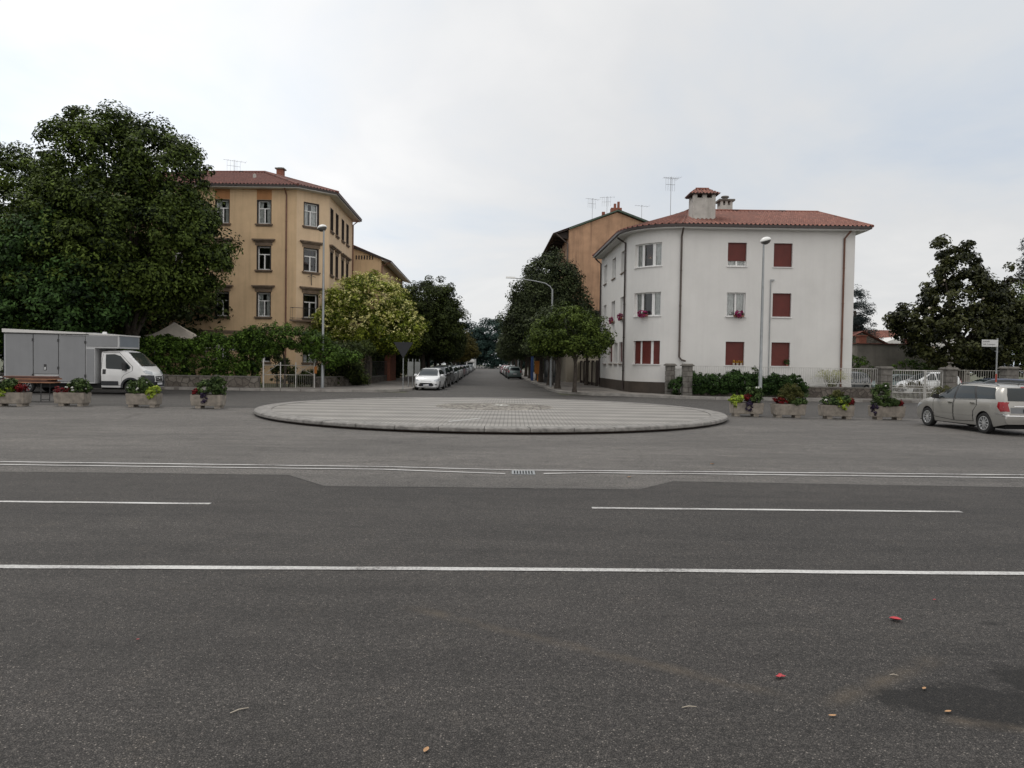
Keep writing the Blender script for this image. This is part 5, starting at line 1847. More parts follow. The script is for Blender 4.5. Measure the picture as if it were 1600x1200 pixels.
p_, n_, t_, c_ = crown_points([(0, .35, .75, .38, .3, .55), (-.2, .9, .6, .35, .3, .45)], 70, 30, .12, 94)
leaf_object('foliage', p_, n_, t_, .1, M['lf_deep'], t, .6, 95)
mb = MB()
mb.tube([(0, .4, 0), (0, .35, .7)], [.04, .02], 5)
mb.build('stem', M['bark'], t)
# feathery pale shrub by the white wall
t = empty('feathery_shrub', (19.5, 44.9, 0), 0, 'feathery yellow green shrub by the white wall behind the railing', 'shrub')
rng = np.random.default_rng(5)
pp, nn, tt = [], [], []
for k in range(90):
    a = rng.uniform(0, 2 * math.pi)
    ln = rng.uniform(.5, 1.35)
    for i in range(26):
        q = i / 25
        r_ = q * ln
        pp.append((r_ * math.cos(a) + rng.normal() * .03, r_ * math.sin(a) * .6 + rng.normal() * .03, .45 + 1.15 * math.sin(q * 2.1) * (.75 + .5 * (k % 5) / 5) + rng.normal() * .03))
        nn.append((math.cos(a) * .3 + rng.normal() * .4, math.sin(a) * .3 - .2 + rng.normal() * .4, 1))
        tt.append(.3 + .6 * q + rng.normal() * .15)
leaf_object('foliage', np.array(pp), np.array(nn), np.array(tt), .13, M['lf_palm'], t, .22, 96)
mb = MB()
for k in range(7):
    a = k * .9
    mb.tube([(0, 0, 0), (.2 * math.cos(a), .2 * math.sin(a), .6), (.5 * math.cos(a), .4 * math.sin(a), 1.3)], [.03, .02, .008], 5)
mb.build('stems', M['bark'], t)
t = empty('round_bush', (24.9, 46.0, 0), 0, 'yellow green low bush inside the double gate', 'shrub')
p_, n_, t_, c_ = crown_points([(0, 0, .6, .9, .7, .6), (.7, .1, .5, .7, .6, .5)], 90, 30, .14, 97)
leaf_object('foliage', p_, n_, t_, .1, M['lf_yellow'], t, .5, 98)
t = empty('dark_shrub', (30.5, 59.5, 0), 0, 'green shrub against the grey outbuilding wall', 'shrub')
p_, n_, t_, c_ = crown_points([(1.6, 0, 1.6, 1.5, .8, 1.1), (3.2, 0, 1.4, 1.3, .8, 1.0)], 130, 34, .24, 99)
leaf_object('foliage', p_, n_, t_, .15, M['lf_hedge'], t, .5, 100)
t = empty('dark_shrub', (24.6, 58, 0), 0, 'green shrub filling the gap beside the white house corner', 'shrub')
p_, n_, t_, c_ = crown_points([(.9, 0, 1.9, 1.5, .9, 1.7), (2.4, 0, 1.6, 1.3, .9, 1.3)], 150, 34, .26, 101)
leaf_object('foliage', p_, n_, t_, .17, M['lf_hedge'], t, .5, 102)

# slatted garden fence along the right pavement
sf = empty('slatted_fence', (6.95, 60.2, .15), 0, 'tall garden fence of pale panels between dark posts beyond the white house', 'fence')
for i in range(9):
    y = i * 2.5
    x = KX * y
    mb = MB()
    mb.hexa([(x - .03, y + .28, .25), (x + .03, y + .28, .25), (x + .03 + KX * 2.2, y + 2.3, .25), (x - .03 + KX * 2.2, y + 2.3, .25), (x - .03, y + .28, 1.95), (x + .03, y + .28, 1.95), (x + .03 + KX * 2.2, y + 2.3, 1.95), (x - .03 + KX * 2.2, y + 2.3, 1.95)])
    mb.build('panel', M['pale_wall'], sf)
    mb = MB()
    mb.box(x - .12, x + .12, y - .1, y + .16, 0, 2.1)
    mb.build('post', M['dark_trim'], sf)
tag(sf)
mb = MB()
mb.box(-.1, .1, 0, 22, 0, .25)
mb.build('kerb_base', M['stonewall'], sf).rotation_euler.z = .0

# left side street: wall and fence behind the golden tree
low_wall('street_wall', su(-9.0, 55)[0], 55, su(-8.6, 69)[0], 69, .6, .3, 'low shaded wall along the left pavement behind the golden tree', 'stonewall')
rw = empty('red_gateway', (*su(-8.4, 66), 0), 0, 'dark red rendered gateway block in the shade of the left trees', 'gateway')
mb = MB()
mb.box(-1.6, 0, 0, 3.2, 0, 3.2)
mb.box(-1.8, .12, -.15, 3.35, 3.2, 3.35)
mb.build('gateway_wall', M['chimney_red'], rw)
mb = MB()
mb.box(-1.1, -.5, -.06, -.003, 0, 2.2)
mb.build('door', M['dark_trim'], rw)
railing('iron_fence', su(-9.05, 55)[0], 55.1, su(-8.65, 66)[0], 65.8, .62, 1.9, 'dark iron fence on the shaded street wall at the left', 'metal_dark', step=.3, loops=False)
for (x, y, h, lb) in ((-7.05, 51.0, .72, 'taller pale notice board under the trees left of the white hatchback'), (-7.15, 55.5, .62, 'lower pale notice board behind the taller one')):
    nb = empty('notice_board', (x, y, .15), .1, lb, 'notice board')
    mb = MB()
    mb.box(-.2, .2, -.03, .03, .75, 1.75)
    mb.build('board', M['notice'], nb)
    mb = MB()
    for q in (-.14, .14):
        mb.tube([(q, .05, 0), (q, .05, 1.95)], .03, 6)
    mb.build('legs', M['metal_grey'], nb)


# ================================================================== lamps and signs
def lamp_post(x, y, h, label, tilt, rz):
    o = empty('street_lamp', (x, y, .1), 0, label, 'street lamp', 'street lamps')
    mb = MB()
    mb.lathe([(.14, 0), (.14, .04), (.11, .06), (.105, 1.6), (.085, 1.68), (.075, h * .6), (.05, h)], 14)
    mb.build('pole', M['metal_grey'], o, smooth=40)
    hd = MB()
    hd.lathe([(.06, -.12), (.16, -.06), (.30, .02), (.31, .06), (.27, .14), (.18, .20), (.07, .235), (.001, .24)], 20)
    h1 = hd.build('lamp_head', M['lamp_white'], o, smooth=40)
    h1.location = (.12 * math.cos(rz), .12 * math.sin(rz), h)
    h1.rotation_euler = (tilt * math.sin(rz) * -1, tilt * math.cos(rz), 0)
    bw = MB()
    bw.lathe([(.05, -.19), (.17, -.15), (.26, -.06), (.29, .025)], 20)
    bw.build('lamp_bowl', M['lamp_bowl'], h1, smooth=40)
    return o


lamp_post(-12.0, 46.6, 10.1, 'tall grey lamp post by the left garden gate', .3, 2.8)
lamp_post(14.15, 41.95, 8.95, 'tall grey lamp post in front of the white house', -.3, .2)
o = empty('arm_lamp', (2.95, 56, .15), 0, 'street lamp with long curved arm reaching over the side street', 'street lamp')
mb = MB()
mb.tube([(0, 0, 0), (0, 0, 3.6), (0, 0, 7.4)], [.11, .09, .07], 10)
mb.tube([(.02, 0, 6.8), (-.02, 0, 7.35), (-.18, 0, 7.62), (-.55, 0, 7.85), (-1.4, 0, 8.02), (-2.95, 0, 8.22)], [.05, .05, .045, .04, .04, .035], 8)
mb.build('pole', M['metal_grey'], o, smooth=40)
mb = MB()
mb.hexa([(-3.55, -.12, 8.2), (-2.85, -.09, 8.16), (-2.85, .09, 8.16), (-3.55, .12, 8.2), (-3.5, -.08, 8.31), (-2.85, -.06, 8.29), (-2.85, .06, 8.29), (-3.5, .08, 8.31)])
mb.build('lamp_head', M['lamp_white'], o)
for (y, lb) in ((118, 'far street lamp on a pale pole over the parked cars'), (150, 'farthest street lamp near the end of the side street')):
    c = copy_tree(o)
    c.location = (*su(5.4, y), .15)
    c['label'] = lb
    c.scale = (.8, .8, .78)

o = empty('yield_sign', (-6.95, 46.9, .15), .1, 'triangular road sign seen from behind on a thin grey pole', 'road sign')
mb = MB()
mb.tube([(0, 0, 0), (0, 0, 3.0)], .03, 8)
mb.build('pole', M['metal_grey'], o)
mb = MB()
tri = [(-.62, 2.98), (.62, 2.98), (0, 1.95)]
mb.add([(x, -.05, z) for x, z in tri] + [(x, -.035, z) for x, z in tri], [(0, 1, 2), (5, 4, 3), (0, 3, 4, 1), (1, 4, 5, 2), (2, 5, 3, 0)])
mb.build('plate', M['sign_back'], o)
mb = MB()
for z in (2.3, 2.75):
    mb.box(-.2, .2, -.034, -.0, z, z + .04)
mb.build('bracket', M['metal_grey'], o)


def text(name, body, size, loc, rot, m, parent, align='LEFT'):
    cu = bpy.data.curves.new(name, 'FONT')
    cu.body = body
    cu.size = size
    cu.extrude = .001
    cu.align_x = align
    cu.materials.append(m)
    tmp = bpy.data.objects.new(name, cu)
    COL.objects.link(tmp)
    bpy.context.view_layer.update()
    me = bpy.data.meshes.new_from_object(tmp.evaluated_get(bpy.context.evaluated_depsgraph_get()))
    bpy.data.objects.remove(tmp)
    bpy.data.curves.remove(cu)
    ob = bpy.data.objects.new(name, me)
    COL.objects.link(ob)
    ob.location = loc
    ob.rotation_euler = rot
    ob.parent = parent
    return ob


o = empty('street_name_sign', (23.8, 36.2, 0), .12, 'white street name sign on a grey pole with red band', 'street sign')
mb = MB()
mb.tube([(0, 0, 0), (0, 0, 3.5)], .035, 8)
mb.build('pole', M['metal_grey'], o)
mb = MB()
mb.lathe([(.038, 1.35), (.038, 1.75)], 10)
mb.build('red_band', M['red_band'], o)
mb = MB()
mb.box(-.86, .0, -.055, -.036, 3.08, 3.42)
pl_ = mb.build('name_plate', M['sign_white'], o)
text('lettering', 'piazzale', .115, (-.81, -.057, 3.30), (R(90), 0, 0), M['letter'], pl_)
text('lettering', 'della Transalpina', .098, (-.81, -.057, 3.16), (R(90), 0, 0), M['letter'], pl_)

# post and box at the right kerb of the side street
o = empty('orange_box', (2.5, 72.0, .15), 0, 'orange post box on a post under the right street trees', 'post box')
mb = MB()
mb.tube([(0, 0, 0), (0, 0, 1.2)], .06, 8)
mb.build('post', M['orange'], o)
mb = MB()
mb.box(-.3, .3, -.22, .22, .75, 1.95)
mb.box(-.33, .33, -.25, .25, 1.95, 2.02)
mb.build('box', M['orange'], o)
o = empty('blue_post', (2.05, 76.0, .15), 0, 'tall blue post left of the orange box', 'post')
mb = MB()
mb.box(-.14, .14, -.14, .14, 0, 2.5)
mb.build('shaft', M['blue'], o)
mb = MB()
mb.box(-.2, .2, -.2, .2, 2.5, 2.56)
mb.build('post_cap', M['metal_dark'], o)
o = empty('kiosk', (3.5, 68.5, .15), 0, 'small dark glazed kiosk beside the orange box', 'kiosk')
mb = MB()
for x, y in ((-.5, -.4), (.5, -.4), (.5, .4), (-.5, .4)):
    mb.box(x - .04, x + .04, y - .04, y + .04, 0, 2.1)
mb.box(-.58, .58, -.48, .48, 2.1, 2.2)
mb.box(-.5, .5, -.4, .4, 0, .5)
mb.build('frame', M['metal_dark'], o)
mb = MB()
mb.box(-.46, .46, -.37, .37, .5, 2.1)
mb.build('glazing', M['car_glass'], o)


# ================================================================== planters
def plant(parent, name, lobes, n, per, cr, size, m, seed, wide=.5, z=0.0):
    p, nr, ti, c = crown_points(lobes, n, per, cr, seed, inner=.2, jitter=.15)
    return leaf_object(name, p, nr, ti, size, M[m], parent, wide, seed)


pm = MB()
Wd, Dp = 1.2, .52
a, b = Wd / 2, Dp / 2
pm.hexa([(-a + .03, -b + .03, .10), (a - .03, -b + .03, .10), (a - .03, b - .03, .10), (-a + .03, b - .03, .10), (-a, -b, .52), (a, -b, .52), (a, b, .52), (-a, b, .52)])
pf = MB()
pf.box(-.1, .1, -b + .06, b - .06, 0, .099)
pfe = MB()
pfe.box(-.1, .1, -b + .06, b - .06, 0, .099)
psoil = MB()
psoil.box(-a + .06, a - .06, -b + .06, b - .06, .5, .535)


def planter(x, y, label, plants, seed, rz=0.0):
    o = empty('flower_planter', (x, y, 0), rz, label, 'planter', 'concrete planters along the square')
    if 'tub' not in PROTO:
        t = pm.build('tub', M['concrete'], o)
        bm = bmesh.new()
        bm.from_mesh(t.data)
        bmesh.ops.bevel(bm, geom=bm.edges[:], offset=.018, segments=2, affect='EDGES')
        bm.to_mesh(t.data)
        bm.free()
        PROTO['tub'] = t.data
        f = pf.build('foot', M['concrete'], o)
        PROTO['foot'] = f.data
        s_ = psoil.build('soil', M['soil'], o)
        PROTO['soil'] = s_.data
        fo = [f]
    else:
        for k in ('tub', 'soil', 'foot'):
            q = bpy.data.objects.new(k, PROTO[k])
            COL.objects.link(q)
            q.parent = o
            if k == 'foot':
                fo = [q]
    f2 = bpy.data.objects.new('foot', PROTO['foot'])
    COL.objects.link(f2)
    f2.parent = o
    fo[0].location = (-.36 + random.uniform(-.06, .06), 0, 0)
    f2.location = (.36 + random.uniform(-.06, .06), 0, 0)
    for k, (nm, lobes, n, per, cr, size, m_, wide) in enumerate(plants):
        plant(o, nm, lobes, n, per, cr, size, m_, seed * 10 + k, wide)
    return o


PROTO = {}
LIME = lambda x, w=.3, drop=0.0: ('lime_foliage', [(x, -.08, .66 - drop, w, .26, .16), (x - .05, -.26, .52 - drop, w * .7, .1, .18)], 34, 24, .06, .085, 'lf_limegreen', .65)
GREEN = lambda x, w=.36, h=.22, z=.74: ('green_foliage', [(x, 0, z, w * 1.05, .3, h * 1.15), (x + w * .4, -.1, z + h * .5, w * .4, .2, h * .7)], 74, 26, .085, .095, 'lf_plant', .5)
RED = lambda x, w=.2, z=.64: ('red_flowers', [(x, -.05, z, w, .2, .12)], 30, 16, .05, .06, 'fl_red', .85)
WHT = lambda x, w=.36, z=.78, n=9: ('white_flowers', [(x, -.1, z, w, .26, .2)], n, 12, .03, .055, 'fl_white', .9)
VIO = lambda x: ('trailing_plant', [(x, -.28, .42, .13, .06, .22)], 22, 20, .05, .06, 'fl_violet', .6)
planter(-18.75, 27.6, 'concrete planter at the left frame edge spilling lime leaves, red flowers at its right', [LIME(-.25, .4), GREEN(-.1, .3), RED(.38, .25, .68), WHT(-.25, .2, .95, 5)], 1)
planter(-16.85, 28.2, 'concrete planter before the van doors with low red flowers left and white roses right', [RED(-.32, .26, .6), GREEN(.25, .4, .24), WHT(.25, .42, .8, 8)], 2)
planter(-14.1, 28.2, 'concrete planter before the van bonnet with lime leaves drooping at its right end', [GREEN(-.15, .44, .28), LIME(.42, .24), WHT(-.2, .4, .8, 7)], 3)
planter(-11.6, 28.1, 'concrete planter nearest the island on the left, red at left and tall sprays right', [RED(-.42, .16, .6), GREEN(0, .42, .26), GREEN(.35, .26, .34, .82), VIO(-.05), WHT(.3, .3, .82, 6)], 4)
planter(9.05, 28.35, 'concrete planter touching the island on the right, lime leaves left and a white rose', [LIME(-.38, .26), RED(0, .15, .72), GREEN(.25, .3, .3, .8), VIO(.02), WHT(.35, .2, 1.0, 4)], 5)
planter(10.55, 28.05, 'concrete planter with a round bronze green bush and dark red flowers', [RED(-.32, .26, .64), ('bush', [(.12, 0, .9, .4, .3, .36), (-.05, 0, .8, .3, .25, .25)], 90, 34, .1, .075, 'lf_brownish', .3), GREEN(.3, .3, .1, .6)], 6)
planter(12.25, 27.75, 'concrete planter with spreading pale lime leaves in the middle and white flowers left', [GREEN(0, .55, .16, .66), LIME(.18, .3), ('tall_sprays', [(.0, 0, .86, .26, .2, .2)], 40, 24, .07, .07, 'lf_brownish', .35), RED(.5, .1, .64), WHT(-.4, .22, .78, 6)], 7)
planter(14.15, 27.75, 'concrete planter beside the estate car, tall spray left and red flowers right', [GREEN(-.25, .3, .42, .86), GREEN(0, .45, .14, .6), RED(.36, .24, .62), VIO(-.58), WHT(-.2, .2, 1.2, 3)], 8)

planter(16.75, 28.3, 'concrete planter hidden behind the estate car bonnet, only its bronze bush showing', [('bush', [(-.1, 0, .9, .42, .3, .36)], 80, 34, .1, .075, 'lf_brownish', .3), GREEN(.3, .3, .2, .7)], 9)

# flower boxes and pots on the sills of the white house


def sill_flowers(x, y, z, label, w, m='fl_pink', seed=1, rz=0.0):
    o = empty('flower_box', (x, y, z), rz, label, 'flower box', 'flower boxes on the white house')
    mb = MB()
    mb.box(-w / 2, w / 2, -.09, .07, 0, .13)
    mb.build('trough', M['chimney_red'], o)
    plant(o, 'blossoms', [(0, -.06, .2, w * .52, .17, .19), (0, -.12, .03, w * .4, .1, .12)], 46, 16, .05, .06, m, seed, .85)
    plant(o, 'leaves', [(0, 0, .16, w * .5, .12, .12)], 16, 14, .05, .06, 'lf_plant', seed + 1, .5)
    return o


sill_flowers(14.02, 45.86, 5.0, 'pink flower box under the curtained window of the front wall', .62, seed=201)
x, y, _ = WP.at(aw(45), 0, .12)
sill_flowers(x, y, 5.0, 'pink flower box under the open curved corner window', .66, seed=203, rz=R(-45))
x, y, _ = WP.at(ws(49.9), 0, .12)
sill_flowers(x, y, 5.0, 'pink flower box right beside the corner downpipe on the street side', .5, seed=205, rz=R(-90))
x, y, _ = WP.at(ws(53.4), 0, .12)
sill_flowers(x, y, 4.95, 'pink flower box on the middle street side window', .6, seed=207, rz=R(-90))
for k, x in enumerate((13.82, 14.05, 14.28)):
    o = empty('flower_pot', (x, 45.98, 1.995), 0, ('left pale pot', 'middle pale pot', 'right pale pot')[k] + ' of yellow flowers on the ground floor sill', 'flower pot', 'pots on the sill')
    mb = MB()
    mb.lathe([(.055, 0), (.075, .13), (.08, .135), (.06, .14), (0.01, .12)], 12)
    mb.build('pot', M['pot'], o)
    plant(o, 'flowers', [(0, 0, .22, .1, .09, .08)], 14, 10, .03, .05, 'fl_yellow', 211 + k, .7)
o = empty('potted_plant', (17.15, 45.98, 1.975), 0, 'small dark green potted plant in the corner of the right ground floor window', 'potted plant')
mb = MB()
mb.lathe([(.06, 0), (.08, .12), (.01, .11)], 12)
mb.build('pot', M['chimney_red'], o)
plant(o, 'leaves', [(0, 0, .26, .17, .12, .16)], 26, 14, .05, .07, 'lf_plant', 220)

# ------------------------------------------------------------------ folded market tables by the left planters
o = empty('folding_table', (-20.0, 30.7, 0), .06, 'trestle table stacked with brown table tops by the left planters', 'table')
mb = MB()
for k, (z, dx) in enumerate(((.78, 0), (.85, -.12), (.92, .06), (.99, -.05))):
    x0, x1 = -1.0 + dx, 1.0 + dx
    pts = [(x0 + .1, -.38), (x1 - .1, -.38), (x1, -.25), (x1, .25), (x1 - .1, .38), (x0 + .1, .38), (x0, .25), (x0, -.25)]
    mb.prism(pts, z, z + .035, k % 2)
    mb.prism([(a_ * .98, b_ * .98) for a_, b_ in pts], z + .035, z + .062, 1)
mb.build('table_top', [M['timber'], M['timber_dark']], o)
for x in (-.55, .5):
    mb = MB()
    for y in (-.32, .32):
        mb.tube([(x, y, 0), (x + .02, y, .78)], .02, 6)
    mb.tube([(x, -.32, .08), (x, .32, .08)], .015, 5)
    mb.tube([(x, -.32, .4), (x - .35 * (1 if x > 0 else -1), 0, .76)], .012, 5)
    mb.build('leg', M['metal_dark'], o)

# ================================================================== fallen leaves and twigs on the road


def litter(name, x, y, ln, wd, rz, m, label, cat='fallen leaf', curl=.35):
    mb = MB()
    N = 8
    for i in range(N):
        a, b = i / N, (i + 1) / N
        wa, wb = wd * math.sin(math.pi * (a * .96 + .02)) ** .7 / 2, wd * math.sin(math.pi * (b * .96 + .02)) ** .7 / 2
        za, zb = curl * ln * (a - .5) ** 2, curl * ln * (b - .5) ** 2
        xa, xb = (a - .5) * ln, (b - .5) * ln
        mb.quad((xa, -wa, za + wa * .5), (xb, -wb, zb + wb * .5), (xb, 0, zb), (xa, 0, za))
        mb.quad((xa, 0, za), (xb, 0, zb), (xb, wb, zb + wb * .35), (xa, wa, za + wa * .35))
    ob = mb.build(name, M[m], smooth=60)
    ob.location = (x, y, .012)
    ob.rotation_euler = (0, 0, rz)
    return tag(ob, label, cat, 'leaves fallen on the road' if cat == 'fallen leaf' else None)


litter('fallen_leaf', 2.92, 5.5, .085, .075, -.5, 'petal_red', 'largest bright red leaf lying on the dark asphalt at the right')
litter('fallen_leaf', 1.655, 4.44, .06, .03, .7, 'petal_red', 'crumpled red leaf left of the big red one, nearer the camera', curl=.9)
litter('fallen_leaf', 1.68, 4.45, .05, .025, 2.2, 'petal_red', 'small red leaf fragment touching the crumpled red leaf', curl=.9)
litter('fallen_leaf', 2.44, 4.02, .045, .02, .3, 'petal_tan', 'tan dry leaf in the middle of the oil stain')
litter('fallen_leaf', 2.47, 4.31, .04, .02, .8, 'petal_tan', 'tan dry leaf at the upper edge of the oil stain')
litter('fallen_leaf', 1.77, 3.95, .045, .02, .1, 'petal_tan', 'orange tan dry leaf left of the oil stain')
litter('fallen_leaf', -.39, 3.53, .05, .025, 1.3, 'petal_tan', 'tan dry leaf at the bottom edge of the picture')
litter('fallen_leaf', 3.5, 6.0, .03, .018, .3, 'petal_red', 'tiny red leaf beyond the largest red leaf')
litter('fallen_leaf', -2.48, 4.88, .022, .014, .3, 'petal_red', 'tiny red speck of leaf alone on the left asphalt')
litter('fallen_leaf', 2.0, 12.35, .08, .05, .4, 'petal_tan', 'orange leaf beside the double white lines right of the grate')
litter('fallen_leaf', 3.9, 14.2, .09, .06, .2, 'petal_tan', 'orange leaf on the pale asphalt beyond the double lines')
for (x, y, ln, rz, lb) in ((-1.44, 3.91, .10, .75, 'thin dry twig on the asphalt at the lower left'), (1.01, 4.03, .085, .2, 'thin pale twig between the centre and the red leaves'), (2.39, 4.5, .05, -.05, 'short white twig above the oil stain')):
    mb = MB()
    mb.tube([(-ln / 2, 0, .005), (0, .006, .007), (ln / 2, -.004, .005)], [.0022, .003, .0018], 5)
    ob = mb.build('twig', M['twig'])
    ob.location = (x, y, .006)
    ob.rotation_euler.z = rz
    tag(ob, lb, 'twig', 'twigs on the road')


# ================================================================== vehicles
def smooth_curve(keys, x, k=1):
    xs = [q[0] for q in keys]
    ys = [q[1] for q in keys]
    y = np.interp(x, xs, ys)
    return y


def car_shell(sp, step=.045):
    """lofted body skin of a car; x forward, z up. Returns verts, faces."""
    hl = sp['L'] / 2
    xs = set(np.round(np.arange(-hl, hl, step), 4)) | {-hl, hl}
    for (xc, r) in sp['arches']:
        for k in range(13):
            xs.add(round(xc + r * math.cos(math.pi * k / 12), 4))
    xs = np.array(sorted(xs))
    top = np.interp(xs, *zip(*sp['top']))
    belt = np.interp(xs, *zip(*sp['belt']))
    plan = np.interp(xs, *zip(*sp['plan'])) * sp['W']
    roof = np.interp(xs, *zip(*sp['roofw'])) * sp['W']
    low = np.interp(xs, *zip(*sp['low']))
    for kk in range(2):                       # round the key-point corners a little
        for arr in (top, belt, plan, roof):
            a = arr.copy()
            arr[1:-1] = (a[:-2] + 2 * a[1:-1] + a[2:]) / 4
    zc = sp['wheel_r']
    V, Fc = [], []
    prof = []
    for i, x in enumerate(xs):
        lo = low[i]
        for (xc, r) in sp['arches']:
            if abs(x - xc) <= r:
                lo = max(lo, zc + math.sqrt(max(0, r * r - (x - xc) ** 2)))
        b, t, wv, rw = belt[i], max(top[i], belt[i] + .01), plan[i], min(roof[i], plan[i] * .97)
        lo = min(lo, b - .05)
        h = b - low[i]

        def side(z):
            q = (z - low[i]) / max(h, .05)
            return wv * (0.93 + 0.07 * math.sin(math.pi * min(max(q, 0), 1) * .8 + .12))
        z1, z2, z3 = lo + (b - lo) * .3, lo + (b - lo) * .62, lo + (b - lo) * .85
        pr = [(side(lo) - .02, lo), (side(z1), z1), (side(z2), z2), (side(z3), z3), (side(b) - .012, b)]
        g = t - b
        if g > .12:
            pr += [(rw + (wv - rw) * .52, b + g * .45), (rw + .01, b + g * .84), (rw - .06, b + g * .945), (rw * .72, b + g * .985), (rw * .36, t), (0, t + .004)]
        else:
            pr += [(wv * .93, b + g * .35), (wv * .86, b + g * .65), (wv * .76, b + g * .85), (wv * .55, b + g * .96), (wv * .28, t), (0, t + .002)]
        prof.append(pr)
    n = len(prof[0])
    for i, x in enumerate(xs):
        full = [(y, z) for y, z in prof[i]] + [(-y, z) for y, z in prof[i][-2::-1]]
        bow = sp.get('bow', .10)
        for y, z in full:
            e = abs(x) / hl
            f = max(0.0, (e - .55) / .45)
            dx = -math.copysign(1, x) * bow * f * (y / sp['W']) ** 2
            V.append((x + dx, y, z))
    m_ = 2 * n - 1
    for i in range(len(xs) - 1):
        for k in range(m_ - 1):
            Fc.append((i * m_ + k, (i + 1) * m_ + k, (i + 1) * m_ + k + 1, i * m_ + k + 1))
    Fc.append(tuple(range(m_)))
    Fc.append(tuple((len(xs) - 1) * m_ + k for k in range(m_ - 1, -1, -1)))
    return V, Fc


def patch(mb, bvh, poly, view, off=.006, step=.07, mi=0, mirror=False):
    """a panel that follows the body skin: poly is drawn in side (x,z), front/rear (y,z) or top (x,y) view"""
    P2 = [Vector(p) for p in poly]
    pts, n = [], len(P2)
    for i in range(n):
        a, b = P2[i], P2[(i + 1) % n]
        k = max(1, int((b - a).length / step))
        for j in range(k):
            pts.append(a.lerp(b, j / k))
    nb = len(pts)
    edges = [(i, (i + 1) % nb) for i in range(nb)]
    x0, x1 = min(p.x for p in P2), max(p.x for p in P2)
    y0, y1 = min(p.y for p in P2), max(p.y for p in P2)
    gx = x0 + step * .5
    while gx < x1:
        gy = y0 + step * .5
        while gy < y1:
            pts.append(Vector((gx, gy)))
            gy += step
        gx += step
    vo, eo, fo, *_ = delaunay_2d_cdt(pts, edges, [list(range(nb))], 1, 1e-5)
    out = []
    for p in vo:
        if view == 'L':
            o_, d_ = Vector((p.x, 6, p.y)), Vector((0, -1, 0))
        elif view == 'R':
            o_, d_ = Vector((p.x, -6, p.y)), Vector((0, 1, 0))
        elif view == 'F':
            o_, d_ = Vector((9, p.x, p.y)), Vector((-1, 0, 0))
        elif view == 'B':
            o_, d_ = Vector((-9, p.x, p.y)), Vector((1, 0, 0))
        else:
            o_, d_ = Vector((p.x, p.y, 9)), Vector((0, 0, -1))
        loc, nr, _, _ = bvh.ray_cast(o_, d_)
        if loc is None:
            loc, nr, _, _ = bvh.find_nearest(o_ + d_ * 5)
        if nr.dot(d_) > 0:
            nr = -nr
        out.append(loc + nr * off)
    fs_ = []
    for f in fo:
        a, b, c = (out[i] for i in f[:3])
        nrm = (b - a).cross(c - a)
        want = {'L': Vector((0, 1, 0)), 'R': Vector((0, -1, 0)), 'F': Vector((1, 0, 0)), 'B': Vector((-1, 0, 0)), 'T': Vector((0, 0, 1))}[view]
        fs_.append(tuple(f) if nrm.dot(want) > 0 else tuple(reversed(f)))
    mb.add(out, fs_, mi)


def wheel(parent, x, y, r, wdt, spokes, rim_m, side):
    """tyre with a rim; side = +1 for the left-hand side of the car"""
    t = MB()
    h = wdt / 2
    t.lathe([(r * .66, -h * .9), (r * .80, -h), (r * .95, -h * .9), (r, -h * .55), (r, h * .55), (r * .95, h * .9), (r * .80, h), (r * .66, h * .9)], 30, (0, 0, 0), 'y')
    ty = t.build('wheel', M['rubber'], parent, smooth=40)
    ty.location = (x, y, r)
    rm = MB()
    o = h * .78 * side
    rr = r * .675
    rm.lathe([(rr, o + .012 * side), (rr * .90, o + .016 * side), (rr * .88, o - .03 * side)], 30, (0, 0, 0), 'y', 0)
    rm.lathe([(rr * .93, o - .05 * side), (0.005, o - .05 * side)], 30, (0, 0, 0), 'y', 1)
    for k in range(spokes):
        a = 2 * math.pi * k / spokes + .2
        ca, sa = math.cos(a), math.sin(a)

        def pt(rad, tn, yy):
            return (rad * ca - tn * sa, yy, rad * sa + tn * ca)
        w0, w1 = rr * .05, rr * (.075 if spokes > 8 else .13)
        o1, o2 = o + .004 * side, o - .03 * side
        vs = [pt(rr * .12, -w0, o2), pt(rr * .12, w0, o2), pt(rr * .92, w1, o2), pt(rr * .92, -w1, o2), pt(rr * .12, -w0, o1 + .006 * side), pt(rr * .12, w0, o1 + .006 * side), pt(rr * .92, w1, o1), pt(rr * .92, -w1, o1)]
        rm.hexa(vs, 0)
    rm.lathe([(rr * .2, o - .03 * side), (rr * .2, o + .012 * side), (0.004, o + .018 * side)], 16, (0, 0, 0), 'y', 0)
    rm.build('rim', [M[rim_m], M['under']], ty, smooth=35)
    return ty


def mirror_y(poly):
    return [(-a, b) for a, b in poly]


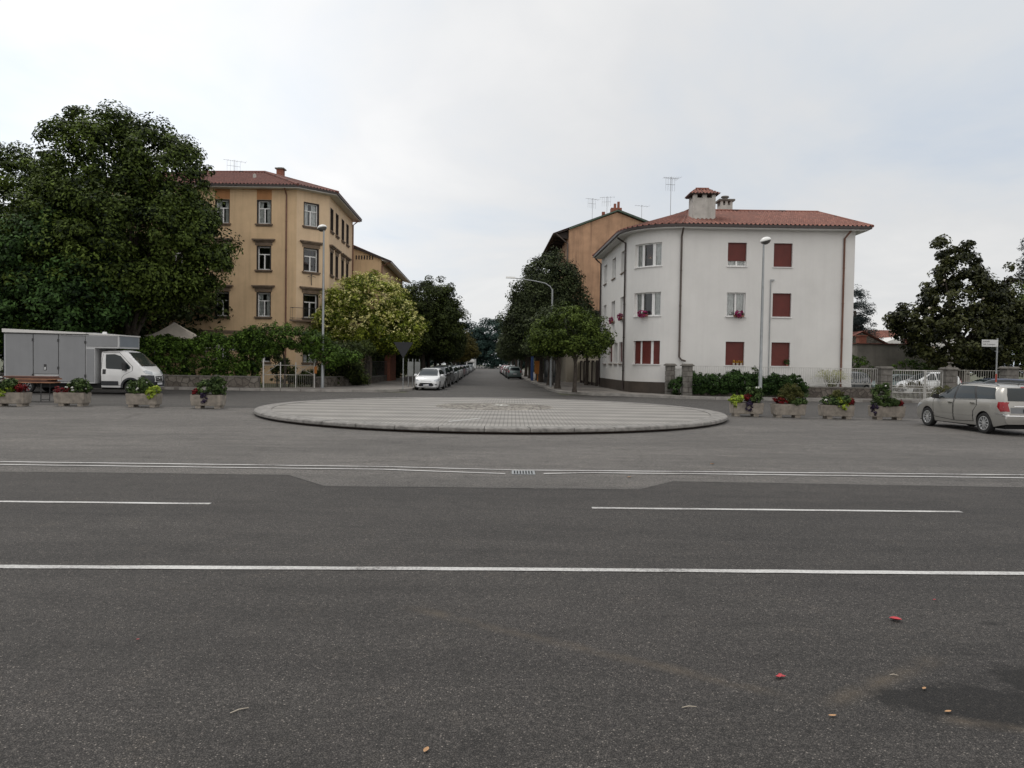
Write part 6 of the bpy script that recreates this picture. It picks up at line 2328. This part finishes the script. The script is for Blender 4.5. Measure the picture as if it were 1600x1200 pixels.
def make_car(name, sp, label, loc, rz, paint_m, group=None, cat='car'):
    o = empty(name, loc, rz, label, cat, group)
    V, Fc = car_shell(sp)
    bvh = BVHTree.FromPolygons([Vector(v) for v in V], Fc)
    mb = MB()
    mb.add(V, Fc)
    body = mb.build('body', M[paint_m], o, smooth=32)
    hl = sp['L'] / 2
    ub = MB()
    ub.box(-hl + .25, hl - .28, -sp['W'] * .74, sp['W'] * .74, .19, .62)
    ub.build('underbody', M['under'], o)
    for (xc, r) in sp['arches']:
        for s_ in (1, -1):
            wheel(o, xc, s_ * (sp['W'] * sp.get('track', .985) - .115), sp['wheel_r'], .205, sp['spokes'], sp['rim'], s_)
    # doors: dark shut-line panel with the painted skin a few millimetres proud of it
    for s_, v in ((1, 'L'), (-1, 'R')):
        for (poly, handle) in sp.get('doors', ()):
            mb = MB()
            patch(mb, bvh, poly, v, .0035, .06, 1)
            cx, cy = sum(p[0] for p in poly) / len(poly), sum(p[1] for p in poly) / len(poly)
            ins = [(cx + (a - cx) * (1 - .022 / abs(a - cx) if abs(a - cx) > .05 else 1), cy + (b - cy) * (1 - .016 / abs(b - cy) if abs(b - cy) > .05 else 1)) for a, b in poly]
            patch(mb, bvh, ins, v, .006, .06, 0)
            d = mb.build('door', [M[paint_m], M['under']], o, smooth=50)
            hb = MB()
            hx, hz = handle
            loc_, nr_, _, _ = bvh.ray_cast(Vector((hx, 6 * s_, hz)), Vector((0, -s_, 0)))
            yy = loc_.y if loc_ else s_ * sp['W']
            hb.box(hx - .10, hx + .10, min(yy, yy + .035 * s_), max(yy, yy + .035 * s_), hz - .018, hz + .018)
            hb.build('handle', M[sp.get('handle_m', paint_m)], d)
        for poly in sp['side_windows']:
            mb = MB()
            patch(mb, bvh, poly, v, .010, .06)
            mb.build('side_window', M['car_glass'], o, smooth=60)
        if 'window_trim' in sp:
            mb = MB()
            for poly in sp['window_trim']:
                patch(mb, bvh, poly, v, .008, .06)
            mb.build('window_pillar', M['black_plastic'], o, smooth=60)
        for poly in sp.get('side_strips', ()):
            mb = MB()
            patch(mb, bvh, poly, v, .016, .05)
            mb.build('rubbing_strip', M[sp.get('strip_m', 'chrome')], o, smooth=60)
        mb = MB()
        mx_, my_, mz_ = sp['mirror']
        y_ = s_ * my_
        mb.hexa([(mx_ - .06, y_, mz_ - .06), (mx_ + .06, y_, mz_ - .05), (mx_ + .02, y_ + s_ * .2, mz_ - .045), (mx_ - .07, y_ + s_ * .2, mz_ - .06), (mx_ - .06, y_, mz_ + .07), (mx_ + .05, y_, mz_ + .04), (mx_ + .0, y_ + s_ * .19, mz_ + .06), (mx_ - .07, y_ + s_ * .19, mz_ + .085)] if s_ > 0 else
                [(mx_ - .06, y_ - .2, mz_ - .06), (mx_ + .02, y_ - .2, mz_ - .045), (mx_ + .06, y_, mz_ - .05), (mx_ - .06, y_, mz_ - .06), (mx_ - .07, y_ - .19, mz_ + .085), (mx_ + .0, y_ - .19, mz_ + .06), (mx_ + .05, y_, mz_ + .04), (mx_ - .06, y_, mz_ + .07)])
        mb.build('mirror', M[sp.get('mirror_m', paint_m)], o)
        mb = MB()
        f = (lambda q: q) if s_ > 0 else mirror_y
        patch(mb, bvh, f(sp['headlight']), 'F', .008, .05)
        if 'headlight_side' in sp:
            patch(mb, bvh, sp['headlight_side'], v, .008, .05)
        mb.build('headlight', M['lens'], o, smooth=50)
        mb = MB()
        patch(mb, bvh, f(sp['tail']), 'B', .008, .05)
        if 'tail_side' in sp:
            patch(mb, bvh, sp['tail_side'], v, .008, .05)
        mb.build('tail_light', M['red_lens'], o, smooth=50)
        if 'fog' in sp:
            mb = MB()
            patch(mb, bvh, f(sp['fog']), 'F', .008, .04)
            mb.build('fog_light', M['black_plastic'], o)
    mb = MB()
    patch(mb, bvh, sp['windscreen'], 'F', .010, .08)
    mb.build('windscreen', M[sp.get('screen_m', 'car_glass')], o, smooth=60)
    if 'rear_window' in sp:
        mb = MB()
        patch(mb, bvh, sp['rear_window'], 'B', .010, .08)
        mb.build('rear_window', M['car_glass'], o, smooth=60)
    mb = MB()
    for g in sp['grille']:
        patch(mb, bvh, g, 'F', .007, .05)
    mb.build('grille', M['black_plastic'], o, smooth=50)
    for vw, (py, pz, pw, ph) in (('F', sp['plate_f']), ('B', sp['plate_b'])):
        loc_, nr_, _, _ = bvh.ray_cast(Vector((9 if vw == 'F' else -9, py, pz)), Vector((-1 if vw == 'F' else 1, 0, 0)))
        if loc_ is None:
            continue
        s_ = 1 if vw == 'F' else -1
        x0 = loc_.x + .012 * s_
        mb = MB()
        mb.box(min(x0, x0 + .01 * s_), max(x0, x0 + .01 * s_), py - pw / 2, py + pw / 2, pz - ph / 2, pz + ph / 2, 0)
        xb = x0 + .0125 * s_
        for e in (-1, 1):
            mb.box(min(x0, xb), max(x0, xb), py + e * pw / 2 - (.045 if e > 0 else 0), py + e * pw / 2 + (.045 if e < 0 else 0), pz - ph / 2 + .002, pz + ph / 2 - .002, 1)
        mb.build('number_plate', [M['plate'], M['plate_blue']], o)
    if 'extra' in sp:
        sp['extra'](o, bvh, M[paint_m])
    return o


def repaint(c, m_):
    """a copied car in another colour: the paint is set on its own objects, the meshes stay shared"""
    for q in [c] + list(c.children) + [g for ch in c.children for g in ch.children]:
        if q.type == 'MESH' and q.name.split('.')[0] in ('body', 'door', 'mirror', 'handle'):
            for sl in q.material_slots[:1]:
                if sl.material and 'paint' in sl.material.name:
                    sl.link = 'OBJECT'
                    sl.material = M[m_]


HATCH = dict(
    L=3.95, W=.86, wheel_r=.305, spokes=7, rim='hubcap', bow=.13,
    arches=[(1.20, .345), (-1.28, .345)],
    top=[(-1.975, .60), (-1.93, .92), (-1.84, 1.02), (-1.66, 1.34), (-1.45, 1.44), (-.8, 1.485), (-.1, 1.475), (.25, 1.40), (.55, 1.27), (1.06, 1.00), (1.3, .955), (1.6, .87), (1.82, .74), (1.93, .62), (1.975, .50)],
    belt=[(-1.975, .58), (-1.93, .88), (-1.8, .99), (-1.4, 1.0), (-.4, .95), (.6, .90), (1.05, .885), (1.4, .86), (1.65, .80), (1.83, .70), (1.94, .59), (1.975, .48)],
    plan=[(-1.975, .84), (-1.85, .93), (-1.5, .985), (0, 1), (1.2, 1), (1.55, .97), (1.75, .92), (1.9, .84), (1.975, .74)],
    roofw=[(-1.975, .8), (-1.7, .66), (-1.2, .69), (0, .69), (.5, .72), (1.05, .84), (1.975, .6)],
    low=[(-1.975, .30), (-1.5, .22), (1.4, .20), (1.975, .22)],
    windscreen=[(-.66, .97), (.66, .97), (.56, 1.385), (.3, 1.425), (-.3, 1.425), (-.56, 1.385)],
    rear_window=[(-.58, 1.04), (.58, 1.04), (.5, 1.36), (-.5, 1.36)],
    side_windows=[[(.88, .955), (.22, 1.345), (-.02, 1.385), (-.06, .985)], [(-.14, .99), (-.10, 1.39), (-.85, 1.375), (-1.05, 1.06)], [(-1.14, 1.075), (-.95, 1.37), (-1.32, 1.31), (-1.44, 1.13)]],
    doors=[([(.82, .32), (.90, .9), (-.1, .955), (-.12, .28)], (-.0, .84)), ([(-.14, .28), (-.12, .955), (-1.02, 1.0), (-1.0, .75), (-.86, .6), (-.86, .32)], (-.93, .89))],
    mirror=(.72, .80, .99),
    headlight=[(.80, .80), (.50, .68), (.52, .62), (.66, .60), (.78, .66), (.84, .74)],
    headlight_side=[(1.45, .80), (1.72, .68), (1.80, .62), (1.70, .62), (1.5, .70)],
    tail=[(.64, .76), (.74, .76), (.72, 1.10), (.66, 1.10)],
    tail_side=[(-1.84, .80), (-1.72, .80), (-1.66, 1.06), (-1.76, 1.06)],
    fog=[(.60, .36), (.70, .36), (.70, .44), (.60, .44)],
    grille=[[(-.45, .44), (-.38, .50), (.38, .50), (.45, .44), (.50, .32), (.40, .27), (-.40, .27), (-.50, .32)], [(-.36, .618), (.36, .618), (.34, .632), (-.34, .632)]],
    plate_f=(0, .375, .46, .11), plate_b=(0, .62, .5, .12))


def estate_extra(o, bvh, pm_):
    for s_ in (1, -1):
        mb = MB()
        pts = []
        for k in range(15):
            x = .25 - 1.85 * k / 14
            loc_, nr_, _, _ = bvh.ray_cast(Vector((x, s_ * .56, 5)), Vector((0, 0, -1)))
            pts.append((x, s_ * .56, (loc_.z if loc_ else 1.45) + (.045 if 0 < k < 14 else .0)))
        mb.tube(pts, .017, 6)
        mb.build('roof_rail', M['grey_paint'], o)
    mb = MB()
    mb.tube([(-1.62, 0, 1.44), (-1.7, 0, 1.56)], .009, 5)
    mb.build('roof_aerial', M['black_plastic'], o)
    mb = MB()
    patch(mb, bvh, [(-.16, 1.40), (.16, 1.40), (.16, 1.43), (-.16, 1.43)], 'B', .012, .05)
    mb.build('brake_light', M['red_lens'], o)
    mb = MB()
    patch(mb, bvh, [(-.52, .855), (.52, .855), (.52, .878), (-.52, .878)], 'B', .018, .05)
    mb.build('tailgate_trim', M['chrome'], o)
    mb = MB()
    patch(mb, bvh, [(-.62, .66), (.62, .66), (.62, .83), (-.62, .83)], 'B', .004, .06)
    mb.build('plate_recess', M['grey_paint'], o)
    mb = MB()
    patch(mb, bvh, [(-.8, .575), (.8, .575), (.8, .605), (-.8, .605)], 'B', .012, .05)
    for v in 'LR':
        patch(mb, bvh, [(-2.18, .60), (-1.82, .635), (-1.82, .655), (-2.18, .63)], v, .010, .05)
    mb.build('bumper_strip', M['chrome'], o)
    mb = MB()
    patch(mb, bvh, [(-.05, .95), (.05, .95), (.05, .99), (-.05, .99)], 'B', .016, .03)
    mb.build('badge', M['chrome'], o)
    mb = MB()
    patch(mb, bvh, [(-.6, 1.03), (.1, 1.03), (.1, 1.045), (-.6, 1.045)], 'B', .022, .06)
    mb.build('wiper', M['black_plastic'], o)


ESTATE = dict(
    L=4.52, W=.88, wheel_r=.318, spokes=10, rim='alloy', bow=.12,
    arches=[(1.33, .365), (-1.37, .365)],
    top=[(-2.26, .55), (-2.23, .95), (-2.17, 1.04), (-2.02, 1.36), (-1.92, 1.445), (-1.5, 1.48), (-.6, 1.505), (-.1, 1.49), (.25, 1.42), (.5, 1.32), (1.14, 1.02), (1.4, .985), (1.75, .91), (2.02, .80), (2.18, .65), (2.26, .5)],
    belt=[(-2.26, .53), (-2.23, .92), (-2.12, 1.00), (-1.6, 1.0), (-.4, .97), (.6, .93), (1.1, .915), (1.5, .89), (1.85, .82), (2.05, .73), (2.2, .60), (2.26, .48)],
    plan=[(-2.26, .86), (-2.1, .94), (-1.7, .985), (0, 1), (1.3, 1), (1.75, .96), (2.0, .9), (2.18, .81), (2.26, .72)],
    roofw=[(-2.26, .84), (-2.0, .72), (-1.4, .72), (0, .73), (.5, .74), (1.15, .85), (2.26, .6)],
    low=[(-2.26, .34), (-1.8, .24), (1.6, .22), (2.26, .24)],
    windscreen=[(-.68, 1.0), (.68, 1.0), (.6, 1.40), (.3, 1.45), (-.3, 1.45), (-.6, 1.40)],
    rear_window=[(-.66, 1.02), (.66, 1.02), (.64, 1.2), (.56, 1.39), (-.56, 1.39), (-.64, 1.2)],
    side_windows=[[(.98, .985), (.42, 1.315), (.14, 1.40), (.06, 1.41), (.04, 1.005)], [(-.05, 1.01), (-.03, 1.415), (-.70, 1.42), (-.96, 1.035)], [(-1.05, 1.045), (-.80, 1.415), (-1.60, 1.385), (-1.78, 1.06)]],
    window_trim=[[(.04, 1.0), (.06, 1.415), (-.04, 1.42), (-.06, 1.0)], [(-.95, 1.03), (-.70, 1.42), (-.80, 1.42), (-1.06, 1.04)]],
    doors=[([(.94, .36), (1.02, .92), (.98, .965), (.0, .99), (-.02, .30)], (.13, .87)), ([(-.04, .30), (-.02, .99), (-1.02, 1.02), (-1.08, .85), (-.94, .66), (-.92, .34)], (-.90, .90))],
    side_strips=[[(.80, .545), (.0, .525), (.0, .56), (.80, .572)], [(-.06, .523), (-.90, .515), (-.90, .55), (-.06, .558)]],
    mirror=(.80, .84, 1.03), mirror_m='black_plastic', handle_m='chrome', strip_m='beige_paint',
    headlight=[(.84, .78), (.52, .66), (.54, .58), (.78, .60)],
    headlight_side=[(1.75, .80), (2.05, .68), (2.02, .6), (1.85, .64)],
    tail=[(.64, .71), (.775, .71), (.775, .99), (.69, .99)],
    tail_side=[(-2.14, .72), (-2.03, .70), (-1.90, .84), (-1.90, .985), (-2.12, .985)],
    grille=[[(-.40, .62), (.40, .62), (.36, .70), (-.36, .70)], [(-.6, .3), (.6, .3), (.55, .42), (-.55, .42)]],
    plate_f=(0, .50, .5, .11), plate_b=(0, .735, .52, .115), extra=estate_extra)

# the champagne estate at the right, tail towards the camera
ax, ay = 15.02, 23.65
est = make_car('estate_car', ESTATE, 'champagne metallic estate car with roof rails, cut by the right frame edge', (ax, ay, 0), R(94), 'beige_paint')
for ch_ in est.children:
    if ch_.name.startswith('number_plate'):
        zs = [v.co for v in ch_.data.vertices]
        if zs[0].x < 0:
            tx_ = text('lettering', 'DA 724', .088, (min(v.x for v in zs) - .003, .20, .703), (R(90), 0, R(-90)), M['letter'], ch_)

nav = make_car('parked_car', dict(ESTATE, rim='hubcap', spokes=7, extra=lambda *a: None), 'dark navy car of which only roof and windscreen show behind the champagne estate', (25.7, 39.7, .004), R(180), 'navy_paint')

# white hatchback at the head of the left-hand row
hat = make_car('parked_car', HATCH, 'white hatchback facing the square at the head of the left hand row', (-5.62, 50.6, .006), R(-90) - math.atan(KX) * -1, 'white_paint', 'cars parked along the side street')
GRP = 'cars parked along the side street'
left_cars = [(56.2, 'black_paint', 1.06, 'black car parked directly behind the white hatchback'), (62.0, 'grey_paint', 1.1, 'dark grey car third in the left hand row'), (67.6, 'silver_paint', 1.0, 'silver car fourth in the left hand row'),
             (73.2, 'teal_paint', 1.04, 'teal grey car fifth in the left hand row'), (79, 'white_paint', 1.0, 'second white car of the left hand row'), (85, 'silver_paint', 1.05, 'second silver car of the left hand row'),
             (91, 'black_paint', 1.0, 'second black car of the left hand row'), (97.5, 'wine_paint', 1.0, 'wine red car midway down the left hand row'), (104, 'navy_paint', 1.05, 'navy car after the wine red one in the left hand row'),
             (111, 'silver_paint', 1.0, 'third silver car of the left hand row'), (119, 'grey_paint', 1.0, 'second grey car of the left hand row'), (128, 'black_paint', 1.0, 'third black car near the far end of the left hand row'), (138, 'silver_paint', 1.0, 'fourth silver car near the far end of the left hand row'), (149, 'navy_paint', 1.0, 'last navy car before the camper van in the left hand row'), (161, 'grey_paint', 1.0, 'grey car right in front of the camper van')]
for y, pm_, sc, lb in left_cars:
    c = copy_tree(hat)
    c.location = (*su(-3.42 + random.uniform(-.1, .1), y), .006)
    c.scale = (1.02, 1.0, sc)
    c['label'] = lb
    repaint(c, pm_)
right_cars = [(89.5, 'teal_paint', 1.0, 'pale teal car nearest in the right hand row, tail to the camera'), (95.5, 'black_paint', 1.03, 'dark car next along the right hand row'), (102, 'white_paint', 1.06, 'white car third in the right hand row'),
              (109, 'black_paint', 1.0, 'dark car before the faded red one on the right'), (117, 'white_paint', 1.0, 'second white car of the right hand row'), (126, 'pink_paint', 1.05, 'faded red car near the end of the right hand row'), (136, 'navy_paint', 1.0, 'navy car at the far end of the right hand row')]
for y, pm_, sc, lb in right_cars:
    c = copy_tree(hat)
    c.location = (*su(3.65 + random.uniform(-.06, .06), y), .006)
    c.rotation_euler.z = R(90) + math.atan(-KX)
    c.scale = (1.02, 1.0, sc)
    c['label'] = lb
    repaint(c, pm_)

# cars in the yard behind the white gate
c = copy_tree(hat)
c.location = (28.6, 50.6, .05)
c.rotation_euler.z = R(184)
c.scale = (1.06, 1, 1.16)
c['label'] = 'white car parked in the yard behind the white double gate'
c['group'] = 'cars in the yard'
repaint(c, 'white_paint')
c = copy_tree(hat)
c.location = (23.9, 53.0, .05)
c.rotation_euler.z = R(200)
c.scale = (1, 1, 1.1)
c['label'] = 'grey silver car behind the white railing beside the white house'
c['group'] = 'cars in the yard'
repaint(c, 'grey_paint')
c = copy_tree(hat)
c.location = (29.0, 56.0, .05)
c.rotation_euler.z = R(190)
c['label'] = 'teal car mostly hidden behind the white car in the yard'
c['group'] = 'cars in the yard'
repaint(c, 'teal_paint')

# ------------------------------------------------------------------ grey box van
VX, VY = -25.55, 37.0                 # rear corner of its near side
van = empty('box_van', (VX, VY + 1.05, .004), R(1.2), 'white cab van with a tall grey panelled box body and roof overhang above the cab', 'van')
CAB = dict(
    L=2.62, W=1.0, wheel_r=.345, bow=.16, arches=[(.32, .45)],
    top=[(-1.31, 2.20), (-.9, 2.24), (-.25, 2.25), (.0, 2.19), (.14, 2.10), (.78, 1.46), (.92, 1.36), (1.12, 1.20), (1.24, 1.06), (1.29, .9), (1.31, .72)],
    belt=[(-1.31, 1.36), (-.2, 1.36), (.4, 1.30), (.80, 1.27), (1.0, 1.17), (1.18, 1.05), (1.27, .92), (1.31, .68)],
    plan=[(-1.31, 1), (.5, 1), (.85, .98), (1.1, .93), (1.24, .86), (1.31, .78)],
    roofw=[(-1.31, .86), (.1, .86), (.8, .9), (1.31, .7)],
    low=[(-1.31, .36), (.9, .34), (1.31, .38)])
Vv, Ff = car_shell(CAB)
CX = 4.62 + 1.31                      # cab centre along the van
Vv = [(x + CX, y, z) for x, y, z in Vv]
vb = BVHTree.FromPolygons([Vector(v) for v in Vv], Ff)
mb = MB()
mb.add(Vv, Ff)
mb.build('cab', M['van_white'], van, smooth=35)
sh = lambda poly: [(a + CX, b) for a, b in poly]
for s_, v in ((1, 'L'), (-1, 'R')):
    mb = MB()
    dp = sh([(-1.16, .46), (-1.16, 1.5), (-1.10, 2.12), (-.28, 2.12), (.42, 1.42), (.40, 1.2), (.0, 1.0), (-.12, .85), (-.14, .46)])
    patch(mb, vb, dp, v, .004, .08, 1)
    cx, cy = CX - .45, 1.2
    patch(mb, vb, [(cx + (a - cx) * .975, cy + (b - cy) * .982) for a, b in dp], v, .008, .08, 0)
    d = mb.build('door', [M['van_white'], M['under']], van, smooth=50)
    mb = MB()
    patch(mb, vb, sh([(-.93, 1.33), (-.96, 2.02), (-.52, 2.04), (-.22, 1.95), (.30, 1.40), (.26, 1.28), (-.1, 1.27), (-.86, 1.30)]), v, .014, .08)
    mb.build('side_window', M['car_glass'], d, smooth=60)
    mb = MB()
    patch(mb, vb, sh([(-1.08, 1.03), (-.92, 1.03), (-.92, 1.27), (-1.08, 1.27)]), v, .02, .06)
    mb.build('handle', M['black_plastic'], d)
    mb = MB()
    patch(mb, vb, sh([(-1.28, .46), (-.30, .46), (-.30, .68), (-1.28, .68)]), v, .02, .08)
    mb.build('side_moulding', M['bumper_grey'], van)
    mb = MB()
    y_ = s_ * .97
    mb.hexa([(CX + .0, min(y_, y_ + .24 * s_), 1.22), (CX + .14, min(y_, y_ + .24 * s_), 1.22), (CX + .14, max(y_, y_ + .24 * s_), 1.22), (CX + .0, max(y_, y_ + .24 * s_), 1.22), (CX - .04, min(y_, y_ + .24 * s_), 1.62), (CX + .08, min(y_, y_ + .24 * s_), 1.62), (CX + .08, max(y_, y_ + .24 * s_), 1.62), (CX - .04, max(y_, y_ + .24 * s_), 1.62)])
    mb.build('mirror', M['black_plastic'], van)
    mb = MB()
    f = (lambda q: q) if s_ > 0 else mirror_y
    patch(mb, vb, f([(.42, 1.16), (.80, 1.24), (.92, 1.20), (.88, 1.06), (.52, 1.02)]), 'F', .010, .06)
    mb.build('headlight', M['lens'], van, smooth=50)
    # arch lip and lower bumper corner
    mb = MB()
    N = 14
    for i in range(N):
        a0, a1 = math.pi * i / N, math.pi * (i + 1) / N
        q = []
        for a_, r_ in ((a0, .44), (a1, .44), (a1, .53), (a0, .53)):
            px_, pz_ = .32 + r_ * math.cos(a_), .345 + r_ * math.sin(a_)
            loc_, nr_, _, _ = vb.ray_cast(Vector((px_ + CX, 6 * s_, max(pz_, .40) + .02)), Vector((0, -s_, 0)))
            q.append((px_ + CX, (loc_.y if loc_ else s_ * .96) + .012 * s_, pz_))
        mb.quad(*(q if s_ < 0 else q[::-1]))
    mb.build('wheel_arch', M['bumper_grey'], van)
    mb = MB()
    patch(mb, vb, sh([(.84, .40), (.82, 1.0), (1.06, .99), (1.16, .90), (1.17, .40)]), v, .014, .05)
    mb.build('bumper_corner', M['bumper_grey'], van, smooth=50)
mb = MB()
patch(mb, vb, [(-.80, 1.44), (.80, 1.44), (.76, 1.9), (.66, 2.14), (-.66, 2.14), (-.76, 1.9)], 'F', .012, .09)
mb.build('windscreen', M['van_glass'], van, smooth=60)
mb = MB()
mb.tube([(CX + .80, -.62, 1.49), (CX + .74, -.1, 1.53), (CX + .80, .1, 1.47)], .014, 5)
mb.tube([(CX + .80, .1, 1.49), (CX + .72, .6, 1.54)], .014, 5)
mb.build('wiper', M['black_plastic'], van)
mb = MB()
patch(mb, vb, [(-.86, .40), (.86, .40), (.86, 1.0), (.50, .98), (-.50, .98), (-.86, 1.0)], 'F', .010, .06)
mb.build('bumper', M['bumper_grey'], van, smooth=50)
mb = MB()
patch(mb, vb, [(-.46, .66), (.46, .66), (.44, .98), (-.44, .98)], 'F', .018, .06, 0)
patch(mb, vb, [(-.38, .70), (.38, .70), (.36, .93), (-.36, .93)], 'F', .024, .06, 1)
patch(mb, vb, [(-.34, .78), (.34, .78), (.34, .795), (-.34, .795)], 'F', .03, .06, 0)
patch(mb, vb, [(-.34, .85), (.34, .85), (.34, .865), (-.34, .865)], 'F', .03, .06, 0)
mb.build('grille', [M['van_white'], M['under']], van, smooth=50)
mb = MB()
mb.lathe([(.001, .03), (.055, .03), (.06, .0)], 14, (CX + 1.335, 0, .82), 'x')
mb.build('emblem', M['chrome'], van)
mb = MB()
mb.box(CX + 1.33, CX + 1.345, -.26, .26, .50, .61)
mb.build('number_plate', M['plate'], van)
for x in (1.05, CX + .32):
    for s_ in (1, -1):
        wheel(van, x, s_ * .86, .345, .22, 7, 'hubcap', s_)
# box body
mb = MB()
mb.box(0, 4.5, -1.05, 1.05, .55, 3.1)
mb.box(4.5, 5.70, -1.05, 1.05, 2.33, 3.02)
mb.build('box_body', M['box_trim'], van)
for (x0, x1, z0, z1, mk) in ((.08, 1.42, .62, 3.0, 'box_grey'), (1.47, 2.68, 1.0, 2.98, 'box_grey'), (2.72, 4.02, .62, 2.92, 'box_grey')):
    mb = MB()
    mb.box(x0 - .02, x1 + .02, -1.058, -1.048, z0 - .02, z1 + .02, 1)
    mb.box(x0, x1, -1.075, -1.055, z0, z1, 0)
    pn = mb.build('side_panel', [M[mk], M['metal_dark']], van)
    hb = MB()
    for z in (z0 + .3, z1 - .3):
        hb.box(x1 - .03, x1 + .05, -1.10, -1.07, z - .07, z + .07)
    hb.build('hinge', M['metal_dark'], pn)
mb = MB()
mb.box(1.98, 2.10, -1.09, -1.074, 1.18, 1.48)
mb.box(2.0, 2.08, -1.094, -1.089, 1.2, 1.34, 1)
mb.build('latch', [M['metal_dark'], M['chrome']], van)
mb = MB()
mb.box(4.08, 4.46, -1.075, -1.049, .62, 2.28)
mb.box(4.08, 5.62, -1.075, -1.049, 2.42, 2.94)
mb.build('front_side_panel', M['box_grey'], van)
mb = MB()
mb.box(5.699, 5.715, -.96, .96, 2.42, 2.94)
mb.build('front_panel', M['box_front'], van)
mb = MB()
mb.hexa([(-.05, -1.16, 3.06), (4.1, -1.16, 3.02), (4.1, 1.1, 3.02), (-.05, 1.1, 3.06), (-.05, -1.16, 3.24), (4.1, -1.16, 3.10), (4.1, 1.1, 3.10), (-.05, 1.1, 3.24)])
mb.hexa([(4.05, -1.08, 3.0), (5.74, -1.08, 2.96), (5.74, 1.08, 2.96), (4.05, 1.08, 3.0), (4.05, -1.08, 3.075), (5.74, -1.08, 3.02), (5.74, 1.08, 3.02), (4.05, 1.08, 3.075)])
mb.build('roof', M['soffit'], van)
mb = MB()
mb.box(-.02, 4.2, -1.10, -1.052, 2.99, 3.03)
mb.build('rain_gutter', M['metal_dark'], van)
mb = MB()
mb.lathe([(.12, 0), (.12, .05), (.09, .11), (.001, .13)], 14, (4.75, -.6, 3.05))
mb.build('roof_vent', M['van_white'], van, smooth=40)
mb = MB()
mb.box(.1, 6.4, -.8, .8, .30, .56)
mb.box(CX - 1.25, CX + .85, -.74, .74, .25, .7)
mb.build('chassis', M['under'], van)
mb = MB()
mb.box(-.06, .0, -1.0, 1.0, .6, 2.95)
mb.build('rear_door', M['navy_paint'], van)

# camper at the far end of the left-hand row
cv = empty('camper_van', (*su(-3.4, 182), .006), R(-90) + math.atan(-KX) * -1, 'white camper van parked last in the left hand row', 'camper van', GRP)
mb = MB()
mb.hexa([(-2.8, -1.05, .5), (1.4, -1.05, .5), (1.4, 1.05, .5), (-2.8, 1.05, .5), (-2.8, -1.05, 2.8), (1.4, -1.05, 2.8), (1.4, 1.05, 2.8), (-2.8, 1.05, 2.8)])
mb.hexa([(1.4, -.95, .4), (2.8, -.85, .4), (2.8, .85, .4), (1.4, .95, .4), (1.4, -.95, 1.9), (1.7, -.85, 1.9), (1.7, .85, 1.9), (1.4, .95, 1.9)])
mb.hexa([(1.4, -1.05, 2.0), (2.2, -1.0, 2.1), (2.2, 1.0, 2.1), (1.4, 1.05, 2.0), (1.4, -1.05, 2.8), (2.2, -1.0, 2.75), (2.2, 1.0, 2.75), (1.4, 1.05, 2.8)])
mb.hexa([(2.1, -.86, .45), (2.9, -.82, .45), (2.9, .82, .45), (2.1, .86, .45), (2.1, -.86, 1.25), (2.85, -.8, 1.1), (2.85, .8, 1.1), (2.1, .86, 1.25)])
mb.build('body', M['van_white'], cv)
mb = MB()
mb.quad((2.57, -.72, 1.2), (2.57, .72, 1.2), (1.86, .7, 1.85), (1.86, -.7, 1.85))
mb.build('windscreen', M['car_glass'], cv)
for x in (-1.6, 1.9):
    for s_ in (1, -1):
        wheel(cv, x, s_ * .88, .33, .2, 6, 'hubcap', s_)
